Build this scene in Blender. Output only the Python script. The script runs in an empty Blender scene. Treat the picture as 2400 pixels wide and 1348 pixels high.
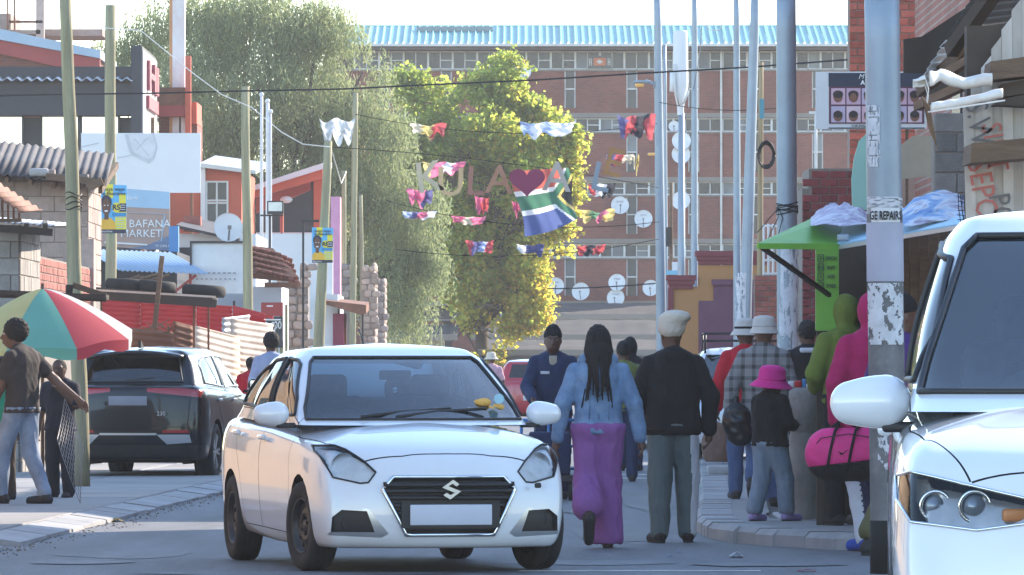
import bpy, bmesh, math, random
import numpy as np
from mathutils import Vector, Matrix, noise
random.seed(7)
scene = bpy.context.scene
COL = scene.collection
# ------------------------------------------------------------------ camera
F, HY, CX, CH = 15000.0, 862.0, 1200.0, 1.35       # focal length in photo pixels, horizon row, centre column, eye height
cam = bpy.data.cameras.new('camera'); camo = bpy.data.objects.new('camera', cam); COL.objects.link(camo)
camo.location = (0, 0, CH); camo.rotation_euler = (math.radians(90), 0, 0)
cam.sensor_width = 36; cam.lens = 36 * F / 2400; cam.shift_y = (HY - 674) / 2400
cam.clip_start = 1; cam.clip_end = 6000
scene.camera = camo
# ------------------------------------------------------------------ sky and sun
SUN_EL, SUN_AZ = math.radians(27), math.radians(46)   # azimuth: clockwise from +Y (the view direction) towards +X
sdir = Vector((math.sin(SUN_AZ) * math.cos(SUN_EL), math.cos(SUN_AZ) * math.cos(SUN_EL), math.sin(SUN_EL)))
world = bpy.data.worlds.new('World'); scene.world = world; world.use_nodes = True
wn = world.node_tree; wn.nodes.clear()
sky = wn.nodes.new('ShaderNodeTexSky'); sky.sky_type = 'NISHITA'; sky.sun_disc = False
sky.sun_elevation = SUN_EL; sky.sun_rotation = SUN_AZ; sky.altitude = 1500; sky.air_density = 1.25; sky.dust_density = .8; sky.ozone_density = 1.6
bg = wn.nodes.new('ShaderNodeBackground'); bg.inputs['Strength'].default_value = 0.15
wo = wn.nodes.new('ShaderNodeOutputWorld')
wn.links.new(sky.outputs[0], bg.inputs[0]); wn.links.new(bg.outputs[0], wo.inputs[0])
sl = bpy.data.lights.new('sun', 'SUN'); sl.energy = 3.2; sl.angle = math.radians(0.53); sl.color = (1.0, 0.86, 0.70)
so = bpy.data.objects.new('sun', sl); COL.objects.link(so)
so.rotation_euler = sdir.to_track_quat('Z', 'Y').to_euler(); so.location = sdir * 200
scene.view_settings.view_transform = 'Standard'; scene.view_settings.look = 'None'
scene.view_settings.exposure = 1.72; scene.view_settings.gamma = 1.0; scene.view_settings.use_curve_mapping = False
scene.render.engine = 'CYCLES'
scene.cycles.use_denoising = True
try: scene.cycles.denoiser = 'OPENIMAGEDENOISE'
except Exception: pass
scene.cycles.max_bounces = 8; scene.cycles.transparent_max_bounces = 16; scene.cycles.volume_bounces = 1
scene.cycles.caustics_reflective = False; scene.cycles.caustics_refractive = False
scene.cycles.sample_clamp_indirect = 6
# ------------------------------------------------------------------ helpers
def P(px, py, Y): return Vector(((px - CX) * Y / F, Y, CH - (py - HY) * Y / F))
def GP(px, py, z=0.0):                               # the point of level z seen at a photo pixel
    Y = F * (CH - z) / (py - HY); return Vector(((px - CX) * Y / F, Y, z))
def lerp(a, b, t): return a + (b - a) * t
MATS = {}
def M(name, col, rough=.7, metal=0., var=.15, scale=3., bump=0., bscale=60., dirt=0., dcol=(.05, .04, .035), dscale=1.5,
      rv=0., stretch=(1, 1, 1), coat=0., spec=.5, emit=None, trans=0., sheen=0.):
    if name in MATS: return MATS[name]
    m = bpy.data.materials.new(name); m.use_nodes = True; MATS[name] = m
    nt = m.node_tree; N = nt.nodes; L = nt.links; b = N['Principled BSDF']
    b.inputs['Roughness'].default_value = rough; b.inputs['Metallic'].default_value = metal
    b.inputs['Coat Weight'].default_value = coat; b.inputs['Coat Roughness'].default_value = .04
    b.inputs['Specular IOR Level'].default_value = spec
    if sheen: b.inputs['Sheen Weight'].default_value = sheen
    tc = N.new('ShaderNodeTexCoord'); mp = N.new('ShaderNodeMapping'); mp.inputs['Scale'].default_value = stretch
    oi = N.new('ShaderNodeObjectInfo')
    L.new(tc.outputs['Object'], mp.inputs[0])
    vo = N.new('ShaderNodeVectorMath'); vo.operation = 'ADD'
    if rv:
        sc = N.new('ShaderNodeVectorMath'); sc.operation = 'SCALE'; sc.inputs['Scale'].default_value = 37.
        cb = N.new('ShaderNodeCombineXYZ')
        for i in range(3): L.new(oi.outputs['Random'], cb.inputs[i])
        L.new(cb.outputs[0], sc.inputs[0]); L.new(sc.outputs[0], vo.inputs[1])
    L.new(mp.outputs[0], vo.inputs[0])
    n1 = N.new('ShaderNodeTexNoise'); n1.inputs['Scale'].default_value = scale; n1.inputs['Detail'].default_value = 7; n1.inputs['Roughness'].default_value = .62
    L.new(vo.outputs[0], n1.inputs[0])
    mr = N.new('ShaderNodeMapRange'); mr.inputs[1].default_value = .25; mr.inputs[2].default_value = .75
    mr.inputs[3].default_value = 1 - var; mr.inputs[4].default_value = 1 + var
    L.new(n1.outputs[0], mr.inputs[0])
    val = mr.outputs[0]
    if rv:
        m2 = N.new('ShaderNodeMapRange'); m2.inputs[3].default_value = 1 - rv; m2.inputs[4].default_value = 1 + rv
        L.new(oi.outputs['Random'], m2.inputs[0])
        mu = N.new('ShaderNodeMath'); mu.operation = 'MULTIPLY'; L.new(val, mu.inputs[0]); L.new(m2.outputs[0], mu.inputs[1]); val = mu.outputs[0]
    ml = N.new('ShaderNodeVectorMath'); ml.operation = 'SCALE'; ml.inputs[0].default_value = col[:3]
    L.new(val, ml.inputs['Scale']); out = ml.outputs[0]
    if dirt:
        n2 = N.new('ShaderNodeTexNoise'); n2.inputs['Scale'].default_value = dscale; n2.inputs['Detail'].default_value = 9; n2.inputs['Roughness'].default_value = .7
        L.new(vo.outputs[0], n2.inputs[0])
        r2 = N.new('ShaderNodeMapRange'); r2.inputs[1].default_value = .48; r2.inputs[2].default_value = .72; r2.inputs[4].default_value = dirt
        L.new(n2.outputs[0], r2.inputs[0])
        mx = N.new('ShaderNodeMix'); mx.data_type = 'RGBA'; mx.inputs[7].default_value = (*dcol, 1)
        L.new(r2.outputs[0], mx.inputs[0]); L.new(out, mx.inputs[6]); out = mx.outputs[2]
    L.new(out, b.inputs['Base Color'])
    if bump:
        n3 = N.new('ShaderNodeTexNoise'); n3.inputs['Scale'].default_value = bscale; n3.inputs['Detail'].default_value = 5
        L.new(vo.outputs[0], n3.inputs[0])
        bp = N.new('ShaderNodeBump'); bp.inputs['Strength'].default_value = bump; bp.inputs['Distance'].default_value = .02
        L.new(n3.outputs[0], bp.inputs['Height']); L.new(bp.outputs[0], b.inputs['Normal'])
    if emit:
        b.inputs['Emission Color'].default_value = (*emit[:3], 1); b.inputs['Emission Strength'].default_value = emit[3]
    if trans:                                          # thin leaf or cloth that lets light through
        tr = N.new('ShaderNodeBsdfTranslucent'); L.new(out, tr.inputs[0])
        ms = N.new('ShaderNodeMixShader'); ms.inputs[0].default_value = trans
        o = N['Material Output']; L.new(b.outputs[0], ms.inputs[1]); L.new(tr.outputs[0], ms.inputs[2]); L.new(ms.outputs[0], o.inputs[0])
    return m
def glass(name, tint, refl=1.0, rough=.02, ior=1.8):
    if name in MATS: return MATS[name]
    m = bpy.data.materials.new(name); m.use_nodes = True; MATS[name] = m
    nt = m.node_tree; N = nt.nodes; L = nt.links; N.remove(N['Principled BSDF'])
    t = N.new('ShaderNodeBsdfTransparent'); t.inputs[0].default_value = (*tint, 1)
    g = N.new('ShaderNodeBsdfGlossy'); g.inputs['Roughness'].default_value = rough; g.inputs[0].default_value = (refl, refl, refl, 1)
    fr = N.new('ShaderNodeFresnel'); fr.inputs[0].default_value = ior
    ms = N.new('ShaderNodeMixShader'); L.new(fr.outputs[0], ms.inputs[0]); L.new(t.outputs[0], ms.inputs[1]); L.new(g.outputs[0], ms.inputs[2])
    L.new(ms.outputs[0], N['Material Output'].inputs[0]); return m
class MB:
    """collects geometry for one mesh"""
    def __init__(s): s.v = []; s.f = []; s.m = []; s.mi = 0
    def add(s, vs, fs):
        o = len(s.v); s.v += [tuple(v) for v in vs]
        for f in fs: s.f.append(tuple(i + o for i in f)); s.m.append(s.mi)
        return s
    def box(s, c, d, R=None):
        c = Vector(c); h = Vector(d) / 2; vs = []
        for z in (-1, 1):
            for y in (-1, 1):
                for x in (-1, 1):
                    p = Vector((x * h.x, y * h.y, z * h.z))
                    if R is not None: p = R @ p
                    vs.append(c + p)
        return s.add(vs, [(0, 2, 3, 1), (4, 5, 7, 6), (0, 1, 5, 4), (2, 6, 7, 3), (0, 4, 6, 2), (1, 3, 7, 5)])
    def bb(s, x0, x1, y0, y1, z0, z1): return s.box(((x0 + x1) / 2, (y0 + y1) / 2, (z0 + z1) / 2), (x1 - x0, y1 - y0, z1 - z0))
    def bar(s, a, b, w, h, up=Vector((0, 0, 1))):
        a, b = Vector(a), Vector(b); d = b - a; L = d.length; d.normalize()
        if abs(d.dot(up)) > .95: up = Vector((0, 1, 0))
        x = d.cross(up).normalized(); y = x.cross(d)
        R = Matrix((x, d, y)).transposed()
        return s.box((a + b) / 2, (w, L, h), R)
    def tube(s, pts, rs, n=10, cap=True):
        pts = [Vector(p) for p in pts]
        if not hasattr(rs, '__len__'): rs = [rs] * len(pts)
        vs = []; fs = []; ref = None
        for i, p in enumerate(pts):
            t = (pts[min(i + 1, len(pts) - 1)] - pts[max(i - 1, 0)]).normalized()
            if ref is None: ref = Vector((0, 0, 1)) if abs(t.z) < .9 else Vector((1, 0, 0))
            x = t.cross(ref).normalized(); ref = x.cross(t).normalized()
            for k in range(n):
                a = 2 * math.pi * k / n; vs.append(p + (x * math.cos(a) + ref * math.sin(a)) * rs[i])
        for i in range(len(pts) - 1):
            for k in range(n):
                a, b = i * n + k, i * n + (k + 1) % n; fs.append((a, b, b + n, a + n))
        if cap: fs += [tuple(range(n))[::-1], tuple(range((len(pts) - 1) * n, len(pts) * n))]
        return s.add(vs, fs)
    def lathe(s, prof, c=(0, 0, 0), axis='Z', n=24, R=None):
        vs = []; fs = []; c = Vector(c)
        for r, z in prof:
            for k in range(n):
                a = 2 * math.pi * k / n
                p = Vector((r * math.cos(a), r * math.sin(a), z))
                if axis == 'Y': p = Vector((p.x, z, p.y))
                if axis == 'X': p = Vector((z, p.x, p.y))
                if R is not None: p = R @ p
                vs.append(c + p)
        for i in range(len(prof) - 1):
            for k in range(n):
                a, b = i * n + k, i * n + (k + 1) % n; fs.append((a, b, b + n, a + n))
        return s.add(vs, fs)
    def prism(s, poly, d):                              # 3-D polygon extruded by vector d
        poly = [Vector(p) for p in poly]; d = Vector(d); n = len(poly)
        fs = [tuple(range(n)), tuple(range(2 * n - 1, n - 1, -1))] + [(i, i + n, (i + 1) % n + n, (i + 1) % n) for i in range(n)]
        return s.add(poly + [p + d for p in poly], fs)
    def ball(s, c, r, n=10, m=6):
        if not hasattr(r, '__len__'): r = (r, r, r)
        vs = []; fs = []
        for i in range(m + 1):
            th = math.pi * i / m
            for k in range(n):
                a = 2 * math.pi * k / n
                vs.append((c[0] + r[0] * math.sin(th) * math.cos(a), c[1] + r[1] * math.sin(th) * math.sin(a), c[2] + r[2] * math.cos(th)))
        for i in range(m):
            for k in range(n):
                a, b = i * n + k, i * n + (k + 1) % n; fs.append((a, a + n, b + n, b))
        return s.add(vs, fs)
    def grid(s, fn, nu, nv):
        vs = [fn(i / nu, j / nv) for j in range(nv + 1) for i in range(nu + 1)]
        fs = [(j * (nu + 1) + i, j * (nu + 1) + i + 1, (j + 1) * (nu + 1) + i + 1, (j + 1) * (nu + 1) + i) for j in range(nv) for i in range(nu)]
        return s.add(vs, fs)
    def mesh(s, name, smooth=False):
        me = bpy.data.meshes.new(name); me.from_pydata(s.v, [], s.f)
        if smooth is True: me.polygons.foreach_set('use_smooth', [True] * len(me.polygons))
        if any(s.m): me.polygons.foreach_set('material_index', s.m)
        me.update()
        return me
    def build(s, name, mat, parent=None, smooth=False, tag_=None, solid=0., kind=None, local=False):
        me = s.mesh(name, smooth)
        if smooth == 'auto':
            bm = bmesh.new(); bm.from_mesh(me); bmesh.ops.remove_doubles(bm, verts=bm.verts, dist=1e-5); bmesh.ops.recalc_face_normals(bm, faces=bm.faces)
            for f in bm.faces: f.smooth = True
            for e in bm.edges:
                if len(e.link_faces) == 2 and e.calc_face_angle(0) > .6: e.smooth = False
            bm.to_mesh(me); bm.free()
        return obj(name, me, mat, parent, tag_, solid, kind, local)
def obj(name, me, mat, parent=None, tag_=None, solid=0., kind=None, local=False):
    o = bpy.data.objects.new(name, me); COL.objects.link(o)
    for m in (mat if isinstance(mat, (list, tuple)) else [mat]):
        if m is not None and len(me.materials) < 8: me.materials.append(m)
    if parent is not None:
        o.parent = parent
        if not local: o.matrix_parent_inverse = wmat(parent).inverted()
    if tag_: tag(o, *tag_)
    if kind: o['kind'] = kind
    if solid:
        md = o.modifiers.new('thickness', 'SOLIDIFY'); md.thickness = solid; md.offset = 0
    return o
def wmat(o):
    m = o.matrix_parent_inverse @ o.matrix_basis if o.parent else o.matrix_basis
    return wmat(o.parent) @ m if o.parent else m
def tag(o, label, cat, group=None):
    o['label'] = label; o['category'] = cat
    if group: o['group'] = group
    return o
def thing(name, label, cat, loc=(0, 0, 0), rz=0., group=None):
    o = bpy.data.objects.new(name, None); COL.objects.link(o); o.location = loc; o.rotation_euler = (0, 0, rz); o.empty_display_size = .2
    return tag(o, label, cat, group)
def struct(o): o['kind'] = 'structure'; return o
def text_mesh(body, size=1., ext=0.004, align='CENTER', shear=0., bold=0.):
    cu = bpy.data.curves.new('lettering', 'FONT'); cu.body = body; cu.size = size; cu.extrude = ext; cu.align_x = align; cu.align_y = 'CENTER'; cu.shear = shear; cu.offset = bold; cu.resolution_u = 2
    t = bpy.data.objects.new('lettering', cu); COL.objects.link(t)
    dg = bpy.context.evaluated_depsgraph_get(); me = bpy.data.meshes.new_from_object(t.evaluated_get(dg))
    bpy.data.objects.remove(t); return me
RX90 = Matrix.Rotation(math.pi / 2, 4, 'X')
def text(body, loc, size, mat, parent, ext=.003, align='CENTER', shear=0., bold=0., R=None, name='lettering', sx=1.):
    me = text_mesh(body, size, ext, align, shear, bold)
    me.transform(Matrix.Translation(Vector(loc)) @ (R if R is not None else RX90) @ Matrix.Diagonal((sx, 1, 1, 1)))
    return obj(name, me, mat, parent)
def wire(name, pts, r, mat, label=None, cat='cable', parent=None, sag=0., n=14, group=None):
    pts = [Vector(p) for p in pts]
    if sag or len(pts) == 2:
        a, b = pts[0], pts[-1]; pts = [a.lerp(b, t / n) - Vector((0, 0, sag * 4 * (t / n) * (1 - t / n))) for t in range(n + 1)]
    o = MB().tube(pts, r, 6).build(name, mat, parent, True)
    if label: tag(o, label, cat, group)
    return o
def corr(p0, u, v, pitch, amp, nrm, per=6, wob=0., seed=0):
    """corrugated sheet: ribs run along v, waves march along u"""
    p0, u, v, nrm = Vector(p0), Vector(u), Vector(v), Vector(nrm).normalized(); nw = max(2, int(u.length / pitch * per)); mb = MB()
    def fn(a, b):
        p = p0 + u * a + v * b + nrm * amp * math.sin(2 * math.pi * a * u.length / pitch)
        if wob: p += nrm * wob * noise.noise(Vector((a * 3 + seed, b * 2.2, seed))) + v.normalized() * wob * .8 * noise.noise(Vector((a * 5, seed, b)))
        return p
    return mb.grid(fn, nw, 6 if wob else 1)
BRICKS = {}
def brick_mesh(d, bev=.006):
    key = tuple(round(x, 3) for x in d)
    if key not in BRICKS:
        bm = bmesh.new(); bmesh.ops.create_cube(bm, size=1); bmesh.ops.scale(bm, vec=d, verts=bm.verts)
        bmesh.ops.bevel(bm, geom=[e for e in bm.edges], offset=bev, segments=1, affect='EDGES')
        me = bpy.data.meshes.new('brick'); bm.to_mesh(me); bm.free(); BRICKS[key] = me
    return BRICKS[key]
def bricks(parent, x0, x1, y, z0, z1, bw, bh, depth, mat, name='brick', gap=.012, jit=.004, keep=None, proud=.012, off=.5, cap=300, axis='x', rot=0.):
    """courses of single bricks on the face at y (facing -Y) or, with axis 'y', on the face at x = y (facing +X)"""
    n = 0; j = 0; z = z0
    while z < z1 - bh * .6:
        x = x0 - (bw * off if j % 2 else 0)
        while x < x1 - gap:
            a, b = max(x, x0), min(x + bw, x1)
            if b - a > bw * .2 and n < cap and (keep is None or keep((a + b) / 2, z + bh / 2)):
                w = round((b - a - gap), 2); me = brick_mesh((w, depth, bh - gap))
                if not me.materials: me.materials.append(mat)
                o = bpy.data.objects.new(name, me); COL.objects.link(o)
                if me.materials[0] != mat: o.material_slots[0].link = 'OBJECT'; o.material_slots[0].material = mat
                if axis == 'x': o.location = ((a + b) / 2, y - proud + depth / 2 + random.uniform(-jit, jit), z + bh / 2)
                else: o.location = (y + proud - depth / 2 + random.uniform(-jit, jit), (a + b) / 2, z + bh / 2); o.rotation_euler.z = math.pi / 2
                o.rotation_euler.y += random.uniform(-jit, jit) * 2
                o.parent = parent; o.matrix_parent_inverse = wmat(parent).inverted(); n += 1
            x += bw
        z += bh; j += 1
    return n
def stack(mats):  # helper: list of materials to list
    return list(mats)
# ------------------------------------------------------------------ blended-shape mesher for soft forms
class Field:
    """signed-distance blend of tapered capsules and ellipsoids, meshed with surface nets"""
    def __init__(s, h): s.h = h; s.pr = []; s.late = None
    def rc(s, a, b, ra, rb, k=.03): s.pr.append(('c', np.array(a, float), np.array(b, float), ra, rb, k)); return s
    def el(s, c, r, k=.02): s.pr.append(('e', np.array(c, float), np.array(r, float), 0, 0, k)); return s
    def mesh(s, name, cuts=(), wr=0., wsc=(9, 9, 22), seed=0.):
        h = s.h; lo = np.full(3, 9.); hi = np.full(3, -9.)
        for t, a, b, ra, rb, k in s.pr:
            if t == 'c': m = max(ra, rb); lo = np.minimum(lo, np.minimum(a, b) - m); hi = np.maximum(hi, np.maximum(a, b) + m)
            else: lo = np.minimum(lo, a - b); hi = np.maximum(hi, a + b)
        lo -= 3 * h; n = np.ceil((hi + 3 * h - lo) / h).astype(int) + 1; Fd = np.full(n, .12, np.float32)
        ax = [lo[i] + h * np.arange(n[i]) for i in range(3)]
        def cutit(Fd):
            for (p, nn) in cuts:
                p = np.array(p, float); nn = np.array(nn, float); nn /= np.linalg.norm(nn)
                D = (ax[0][:, None, None] - p[0]) * nn[0] + (ax[1][None, :, None] - p[1]) * nn[1] + (ax[2][None, None, :] - p[2]) * nn[2]; Fd = np.maximum(Fd, D)
            return Fd
        for q_, (t, a, b, ra, rb, k) in enumerate(s.pr):
            if q_ == s.late: Fd = cutit(Fd)
            m = (max(ra, rb) if t == 'c' else 0) + .06
            l_ = (np.minimum(a, b) - m) if t == 'c' else (a - b - .06); u_ = (np.maximum(a, b) + m) if t == 'c' else (a + b + .06)
            i0 = np.maximum(0, np.floor((l_ - lo) / h).astype(int)); i1 = np.minimum(n, np.ceil((u_ - lo) / h).astype(int) + 1); sl_ = tuple(slice(i0[i], i1[i]) for i in range(3))
            X, Yv, Z = np.meshgrid(ax[0][sl_[0]], ax[1][sl_[1]], ax[2][sl_[2]], indexing='ij')
            if t == 'c':
                d = b - a; L2 = max(d @ d, 1e-9); tt = np.clip(((X - a[0]) * d[0] + (Yv - a[1]) * d[1] + (Z - a[2]) * d[2]) / L2, 0, 1)
                D = np.sqrt((X - a[0] - tt * d[0]) ** 2 + (Yv - a[1] - tt * d[1]) ** 2 + (Z - a[2] - tt * d[2]) ** 2) - (ra + (rb - ra) * tt)
            else:
                q = np.sqrt(((X - a[0]) / b[0]) ** 2 + ((Yv - a[1]) / b[1]) ** 2 + ((Z - a[2]) / b[2]) ** 2); D = (q - 1) * b.min()
            A = Fd[sl_]; hh = np.maximum(k - np.abs(A - D), 0) / k; Fd[sl_] = np.minimum(A, D) - hh * hh * k * .25
        if s.late is None: Fd = cutit(Fd)
        return net(Fd, lo, h, name, wr, wsc, seed)
def net(Fd, lo, h, name, wr, wsc, seed):
    ins = Fd < 0; c = [ins[i:ins.shape[0] - 1 + i, j:ins.shape[1] - 1 + j, k:ins.shape[2] - 1 + k] for i in (0, 1) for j in (0, 1) for k in (0, 1)]
    sm = sum(x.astype(np.int8) for x in c); act = (sm > 0) & (sm < 8); idx = np.full(act.shape, -1, np.int64); I = np.argwhere(act); idx[act] = np.arange(len(I))
    cor = np.array([(i, j, k) for i in (0, 1) for j in (0, 1) for k in (0, 1)]); f = np.stack([Fd[I[:, 0] + q[0], I[:, 1] + q[1], I[:, 2] + q[2]] for q in cor], 1)
    acc = np.zeros((len(I), 3)); cnt = np.zeros(len(I))
    for a in range(8):
        for b in range(a + 1, 8):
            if abs(cor[a] - cor[b]).sum() != 1: continue
            m = (f[:, a] < 0) != (f[:, b] < 0); t = np.where(m, f[:, a] / np.where(m, f[:, a] - f[:, b], 1), 0)
            acc += m[:, None] * (cor[a] + t[:, None] * (cor[b] - cor[a])); cnt += m
    V = (I + acc / np.maximum(cnt, 1)[:, None]) * h + lo; Q = []
    for axs in range(3):
        u, v = [(1, 2), (2, 0), (0, 1)][axs]; s0 = [slice(None)] * 3; s1 = [slice(None)] * 3; s0[axs] = slice(0, -1); s1[axs] = slice(1, None)
        A = ins[tuple(s0)]; B = ins[tuple(s1)]; E = np.argwhere(A != B); E = E[(E[:, u] > 0) & (E[:, v] > 0) & (E[:, u] < Fd.shape[u] - 1) & (E[:, v] < Fd.shape[v] - 1)]
        if not len(E): continue
        flip = A[tuple(E.T)]
        def g(du, dv): e = E.copy(); e[:, u] -= du; e[:, v] -= dv; return idx[tuple(e.T)]
        q = np.stack([g(0, 0), g(1, 0), g(1, 1), g(0, 1)], 1); q[~flip] = q[~flip][:, ::-1]; Q.append(q)
    Q = np.concatenate(Q); Q = Q[(Q >= 0).all(1)]
    me = bpy.data.meshes.new(name); me.from_pydata(V.tolist(), [], Q.tolist()); me.polygons.foreach_set('use_smooth', [True] * len(me.polygons)); me.update()
    if wr:
        nr = np.empty(len(V) * 3); me.vertices.foreach_get('normal', nr) if False else me.vertex_normals.foreach_get('vector', nr); nr = nr.reshape(-1, 3); w = np.array(wsc)
        d = np.array([.55 - 1.5 * abs(noise.noise(Vector(p * w) + Vector((seed, 0, seed)) + Vector((p[2], 0, p[0])) * 2.5)) + .5 * noise.noise(Vector(p * w * 1.9) + Vector((0, seed, 3))) for p in V]); V = V + nr * (d * wr)[:, None]; me.vertices.foreach_set('co', V.reshape(-1)); me.update()
    return me
# ================================================================== ground, road, pavements
m_asph = M('asphalt', (.14, .15, .165), .8, var=.3, scale=2.2, stretch=(1, .09, 1), bump=.4, bscale=120, dirt=.6, dcol=(.06, .06, .064), dscale=.7)
m_conc = M('pavement concrete', (.27, .265, .26), .88, var=.16, scale=1.6, bump=.3, bscale=50, dirt=.35, dcol=(.14, .13, .12), dscale=.8)
m_kerb = M('kerb concrete', (.33, .335, .34), .85, var=.15, scale=3, bump=.4, bscale=60, dirt=.25, dcol=(.12, .11, .10), dscale=2, rv=.12)
m_paver = M('paver', (.30, .30, .31), .85, var=.2, scale=5, bump=.4, bscale=60, dirt=.3, dcol=(.1, .09, .085), dscale=3, rv=.2)
m_joint = M('paver joint sand', (.10, .095, .09), .95)
m_earth = M('bare earth', (.16, .12, .085), .95, var=.3, scale=.4)
m_white = M('white road paint', (.5, .5, .5), .7, dirt=.8, dcol=(.14, .14, .145), dscale=3)
g = MB(); g.bb(-700, 700, -60, 700, -.30, -.06); struct(g.build('ground', m_earth))
def rdx(Y): return .030 * (Y - 60)
rd = MB(); rd.grid(lambda a, b: (lerp(-14, 16, a) + rdx(lerp(0, 262, b)) * .6, lerp(0, 262, b), 0), 6, 20); struct(rd.build('road', m_asph))
def kL(Y): return -3.13 + .031 * (Y - 68)
pav = MB(); ZP = .07
poly = [(kL(36) - .32, 36), (-11, 36), (-11 + 3, 250), (kL(250) - .32, 250)]
pav.prism([(x, y, ZP) for x, y in poly], (0, 0, -.12)); pavL = struct(pav.build('pavement_left', m_conc))
kp = MB(); kp.prism([(-.16, -.49, -.02), (.16, -.49, -.02), (.16, -.49, .028), (.13, -.49, .036), (-.155, -.49, .075), (-.16, -.49, .075)], (0, .98, 0)); kerb_me = kp.mesh('kerb_stone'); kerb_me.materials.append(m_kerb)
Y = 36.
while Y < 110:
    if not (47.2 < Y < 48.6):
        o = bpy.data.objects.new('kerb_stone', kerb_me); COL.objects.link(o); o.location = (kL(Y) - .16 + random.uniform(-.012, .012), Y, random.uniform(-.006, .006)); o.rotation_euler.z = -math.atan(.031) + random.uniform(-.012, .012); o.parent = pavL
    Y += 1.0
# slab joints on the left pavement: separate concrete slabs, a little uneven
sl_me = brick_mesh((1.46, 2.36, .03), .008)
sl_me.materials.append(M('pavement slab', (.28, .275, .27), .88, var=.14, scale=1.2, bump=.3, dirt=.35, dcol=(.15, .14, .13), dscale=.9, rv=.1))
for j in range(30):
    for i in range(3):
        o = bpy.data.objects.new('slab', sl_me); COL.objects.link(o); Yc = 37.2 + j * 2.4
        o.location = (kL(Yc) - .34 - .74 - i * 1.49, Yc, ZP - .004 + random.uniform(-.003, .004)); o.rotation_euler = (random.uniform(-.002, .002), random.uniform(-.002, .002), -math.atan(.031)); o.parent = pavL
# right pavement: a street corner
ZR = .12
crn = [(1.68 + .029 * (Y_ - 57.4), Y_) for Y_ in (200, 150, 110, 95, 82, 74, 66, 60)] + [(1.66, 57.2), (1.57, 54.5), (1.52, 52.6), (1.55, 50.8), (1.68, 49.5), (1.95, 48.4), (2.4, 47.4), (2.9, 46.7), (3.8, 45.8), (5.2, 44.6), (8.6, 42)]
pr = MB(); pr.prism([(x + .12, y + .0 + (.12 if x > 1.8 and y < 50 else 0), ZR - .02) for x, y in crn] + [(16, 42, ZR - .02), (16, 200, ZR - .02)], (0, 0, -.14)); pavR = struct(pr.build('pavement_right', m_joint))
def along(pts, step):
    out = []; carry = 0.
    for (a, b) in zip(pts[:-1], pts[1:]):
        a, b = Vector(a), Vector(b); L = (b - a).length; t = carry
        while t < L: out.append((a.lerp(b, t / L), (b - a).normalized())); t += step
        carry = t - L
    return out
ks = MB(); ks.prism([(-.49, -.0, -.02), (-.49, .30, -.02), (-.49, .30, ZR + .004), (-.49, .04, ZR + .004), (-.49, .0, ZR - .035)], (.98, 0, 0)); ks_me = ks.mesh('kerb_stone'); ks_me.materials.append(m_kerb)
ksh = MB(); ksh.prism([(-.245, -.0, -.02), (-.245, .30, -.02), (-.245, .30, ZR + .004), (-.245, .04, ZR + .004), (-.245, .0, ZR - .035)], (.49, 0, 0)); ksh_me = ksh.mesh('kerb_stone'); ksh_me.materials.append(m_kerb)
for p, d in along([c for c in crn if c[1] < 120], .5):
    o = bpy.data.objects.new('kerb_stone', ksh_me); COL.objects.link(o); o.location = (p.x, p.y, random.uniform(-.005, .005)); o.rotation_euler.z = math.atan2(d.y, d.x) + random.uniform(-.01, .01); o.parent = pavR
# smooth apron behind the kerb, then slabs in bond
ap = MB(); ins = [(x + .3, y + (.95 if y < 50 else 0)) for x, y in crn]
inr = [(x + (.62 if y > 52 else .55), y + (2.6 if y < 50.6 else (1.4 if y < 53 else 0))) for x, y in crn]
n = len(crn); a3 = [(x + .28, y + (.25 if y < 50 else 0), ZR) for x, y in crn]; b3 = [(x, y, ZR) for x, y in inr]
ap.add(a3 + b3, [(i, i + 1, n + i + 1, n + i) for i in range(n - 1)]); ap.build('apron', m_conc, pavR)
pv_me = brick_mesh((.262, 1.66, .05), .012); pv_me.materials.append(m_paver)
def edge_x(Y):
    best = 9
    for (a, b) in zip(inr[:-1], inr[1:]):
        lo, hi = min(a[1], b[1]), max(a[1], b[1])
        if lo <= Y <= hi and hi > lo: best = min(best, lerp(a[0], b[0], (Y - a[1]) / (b[1] - a[1])))
    return best
cnt = 0
for j in range(22):
    Yc = 48.4 + j * 1.7
    ex = max(edge_x(Yc - .8), edge_x(Yc + .8))
    if ex > 8: continue
    xs = math.floor(ex / .275) * .275 + (.1375 if j % 2 else 0) + .275
    for i in range(13):
        x = xs + i * .275
        if x - .13 < ex or cnt >= 290: continue
        o = bpy.data.objects.new('paver', pv_me); COL.objects.link(o); o.location = (x, Yc, ZR - .022 + random.uniform(-.006, .007)); o.rotation_euler = (random.uniform(-.002, .002), random.uniform(-.006, .006), random.uniform(-.006, .006)); o.parent = pavR; cnt += 1
MB().bb(2.2, 15, 82, 198, ZR - .02, ZR - .004).build('apron', m_conc, pavR)
for (px, py, w, l, r) in ((1490, 1113, .8, .5, .02), (1486, 1122, .9, .35, .02), (1500, 1339, 1.6, .10, -.03)):
    c = GP(px, py); struct(MB().bb(c.x - w / 2, c.x + w / 2, c.y - l / 2, c.y + l / 2, .002, .006).build('road_marking', m_white))
rgp = random.Random(21)
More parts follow.
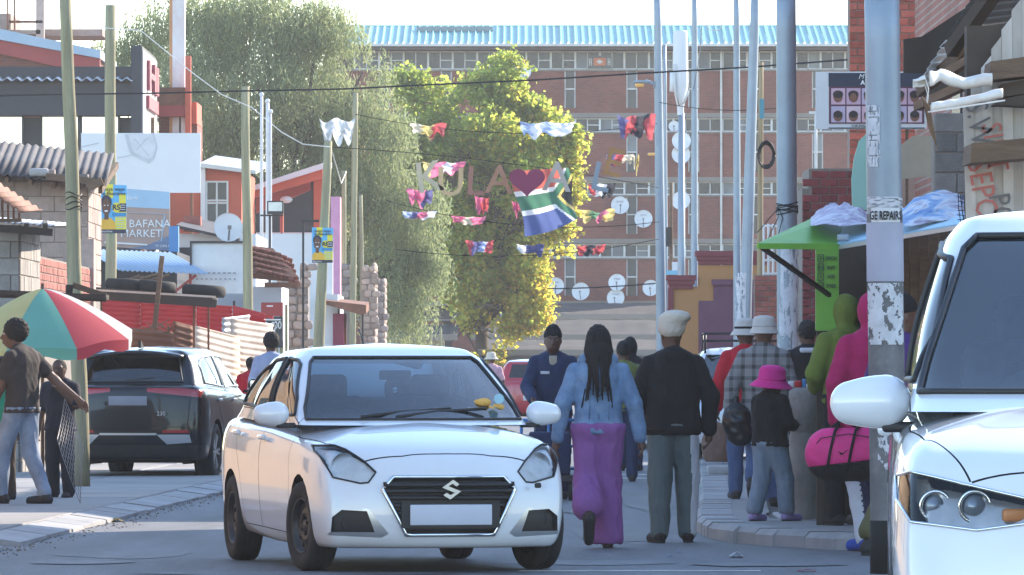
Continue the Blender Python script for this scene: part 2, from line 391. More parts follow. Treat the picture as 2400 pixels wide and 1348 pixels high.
for i, (px, py, w, l) in enumerate(((300, 1300, 1.0, 2.2), (1450, 1250, .8, 5.5), (1400, 1320, 1.3, 1.2), (700, 1345, 2.2, .8), (1520, 1180, .5, 9), (180, 1320, .8, .9), (1800, 1325, 1.1, .9), (1350, 1190, .4, 7))):
    c = GP(px, py); pts = [(c.x + w / 2 * math.cos(a) * rgp.uniform(.75, 1.1), c.y + l / 2 * math.sin(a) * rgp.uniform(.75, 1.1), .003 + .0006 * i) for a in np.linspace(0, 2 * math.pi, 19)[:-1]]
    struct(MB().add(pts, [tuple(range(18))]).build('tar_patch', M('tar patch %d' % (i % 3), ((.125, .133, .147), (.115, .123, .136), (.15, .158, .172))[i % 3], .75, var=.3, scale=3, stretch=(1, .15, 1), dirt=.5, dcol=(.07, .07, .075), dscale=1.5)))
# ================================================================== hostel block at the end of the street
HYD = 278.0
def hx(px): return (px - CX) * HYD / F
def hz(py): return CH - (py - HY) * HYD / F
def brick_tex(name, c1, c2, mort, bw, bh, ms=.02, plane='xz'):
    m = bpy.data.materials.new(name); m.use_nodes = True; nt = m.node_tree; N = nt.nodes; L = nt.links; b = N['Principled BSDF']; b.inputs['Roughness'].default_value = .85
    tc = N.new('ShaderNodeTexCoord'); sp = N.new('ShaderNodeSeparateXYZ'); cb = N.new('ShaderNodeCombineXYZ'); L.new(tc.outputs['Object'], sp.inputs[0])
    ad = N.new('ShaderNodeMath'); L.new(sp.outputs[0], ad.inputs[0]); L.new(sp.outputs[1], ad.inputs[1])
    L.new(ad.outputs[0], cb.inputs[0]); L.new(sp.outputs[2], cb.inputs[1])
    bt = N.new('ShaderNodeTexBrick'); bt.inputs['Color1'].default_value = (*c1, 1); bt.inputs['Color2'].default_value = (*c2, 1); bt.inputs['Mortar'].default_value = (*mort, 1)
    bt.inputs['Scale'].default_value = 1; bt.inputs['Brick Width'].default_value = bw; bt.inputs['Row Height'].default_value = bh; bt.inputs['Mortar Size'].default_value = ms
    L.new(cb.outputs[0], bt.inputs[0])
    n1 = N.new('ShaderNodeTexNoise'); n1.inputs['Scale'].default_value = .5; n1.inputs['Detail'].default_value = 8; L.new(tc.outputs['Object'], n1.inputs[0])
    mr = N.new('ShaderNodeMapRange'); mr.inputs[1].default_value = .3; mr.inputs[2].default_value = .7; mr.inputs[3].default_value = .72; mr.inputs[4].default_value = 1.22; L.new(n1.outputs[0], mr.inputs[0])
    ml = N.new('ShaderNodeVectorMath'); ml.operation = 'SCALE'; L.new(bt.outputs[0], ml.inputs[0]); L.new(mr.outputs[0], ml.inputs['Scale']); L.new(ml.outputs[0], b.inputs['Base Color'])
    MATS[name] = m; return m
m_hbrick = brick_tex('hostel brick', (.27, .07, .045), (.19, .05, .035), (.18, .11, .085), .23, .085, .012)
m_band = M('weathered concrete band', (.24, .21, .185), .85, var=.2, scale=1.2, dirt=.5, dcol=(.16, .14, .12), dscale=1.2)
m_frame = M('white steel frame', (.62, .62, .60), .55, var=.15, scale=2, dirt=.3, dcol=(.3, .27, .24))
m_pane = M('dark window pane', (.022, .03, .04), .25, var=.3, scale=.8, rv=.6)
m_pane2 = M('curtained pane', (.17, .18, .185), .5, var=.3, scale=1.5, rv=.35)
m_turq = M('turquoise roof sheet', (.20, .44, .43), .5, var=.12, scale=.8, dirt=.15, dcol=(.45, .5, .5), rv=.12)
m_soff = M('dark soffit', (.09, .075, .065), .9)
host = thing('hostel_building', 'long red brick hostel block with turquoise roof and bands of windows', 'building', (4, HYD, 0))
XL, XR = hx(760), hx(2090)
bands = [265, 415, 560, 705, 850]; strips = [(120, 163), (277, 309), (426, 457), (572, 604), (716, 748)]
MB().bb(XL, XR, HYD + .25, HYD + 10, 0, hz(115)).build('inner_wall', m_soff, host)
slot_px = [1178 + 145 * i - 145 * 3 for i in range(9)]
for k, (t, b) in enumerate(strips):
    zb = hz(b); zn = hz(bands[k])
    xs = [XL] + [hx(px + d) for px in slot_px for d in (0, 26)] + [XR]; w = MB()
    for i in range(0, len(xs), 2): w.bb(xs[i], xs[i + 1], HYD, HYD + .35, zn, zb)
    for px in slot_px: w.bb(hx(px), hx(px + 26), HYD + .01, HYD + .35, zn, zn + .22)
    w.build('brick_wall', m_hbrick, host)
    MB().bb(XL, XR, HYD - .12, HYD + .35, hz(bands[k] + 11), zn).build('concrete_band', m_band, host)
    MB().bb(XL, XR, HYD - .06, HYD + .3, zb - .07, zb + .0).build('sill', m_band, host)
    for px in slot_px:
        if px < 1150 and k > 0: continue
        x0, x1 = hx(px), hx(px + 26); f = MB(); z0, z1 = zn + .22, zb - .08; zm = lerp(z0, z1, .52)
        for a, c in ((x0, x0 + .05), (x1 - .05, x1)): f.bb(a, c, HYD + .05, HYD + .14, z0, z1)
        f.bb(x0 + .05, x1 - .05, HYD + .05, HYD + .14, zm - .03, zm + .03); wd = f.build('window', m_frame, host)
        MB().bb(x0 + .05, x1 - .05, HYD + .10, HYD + .12, z0, zm - .03).build('pane', m_pane, wd)
        MB().bb(x0 + .05, x1 - .05, HYD + .10, HYD + .12, zm + .03, z1).build('pane', random.choice((m_pane, m_pane, m_pane2)), wd)
    x = hx(1346 - 57.5 * 9); step = 57.5 * HYD / F
    zt = hz(t)
    while x < XR - step:
        if x > hx(1120 if k else 800):
            f = MB(); f.bb(x, x + .09, HYD + .02, HYD + .2, zb, zt); f.bb(x + step * .52, x + step * .52 + .04, HYD + .06, HYD + .16, zb, zt)
            f.bb(x + .09, x + step, HYD + .06, HYD + .16, zt - .05, zt); f.bb(x + .09, x + step, HYD + .06, HYD + .16, zb, zb + .05)
            if random.random() < .6: f.bb(x + step * .56, x + step, HYD + .07, HYD + .13, lerp(zb, zt, .5) - .02, lerp(zb, zt, .5) + .02)
            wd = f.build('window', m_frame, host)
            for a, c in ((x + .09, x + step * .52), (x + step * .52 + .04, x + step)):
                MB().bb(a, c, HYD + .11, HYD + .13, zb + .05, zt - .05).build('pane', random.choice((m_pane, m_pane, m_pane, m_pane2)), wd)
        x += step
# roof: one tray per sheet
ze, zr_ = hz(106), CH - (60 - HY) * (HYD + 4.5) / F
MB().bb(XL - .3, XR + .3, HYD - .9, HYD + .3, hz(119), hz(108)).build('soffit', m_soff, host)
MB().bb(XL - .3, XR + .3, HYD - 1.02, HYD - .9, hz(111), hz(105)).build('gutter', m_frame, host)
tr = MB(); pw = .31; u = Vector((0, 5.5, zr_ - ze)); nn = Vector((0, -(zr_ - ze), 5.5)).normalized()
prof = [(0, 0), (.02, .09), (.06, .09), (.08, 0), (pw, 0)]
tr.add([Vector((a, 0, 0)) + nn * h for a, h in prof] + [Vector((a, 0, 0)) + nn * h + u for a, h in prof], [(i, i + 1, i + 6, i + 5) for i in range(4)])
tr_me = tr.mesh('roof_sheet'); tr_me.materials.append(m_turq); x = XL - .3
while x < XR + .3:
    o = bpy.data.objects.new('roof_sheet', tr_me); COL.objects.link(o); o.location = (x, HYD - 1.0, ze + random.uniform(-.012, .012)); o.parent = host; o.matrix_parent_inverse = wmat(host).inverted(); x += pw
MB().bb(hx(975), hx(1155), HYD + 2.6, HYD + 3.2, ze + .55, ze + .95).build('ridge_vent', M('vent grey', (.2, .25, .27), .6), host)
MB().bb(XL - .3, XR + .3, HYD + 4.4, HYD + 9, zr_ - .15, zr_ + .02).build('ridge_cap', m_turq, host)
MB().tube([(hx(1690), HYD - .1, hz(100)), (hx(1690), HYD - .1, 0)], .05, 8).build('downpipe', m_frame, host)
# patterned panel of geometric bead-like shapes on the top strip
pn = thing('patterned_panel', 'small square panel of orange and white geometric pattern on top hostel window strip', 'panel', (hx(1405), HYD - .1, hz(146)))
MB().bb(hx(1379), hx(1432), HYD - .06, HYD - .02, hz(160), hz(131)).build('board', m_pane, pn)
MB().bb(hx(1391), hx(1420), HYD - .08, HYD - .065, hz(154), hz(136)).build('field', M('orange paint', (.55, .16, .07), .6), pn)
MB().add([(hx(1397), HYD - .09, hz(145)), (hx(1405.5), HYD - .09, hz(150)), (hx(1414), HYD - .09, hz(145)), (hx(1405.5), HYD - .09, hz(140))], [(0, 1, 2, 3)]).build('diamond', m_frame, pn, solid=.01)
for a in (1380.5, 1424.5):
    f = MB(); f.bb(hx(a), hx(a + 1.5), HYD - .08, HYD - .065, hz(154), hz(137)); f.bb(hx(a + 4.5), hx(a + 6), HYD - .08, HYD - .065, hz(154), hz(137)); f.bb(hx(a), hx(a + 6), HYD - .085, HYD - .07, hz(147), hz(145)); f.build('bead_mark', m_frame, pn)
# ------------------------------------------------------------------ satellite dishes
m_dish = M('dish white', (.72, .73, .74), .45, var=.08, scale=2, dirt=.25, dcol=(.45, .42, .4), dscale=3, rv=.08)
m_arm = M('dish arm grey', (.15, .15, .16), .5)
def dish(px, py, r, Y, label, group='satellite dishes on the hostel wall', back=None, text_=None, tilt=.3):
    c = P(px, py, Y); k = Y / F * r
    t = thing('satellite_dish', label, 'satellite dish', c, 0, group)
    R = Matrix.Rotation(math.pi / 2 - tilt * .6, 3, 'X') @ Matrix.Identity(3); R = Matrix.Rotation(random.uniform(-.25, .25), 3, 'Z') @ R
    d = MB(); pr_ = [(.001, -.16 * k)] + [(k * a, -.16 * k * (1 - a * a)) for a in (.25, .5, .75, .92)] + [(k, 0), (k * 1.01, .012), (k * .99, -.02)]
    d.lathe(pr_, c, n=28, R=R); d.build('reflector', m_dish, t, True)
    fp = c + R @ Vector((0, -.15 * k, .75 * k)); lo = c + R @ Vector((0, -.9 * k, -.05 * k))
    a = MB(); a.tube([lo, fp], .018, 6); a.build('feed_arm', m_arm, t); MB().box(fp, (.07, .1, .07)).build('feed_head', m_arm, t)
    b = MB(); bp = c + Vector((0, (back if back else .5), -.1)); b.tube([c + R @ Vector((0, 0, -.16 * k)), c + Vector((0, .3 * (back if back else .5), -.15)), bp], .025, 6); b.build('bracket', m_arm, t)
    if text_:
        RR = R.to_4x4(); me = text_mesh(text_, k * .28, .002); me.transform(Matrix.Translation(c + R @ Vector((0, k * .42, -.095 * k))) @ RR); obj('lettering', me, M('dish print', (.15, .18, .3), .5), t)
    return t
for (px, py, r, w) in ((1453, 481, 21, 'upper of the pair of white dishes right of the flag, on the third floor'), (1508, 513, 21, 'lower of the pair of white dishes right of the flag, beside a slot window'), (1302, 670, 20, 'white dish half behind the yellow tree, lowest brick storey'), (1361, 683, 21, 'white dish right of the yellow tree on the lowest brick storey'), (1446, 662, 20, 'topmost dish of the vertical row of four white dishes'), (1443, 698, 21, 'second dish from the top of the vertical row of four'), (1440, 729, 17, 'smallest dish, third down in the vertical row of four'), (1443, 772, 21, 'bottom dish of the vertical row of four'), (1356, 780, 21, 'white dish low above the beanie man, on a shack roof'), (1525, 675, 19, 'white dish half hidden by the leftmost tall steel pole'), (1225, 167, 20, 'white dish beside the top of the yellow tree, top floor'), (1597, 330, 22, 'upper dish of two behind the antenna mast'), (1596, 362, 22, 'lower dish of two behind the antenna mast'), (1596, 470, 22, 'white dish behind the antenna mast at third floor'), (1580, 296, 13, 'small pale dish left of the antenna mast')):
    low = py > 740
    dish(px, py, r, 262 if low else 276.9, w, back=3 if low else .95, text_=random.choice(('DSTV', 'OVHD', None)) if r > 18 else None)
# ------------------------------------------------------------------ low shacks under the hostel
m_rdark = M('dark tarred roof', (.035, .033, .035), .95, var=.4, scale=.8, dirt=.4, dcol=(.10, .09, .085), dscale=.9)
m_beige = M('beige plaster', (.42, .36, .27), .9, var=.15, scale=1, dirt=.4, dcol=(.2, .16, .12), dscale=.9)
m_bluedoor = M('faded blue door', (.12, .16, .24), .7, var=.2)
def shed(x0, x1, y, zr, zw, label, wall, depth=5, over=.5, doors=()):
    t = thing('low_shack', label, 'shack', ((x0 + x1) / 2, y, 0), 0, 'shacks below the hostel')
    MB().bb(x0, x1, y, y + depth, 0, zw).build('wall', wall, t)
    r = MB(); r.grid(lambda a, b: (lerp(x0 - over, x1 + over, a), lerp(y - over * 1.6, y + depth, b), zw + .05 + b * (zr - zw) + 0.008 * math.sin(a * 60) + .05 * noise.noise(Vector((a * 5, b * 3, zr)))), 60, 4); r.build('roof', m_rdark, t, solid=.06)
    MB().bb(x0 - over, x1 + over, y - over * 1.6 - .04, y - over * 1.6, zw - .12, zw + .1).build('fascia', m_band, t)
    for (a, b, h) in doors: MB().bb(a, b, y - .04, y - .005, 0, h).build('door', m_bluedoor, t)
def sx(px, Y): return (px - CX) * Y / F
shed(sx(1205, 262), sx(1570, 262), 264, P(0, 712, 264).z, P(0, 742, 264).z, 'long shack with dark tarred roof right against the hostel foot', m_beige)
shed(sx(1130, 248), sx(1560, 248), 250, P(0, 752, 250).z, P(0, 790, 250).z, 'beige shack with drooping grey roof in front of the long shack', m_beige, doors=((2, 2.8, 1.7),))
shed(sx(1150, 236), sx(1600, 236), 238, P(0, 800, 238).z, P(0, 826, 238).z, 'lowest shack with blue doors behind the pedestrians', M('grey plaster', (.25, .25, .26), .9, var=.2, dirt=.4), doors=((2.1, 3.4, 1.75), (5, 6.2, 1.75)))
shed(sx(905, 232), sx(1040, 232), 233, P(0, 765, 233).z, P(0, 790, 233).z, 'small shack with pale pillar left of the yellow tree foot', m_beige, depth=3)
# ================================================================== trees
def leaf_mat(name, cols, tr=.45, rough=.5):
    m = bpy.data.materials.new(name); m.use_nodes = True; nt = m.node_tree; N = nt.nodes; L = nt.links; b = N['Principled BSDF']; b.inputs['Roughness'].default_value = rough
    ge = N.new('ShaderNodeNewGeometry'); cr = N.new('ShaderNodeValToRGB'); e = cr.color_ramp.elements
    for i, (p, c) in enumerate(cols):
        el = e[i] if i < 2 else e.new(p); el.position = p; el.color = (*c, 1)
    L.new(ge.outputs['Random Per Island'], cr.inputs[0]); L.new(cr.outputs[0], b.inputs['Base Color'])
    t = N.new('ShaderNodeBsdfTranslucent'); L.new(cr.outputs[0], t.inputs[0]); ms = N.new('ShaderNodeMixShader'); ms.inputs[0].default_value = tr
    L.new(b.outputs[0], ms.inputs[1]); L.new(t.outputs[0], ms.inputs[2]); L.new(ms.outputs[0], N['Material Output'].inputs[0]); MATS[name] = m; return m
def leaf_cloud(C, U, V, bend=0.):
    """numpy arrays of centres and half-axes -> a mesh of 4-gon leaves (rhombus-like)"""
    n = len(C); vs = np.empty((n, 4, 3)); vs[:, 0] = C - U; vs[:, 1] = C - V; vs[:, 2] = C + U; vs[:, 3] = C + V
    me = bpy.data.meshes.new('leaves'); me.vertices.add(4 * n); me.vertices.foreach_set('co', vs.reshape(-1)); me.loops.add(4 * n); me.loops.foreach_set('vertex_index', np.arange(4 * n, dtype=np.int32))
    me.polygons.add(n); me.polygons.foreach_set('loop_start', np.arange(0, 4 * n, 4, dtype=np.int32)); me.polygons.foreach_set('loop_total', np.full(n, 4, dtype=np.int32)); me.update(); me.validate(); return me
rng = np.random.default_rng(5)
m_bark = M('bark', (.085, .065, .05), .95, var=.35, scale=4, bump=.6, stretch=(3, 3, .6))
def unit(a): return a / np.maximum(np.linalg.norm(a, axis=1, keepdims=True), 1e-9)
def limbs(root, base, tips, r0, seed):
    mb = MB(); rnd = random.Random(seed); base = Vector(base)
    fork = base + Vector((0, 0, base.z * 0 + 3.0)); mb.tube([base, base.lerp(fork, .5) + Vector((rnd.uniform(-.2, .2), 0, 0)), fork], [r0, r0 * .85, r0 * .75], 10)
    for t in tips:
        t = Vector(t); m1 = fork.lerp(t, .35) + Vector((rnd.uniform(-.7, .7), rnd.uniform(-.5, .5), rnd.uniform(.2, .9))); m2 = fork.lerp(t, .7) + Vector((rnd.uniform(-.5, .5), rnd.uniform(-.5, .5), rnd.uniform(.1, .6)))
        mb.tube([fork, m1, m2, t], [r0 * .5, r0 * .36, r0 * .2, .03], 7)
        for _ in range(3):
            e = m2 + Vector((rnd.uniform(-1.6, 1.6), rnd.uniform(-1.2, 1.2), rnd.uniform(-.2, 1.6))); mb.tube([m1.lerp(m2, rnd.random()), m2.lerp(e, .5) + Vector((0, 0, .25)), e], [r0 * .16, .06, .02], 6)
    mb.build('trunk', m_bark, root, True)
def pepper(label, Y, blobs, base_px, n_str, seed, cols, llen=.15):
    r = np.random.default_rng(seed); k = Y / F; root = thing('pepper_tree', label, 'tree', (sx(base_px, Y), Y, 0))
    B = np.array([((b[0] - CX) * k, Y + b[4], CH - (b[1] - HY) * k, b[2] * k, b[3] * k) for b in blobs]); wgt = B[:, 3] * B[:, 4]; wgt /= wgt.sum()
    limbs(root, (sx(base_px, Y), Y, 0), [(b[0], b[1], b[2]) for b in B], .38, seed)
    idx = r.choice(len(B), n_str, p=wgt); d = unit(r.normal(size=(n_str, 3))); d[:, 2] = np.abs(d[:, 2]) * np.where(r.random(n_str) < .72, 1, -1)
    rad = r.random(n_str) ** .35
    start = B[idx, :3] + d * np.stack([B[idx, 3], B[idx, 3] * .8, B[idx, 4]], 1) * rad[:, None] * (1 + r.normal(scale=.10, size=n_str))[:, None]
    nz = np.array([noise.noise(Vector(p) * .55) + .6 * noise.noise(Vector(p) * 1.3) for p in start]); keep = nz > -.22; start, d, idx, n_str = start[keep], d[keep], idx[keep], int(keep.sum())
    ln = r.uniform(.5, 1.7, n_str); out = d.copy(); out[:, 2] = 0; out *= r.uniform(.1, .5, n_str)[:, None]
    C = []; U = []; V = []; q = 11
    for j in range(q):
        t = (j + r.random(n_str)) / q
        p = start + out * (t * (1.4 - t))[:, None] + np.stack([np.zeros(n_str), np.zeros(n_str), -ln * t ** 1.25], 1) + r.normal(scale=.05, size=(n_str, 3))
        ax = unit(r.normal(size=(n_str, 3)) * .55 + np.array([0, 0, -1.0])); sd = unit(np.cross(ax, r.normal(size=(n_str, 3))))
        L_ = r.uniform(.7, 1.3, n_str) * llen
        C.append(p); U.append(ax * (L_ / 2)[:, None] * 1.15); V.append(sd * (L_ * .13)[:, None])
    me = leaf_cloud(np.concatenate(C), np.concatenate(U), np.concatenate(V)); obj('crown', me, leaf_mat(label[:14] + ' leaf', cols, .6), root)
    return root
PB = [(620, 60, 170, 120, 0), (430, 60, 150, 100, 1), (300, 120, 110, 70, 2), (250, 170, 70, 50, 2), (740, 90, 120, 110, 0), (540, 200, 190, 130, -1), (740, 230, 170, 120, 0), (850, 170, 70, 70, 0), (640, 330, 170, 120, 1), (480, 320, 120, 120, 2), (860, 330, 120, 120, -1), (800, 450, 150, 110, -1), (940, 480, 110, 120, -1.5), (700, 480, 120, 110, 1), (900, 600, 120, 100, -1.5), (1000, 640, 70, 80, -2), (840, 640, 120, 90, 0), (960, 720, 80, 60, -2), (700, 620, 110, 110, 2), (560, 430, 130, 110, 3)]
pepper('tall grey-green weeping pepper tree behind the left-hand shops', 214, PB, 660, 24000, 3, [(0, (.19, .24, .11)), (1, (.40, .43, .22)), (.5, (.28, .33, .16))])
def broad(name, label, Y, blobs, base_px, n, seed, cols, ls=.2):
    r = np.random.default_rng(seed); k = Y / F; root = thing(name, label, 'tree', (sx(base_px, Y), Y, 0))
    B = np.array([((b[0] - CX) * k, Y + b[4], CH - (b[1] - HY) * k, b[2] * k, b[3] * k) for b in blobs])
    limbs(root, (sx(base_px, Y), Y, 0), [(b[0], b[1], b[2]) for b in B], .32, seed)
    wgt = (B[:, 3] * B[:, 4]); wgt /= wgt.sum(); nc = n // 34
    idx = r.choice(len(B), nc, p=wgt); d = unit(r.normal(size=(nc, 3))); cc = B[idx, :3] + d * np.stack([B[idx, 3], B[idx, 3] * .8, B[idx, 4]], 1) * (r.random(nc) ** .4 * 1.08)[:, None]
    nz = np.array([noise.noise(Vector(p) * .7) for p in cc]); cc = cc[nz > -.10]; nc = len(cc)
    ci = r.integers(0, nc, n); C = cc[ci] + r.normal(scale=.2, size=(n, 3)) * np.array([1, 1, .8])
    nr = unit(r.normal(size=(n, 3)) + np.array([0, -.2, .6])); ax = unit(np.cross(nr, r.normal(size=(n, 3)))); sd = np.cross(nr, ax); L_ = r.uniform(.6, 1.25, n) * ls
    ctr = C[:, 0] - B[:, 0].mean()
    for i, (cn, cols_, lo, hi) in enumerate(cols):
        me_mask = (r.random(n) * 1.0 >= 0)
    low = (CH - (C[:, 2] - 0)) ; zf = (C[:, 2] - C[:, 2].min()) / (np.ptp(C[:, 2]) + 1e-6); xf = (C[:, 0] - C[:, 0].min()) / (np.ptp(C[:, 0]) + 1e-6)
    s = np.clip(.62 - zf * .62 + xf * .40 + r.normal(scale=.22, size=n), 0, 1)     # lower outer boughs have turned yellow first
    for i, (cn, cols_, lo, hi) in enumerate(cols):
        k_ = (s >= lo) & (s < hi)
        obj('crown', leaf_cloud(C[k_], ax[k_] * (L_[k_] / 2)[:, None], sd[k_] * (L_[k_] * .42)[:, None]), leaf_mat(cn, cols_, .8), root)
    return root
YB = [(1170, 190, 60, 70, 0), (1120, 260, 100, 70, 0), (1010, 250, 80, 70, 1), (960, 200, 40, 40, 1), (1200, 290, 90, 80, 0), (1280, 290, 40, 50, 0), (1250, 370, 90, 60, -1), (1300, 400, 50, 70, -1), (1100, 380, 120, 90, 0), (1200, 470, 130, 90, 0), (1290, 520, 55, 60, -1), (1160, 580, 100, 80, 0), (1250, 600, 85, 70, -1), (1240, 680, 70, 50, -1), (1150, 690, 80, 60, 0), (1110, 770, 60, 50, -1), (1180, 760, 60, 40, -1), (1120, 830, 60, 40, -1), (1060, 800, 40, 30, -1), (930, 290, 70, 60, 0), (960, 380, 80, 70, 0), (1010, 330, 80, 70, -1), (1030, 470, 90, 80, -1), (1320, 450, 40, 50, -1), (1230, 740, 50, 40, -1), (1060, 560, 90, 80, -1), (1080, 660, 80, 70, -1), (980, 440, 70, 70, 0), (1330, 330, 30, 40, -1), (1160, 330, 90, 80, -2), (1240, 440, 80, 70, -2)]
broad('plane_tree', 'yellow-green backlit tree turning to autumn in front of the hostel', 238, YB, 1130, 92000, 11, [('leaf green', [(0, (.26, .35, .07)), (1, (.42, .48, .10)), (.5, (.34, .42, .08))], 0, .42), ('leaf lime', [(0, (.44, .52, .08)), (1, (.60, .60, .12)), (.5, (.52, .56, .10))], .42, .72), ('leaf yellow', [(0, (.66, .54, .08)), (1, (.64, .42, .09)), (.5, (.70, .60, .10))], .72, 1.01)], ls=.185)
# ================================================================== cars
FR = [0, .3, .58, .8, .93]
def outline(row, xs):
    """half outline of one level, from front centre round the side to rear centre"""
    xf, xr, w, bf, br, cf, cr = row['o']; pts = []
    for f in FR: pts.append((xf - bf * f ** row.get('pf', 2.4), w * f))
    pts.append((xf - bf - cf, w * .985))
    x0, x1 = xf - bf - cf, xr + br + cr; mid = (x0 + x1) / 2; hl = (x0 - x1) / 2
    for t in xs:
        x = lerp(x0, x1, t); pts.append((x, w * (1.0 - row.get('tp', .02) * abs((x - mid) / hl) ** 3)))
    pts.append((x1, w * .985))
    for f in FR[::-1]: pts.append((xr + br * f ** row.get('pr', 2.4), w * f))
    zf, zm, zr = row['z']; out = []
    for x, y in pts:
        t = (x + 2.0) / 4.0
        z = (zr * (1 - t) + zm * t) if False else (lerp(zm, zf, max(0, (x - 0) / 2.0)) if x > 0 else lerp(zm, zr, max(0, -x / 2.0)))
        out.append((x, y, z + row.get('cr', 0) * (1 - (y / max(w, .01)) ** 2)))
    return out
def crom(Pn, m):
    """Catmull-Rom subdivision of an array along axis 0, m samples per span"""
    n = len(Pn); e = np.concatenate([[2 * Pn[0] - Pn[1]], Pn, [2 * Pn[-1] - Pn[-2]]]); out = []
    for i in range(n - 1):
        p0, p1, p2, p3 = e[i], e[i + 1], e[i + 2], e[i + 3]
        for k in range(m):
            t = k / m; out.append(.5 * (2 * p1 + (p2 - p0) * t + (2 * p0 - 5 * p1 + 4 * p2 - p3) * t * t + (3 * p1 - p0 - 3 * p2 + p3) * t ** 3))
    out.append(Pn[-1]); return np.array(out)
def loft_bm(rows, m1=4, m2=5, sc=(1, 1, 1)):
    xs = [.14, .3, .45, .6, .75, .88]
    G = np.array([outline(r, xs) for r in rows]); G = crom(G, m1); G = np.swapaxes(crom(np.swapaxes(G, 0, 1), m2), 0, 1)
    G[:, :, 1] = np.maximum(G[:, :, 1], 0); G[:, 0, 1] = 0; G[:, -1, 1] = 0
    bm = bmesh.new(); nr, nc = G.shape[:2]
    for s in (1, -1):
        V = [[bm.verts.new((G[j, i, 0] * sc[0], s * G[j, i, 1] * sc[1], G[j, i, 2] * sc[2])) for i in range(nc)] for j in range(nr)]
        for j in range(nr - 1):
            for i in range(nc - 1):
                q = (V[j][i], V[j][i + 1], V[j + 1][i + 1], V[j + 1][i]); q = q if s > 0 else q[::-1]
                try: bm.faces.new(q)
                except ValueError: pass
    bmesh.ops.remove_doubles(bm, verts=bm.verts, dist=.0012); bmesh.ops.dissolve_degenerate(bm, dist=.0006, edges=bm.edges)
    bmesh.ops.recalc_face_normals(bm, faces=bm.faces)
    return bm
AX = {'x': (1, 2), 'y': (0, 2), 'z': (0, 1)}
def inside(poly, p):
    c = False; n = len(poly)
    for i in range(n):
        (x1, y1), (x2, y2) = poly[i], poly[(i + 1) % n]
        if (y1 > p[1]) != (y2 > p[1]) and p[0] < (x2 - x1) * (p[1] - y1) / (y2 - y1) + x1: c = not c
    return c
def cut(bm, poly, ax, cond):
    a, b = AX[ax]; k = 'xyz'.index(ax); lo = [min(p[i] for p in poly) - .002 for i in (0, 1)]; hi = [max(p[i] for p in poly) + .002 for i in (0, 1)]
    fs = [f for f in bm.faces if all(max(v.co[c] for v in f.verts) >= l and min(v.co[c] for v in f.verts) <= h for c, l, h in ((a, lo[0], hi[0]), (b, lo[1], hi[1]))) and cond(f.calc_center_median())]
    if not fs: return
    g = list({e for f in fs for e in f.edges}) + list({v for f in fs for v in f.verts}) + fs
    for i in range(len(poly)):
        (x1, y1), (x2, y2) = poly[i], poly[(i + 1) % len(poly)]
        co = Vector((0, 0, 0)); co[a] = x1; co[b] = y1; no = Vector((0, 0, 0)); no[a] = -(y2 - y1); no[b] = x2 - x1
        if no.length < 1e-6: continue
        g = bmesh.ops.bisect_plane(bm, geom=g, dist=1e-5, plane_co=co, plane_no=no.normalized())['geom']
def grow(poly, d):
    c = (sum(p[0] for p in poly) / len(poly), sum(p[1] for p in poly) / len(poly)); n = len(poly); out = []
    ar = sum(poly[i][0] * poly[(i + 1) % n][1] - poly[(i + 1) % n][0] * poly[i][1] for i in range(n)); sg = 1 if ar > 0 else -1
    for i in range(n):
        p0, p1, p2 = Vector(poly[i - 1]), Vector(poly[i]), Vector(poly[(i + 1) % n]); e1 = (p1 - p0).normalized(); e2 = (p2 - p1).normalized()
        n1 = Vector((e1.y, -e1.x)) * sg; n2 = Vector((e2.y, -e2.x)) * sg; bs = (n1 + n2); k = max(bs.length_squared / 2, .25); out.append(tuple(p1 + bs * d / k))
    return out
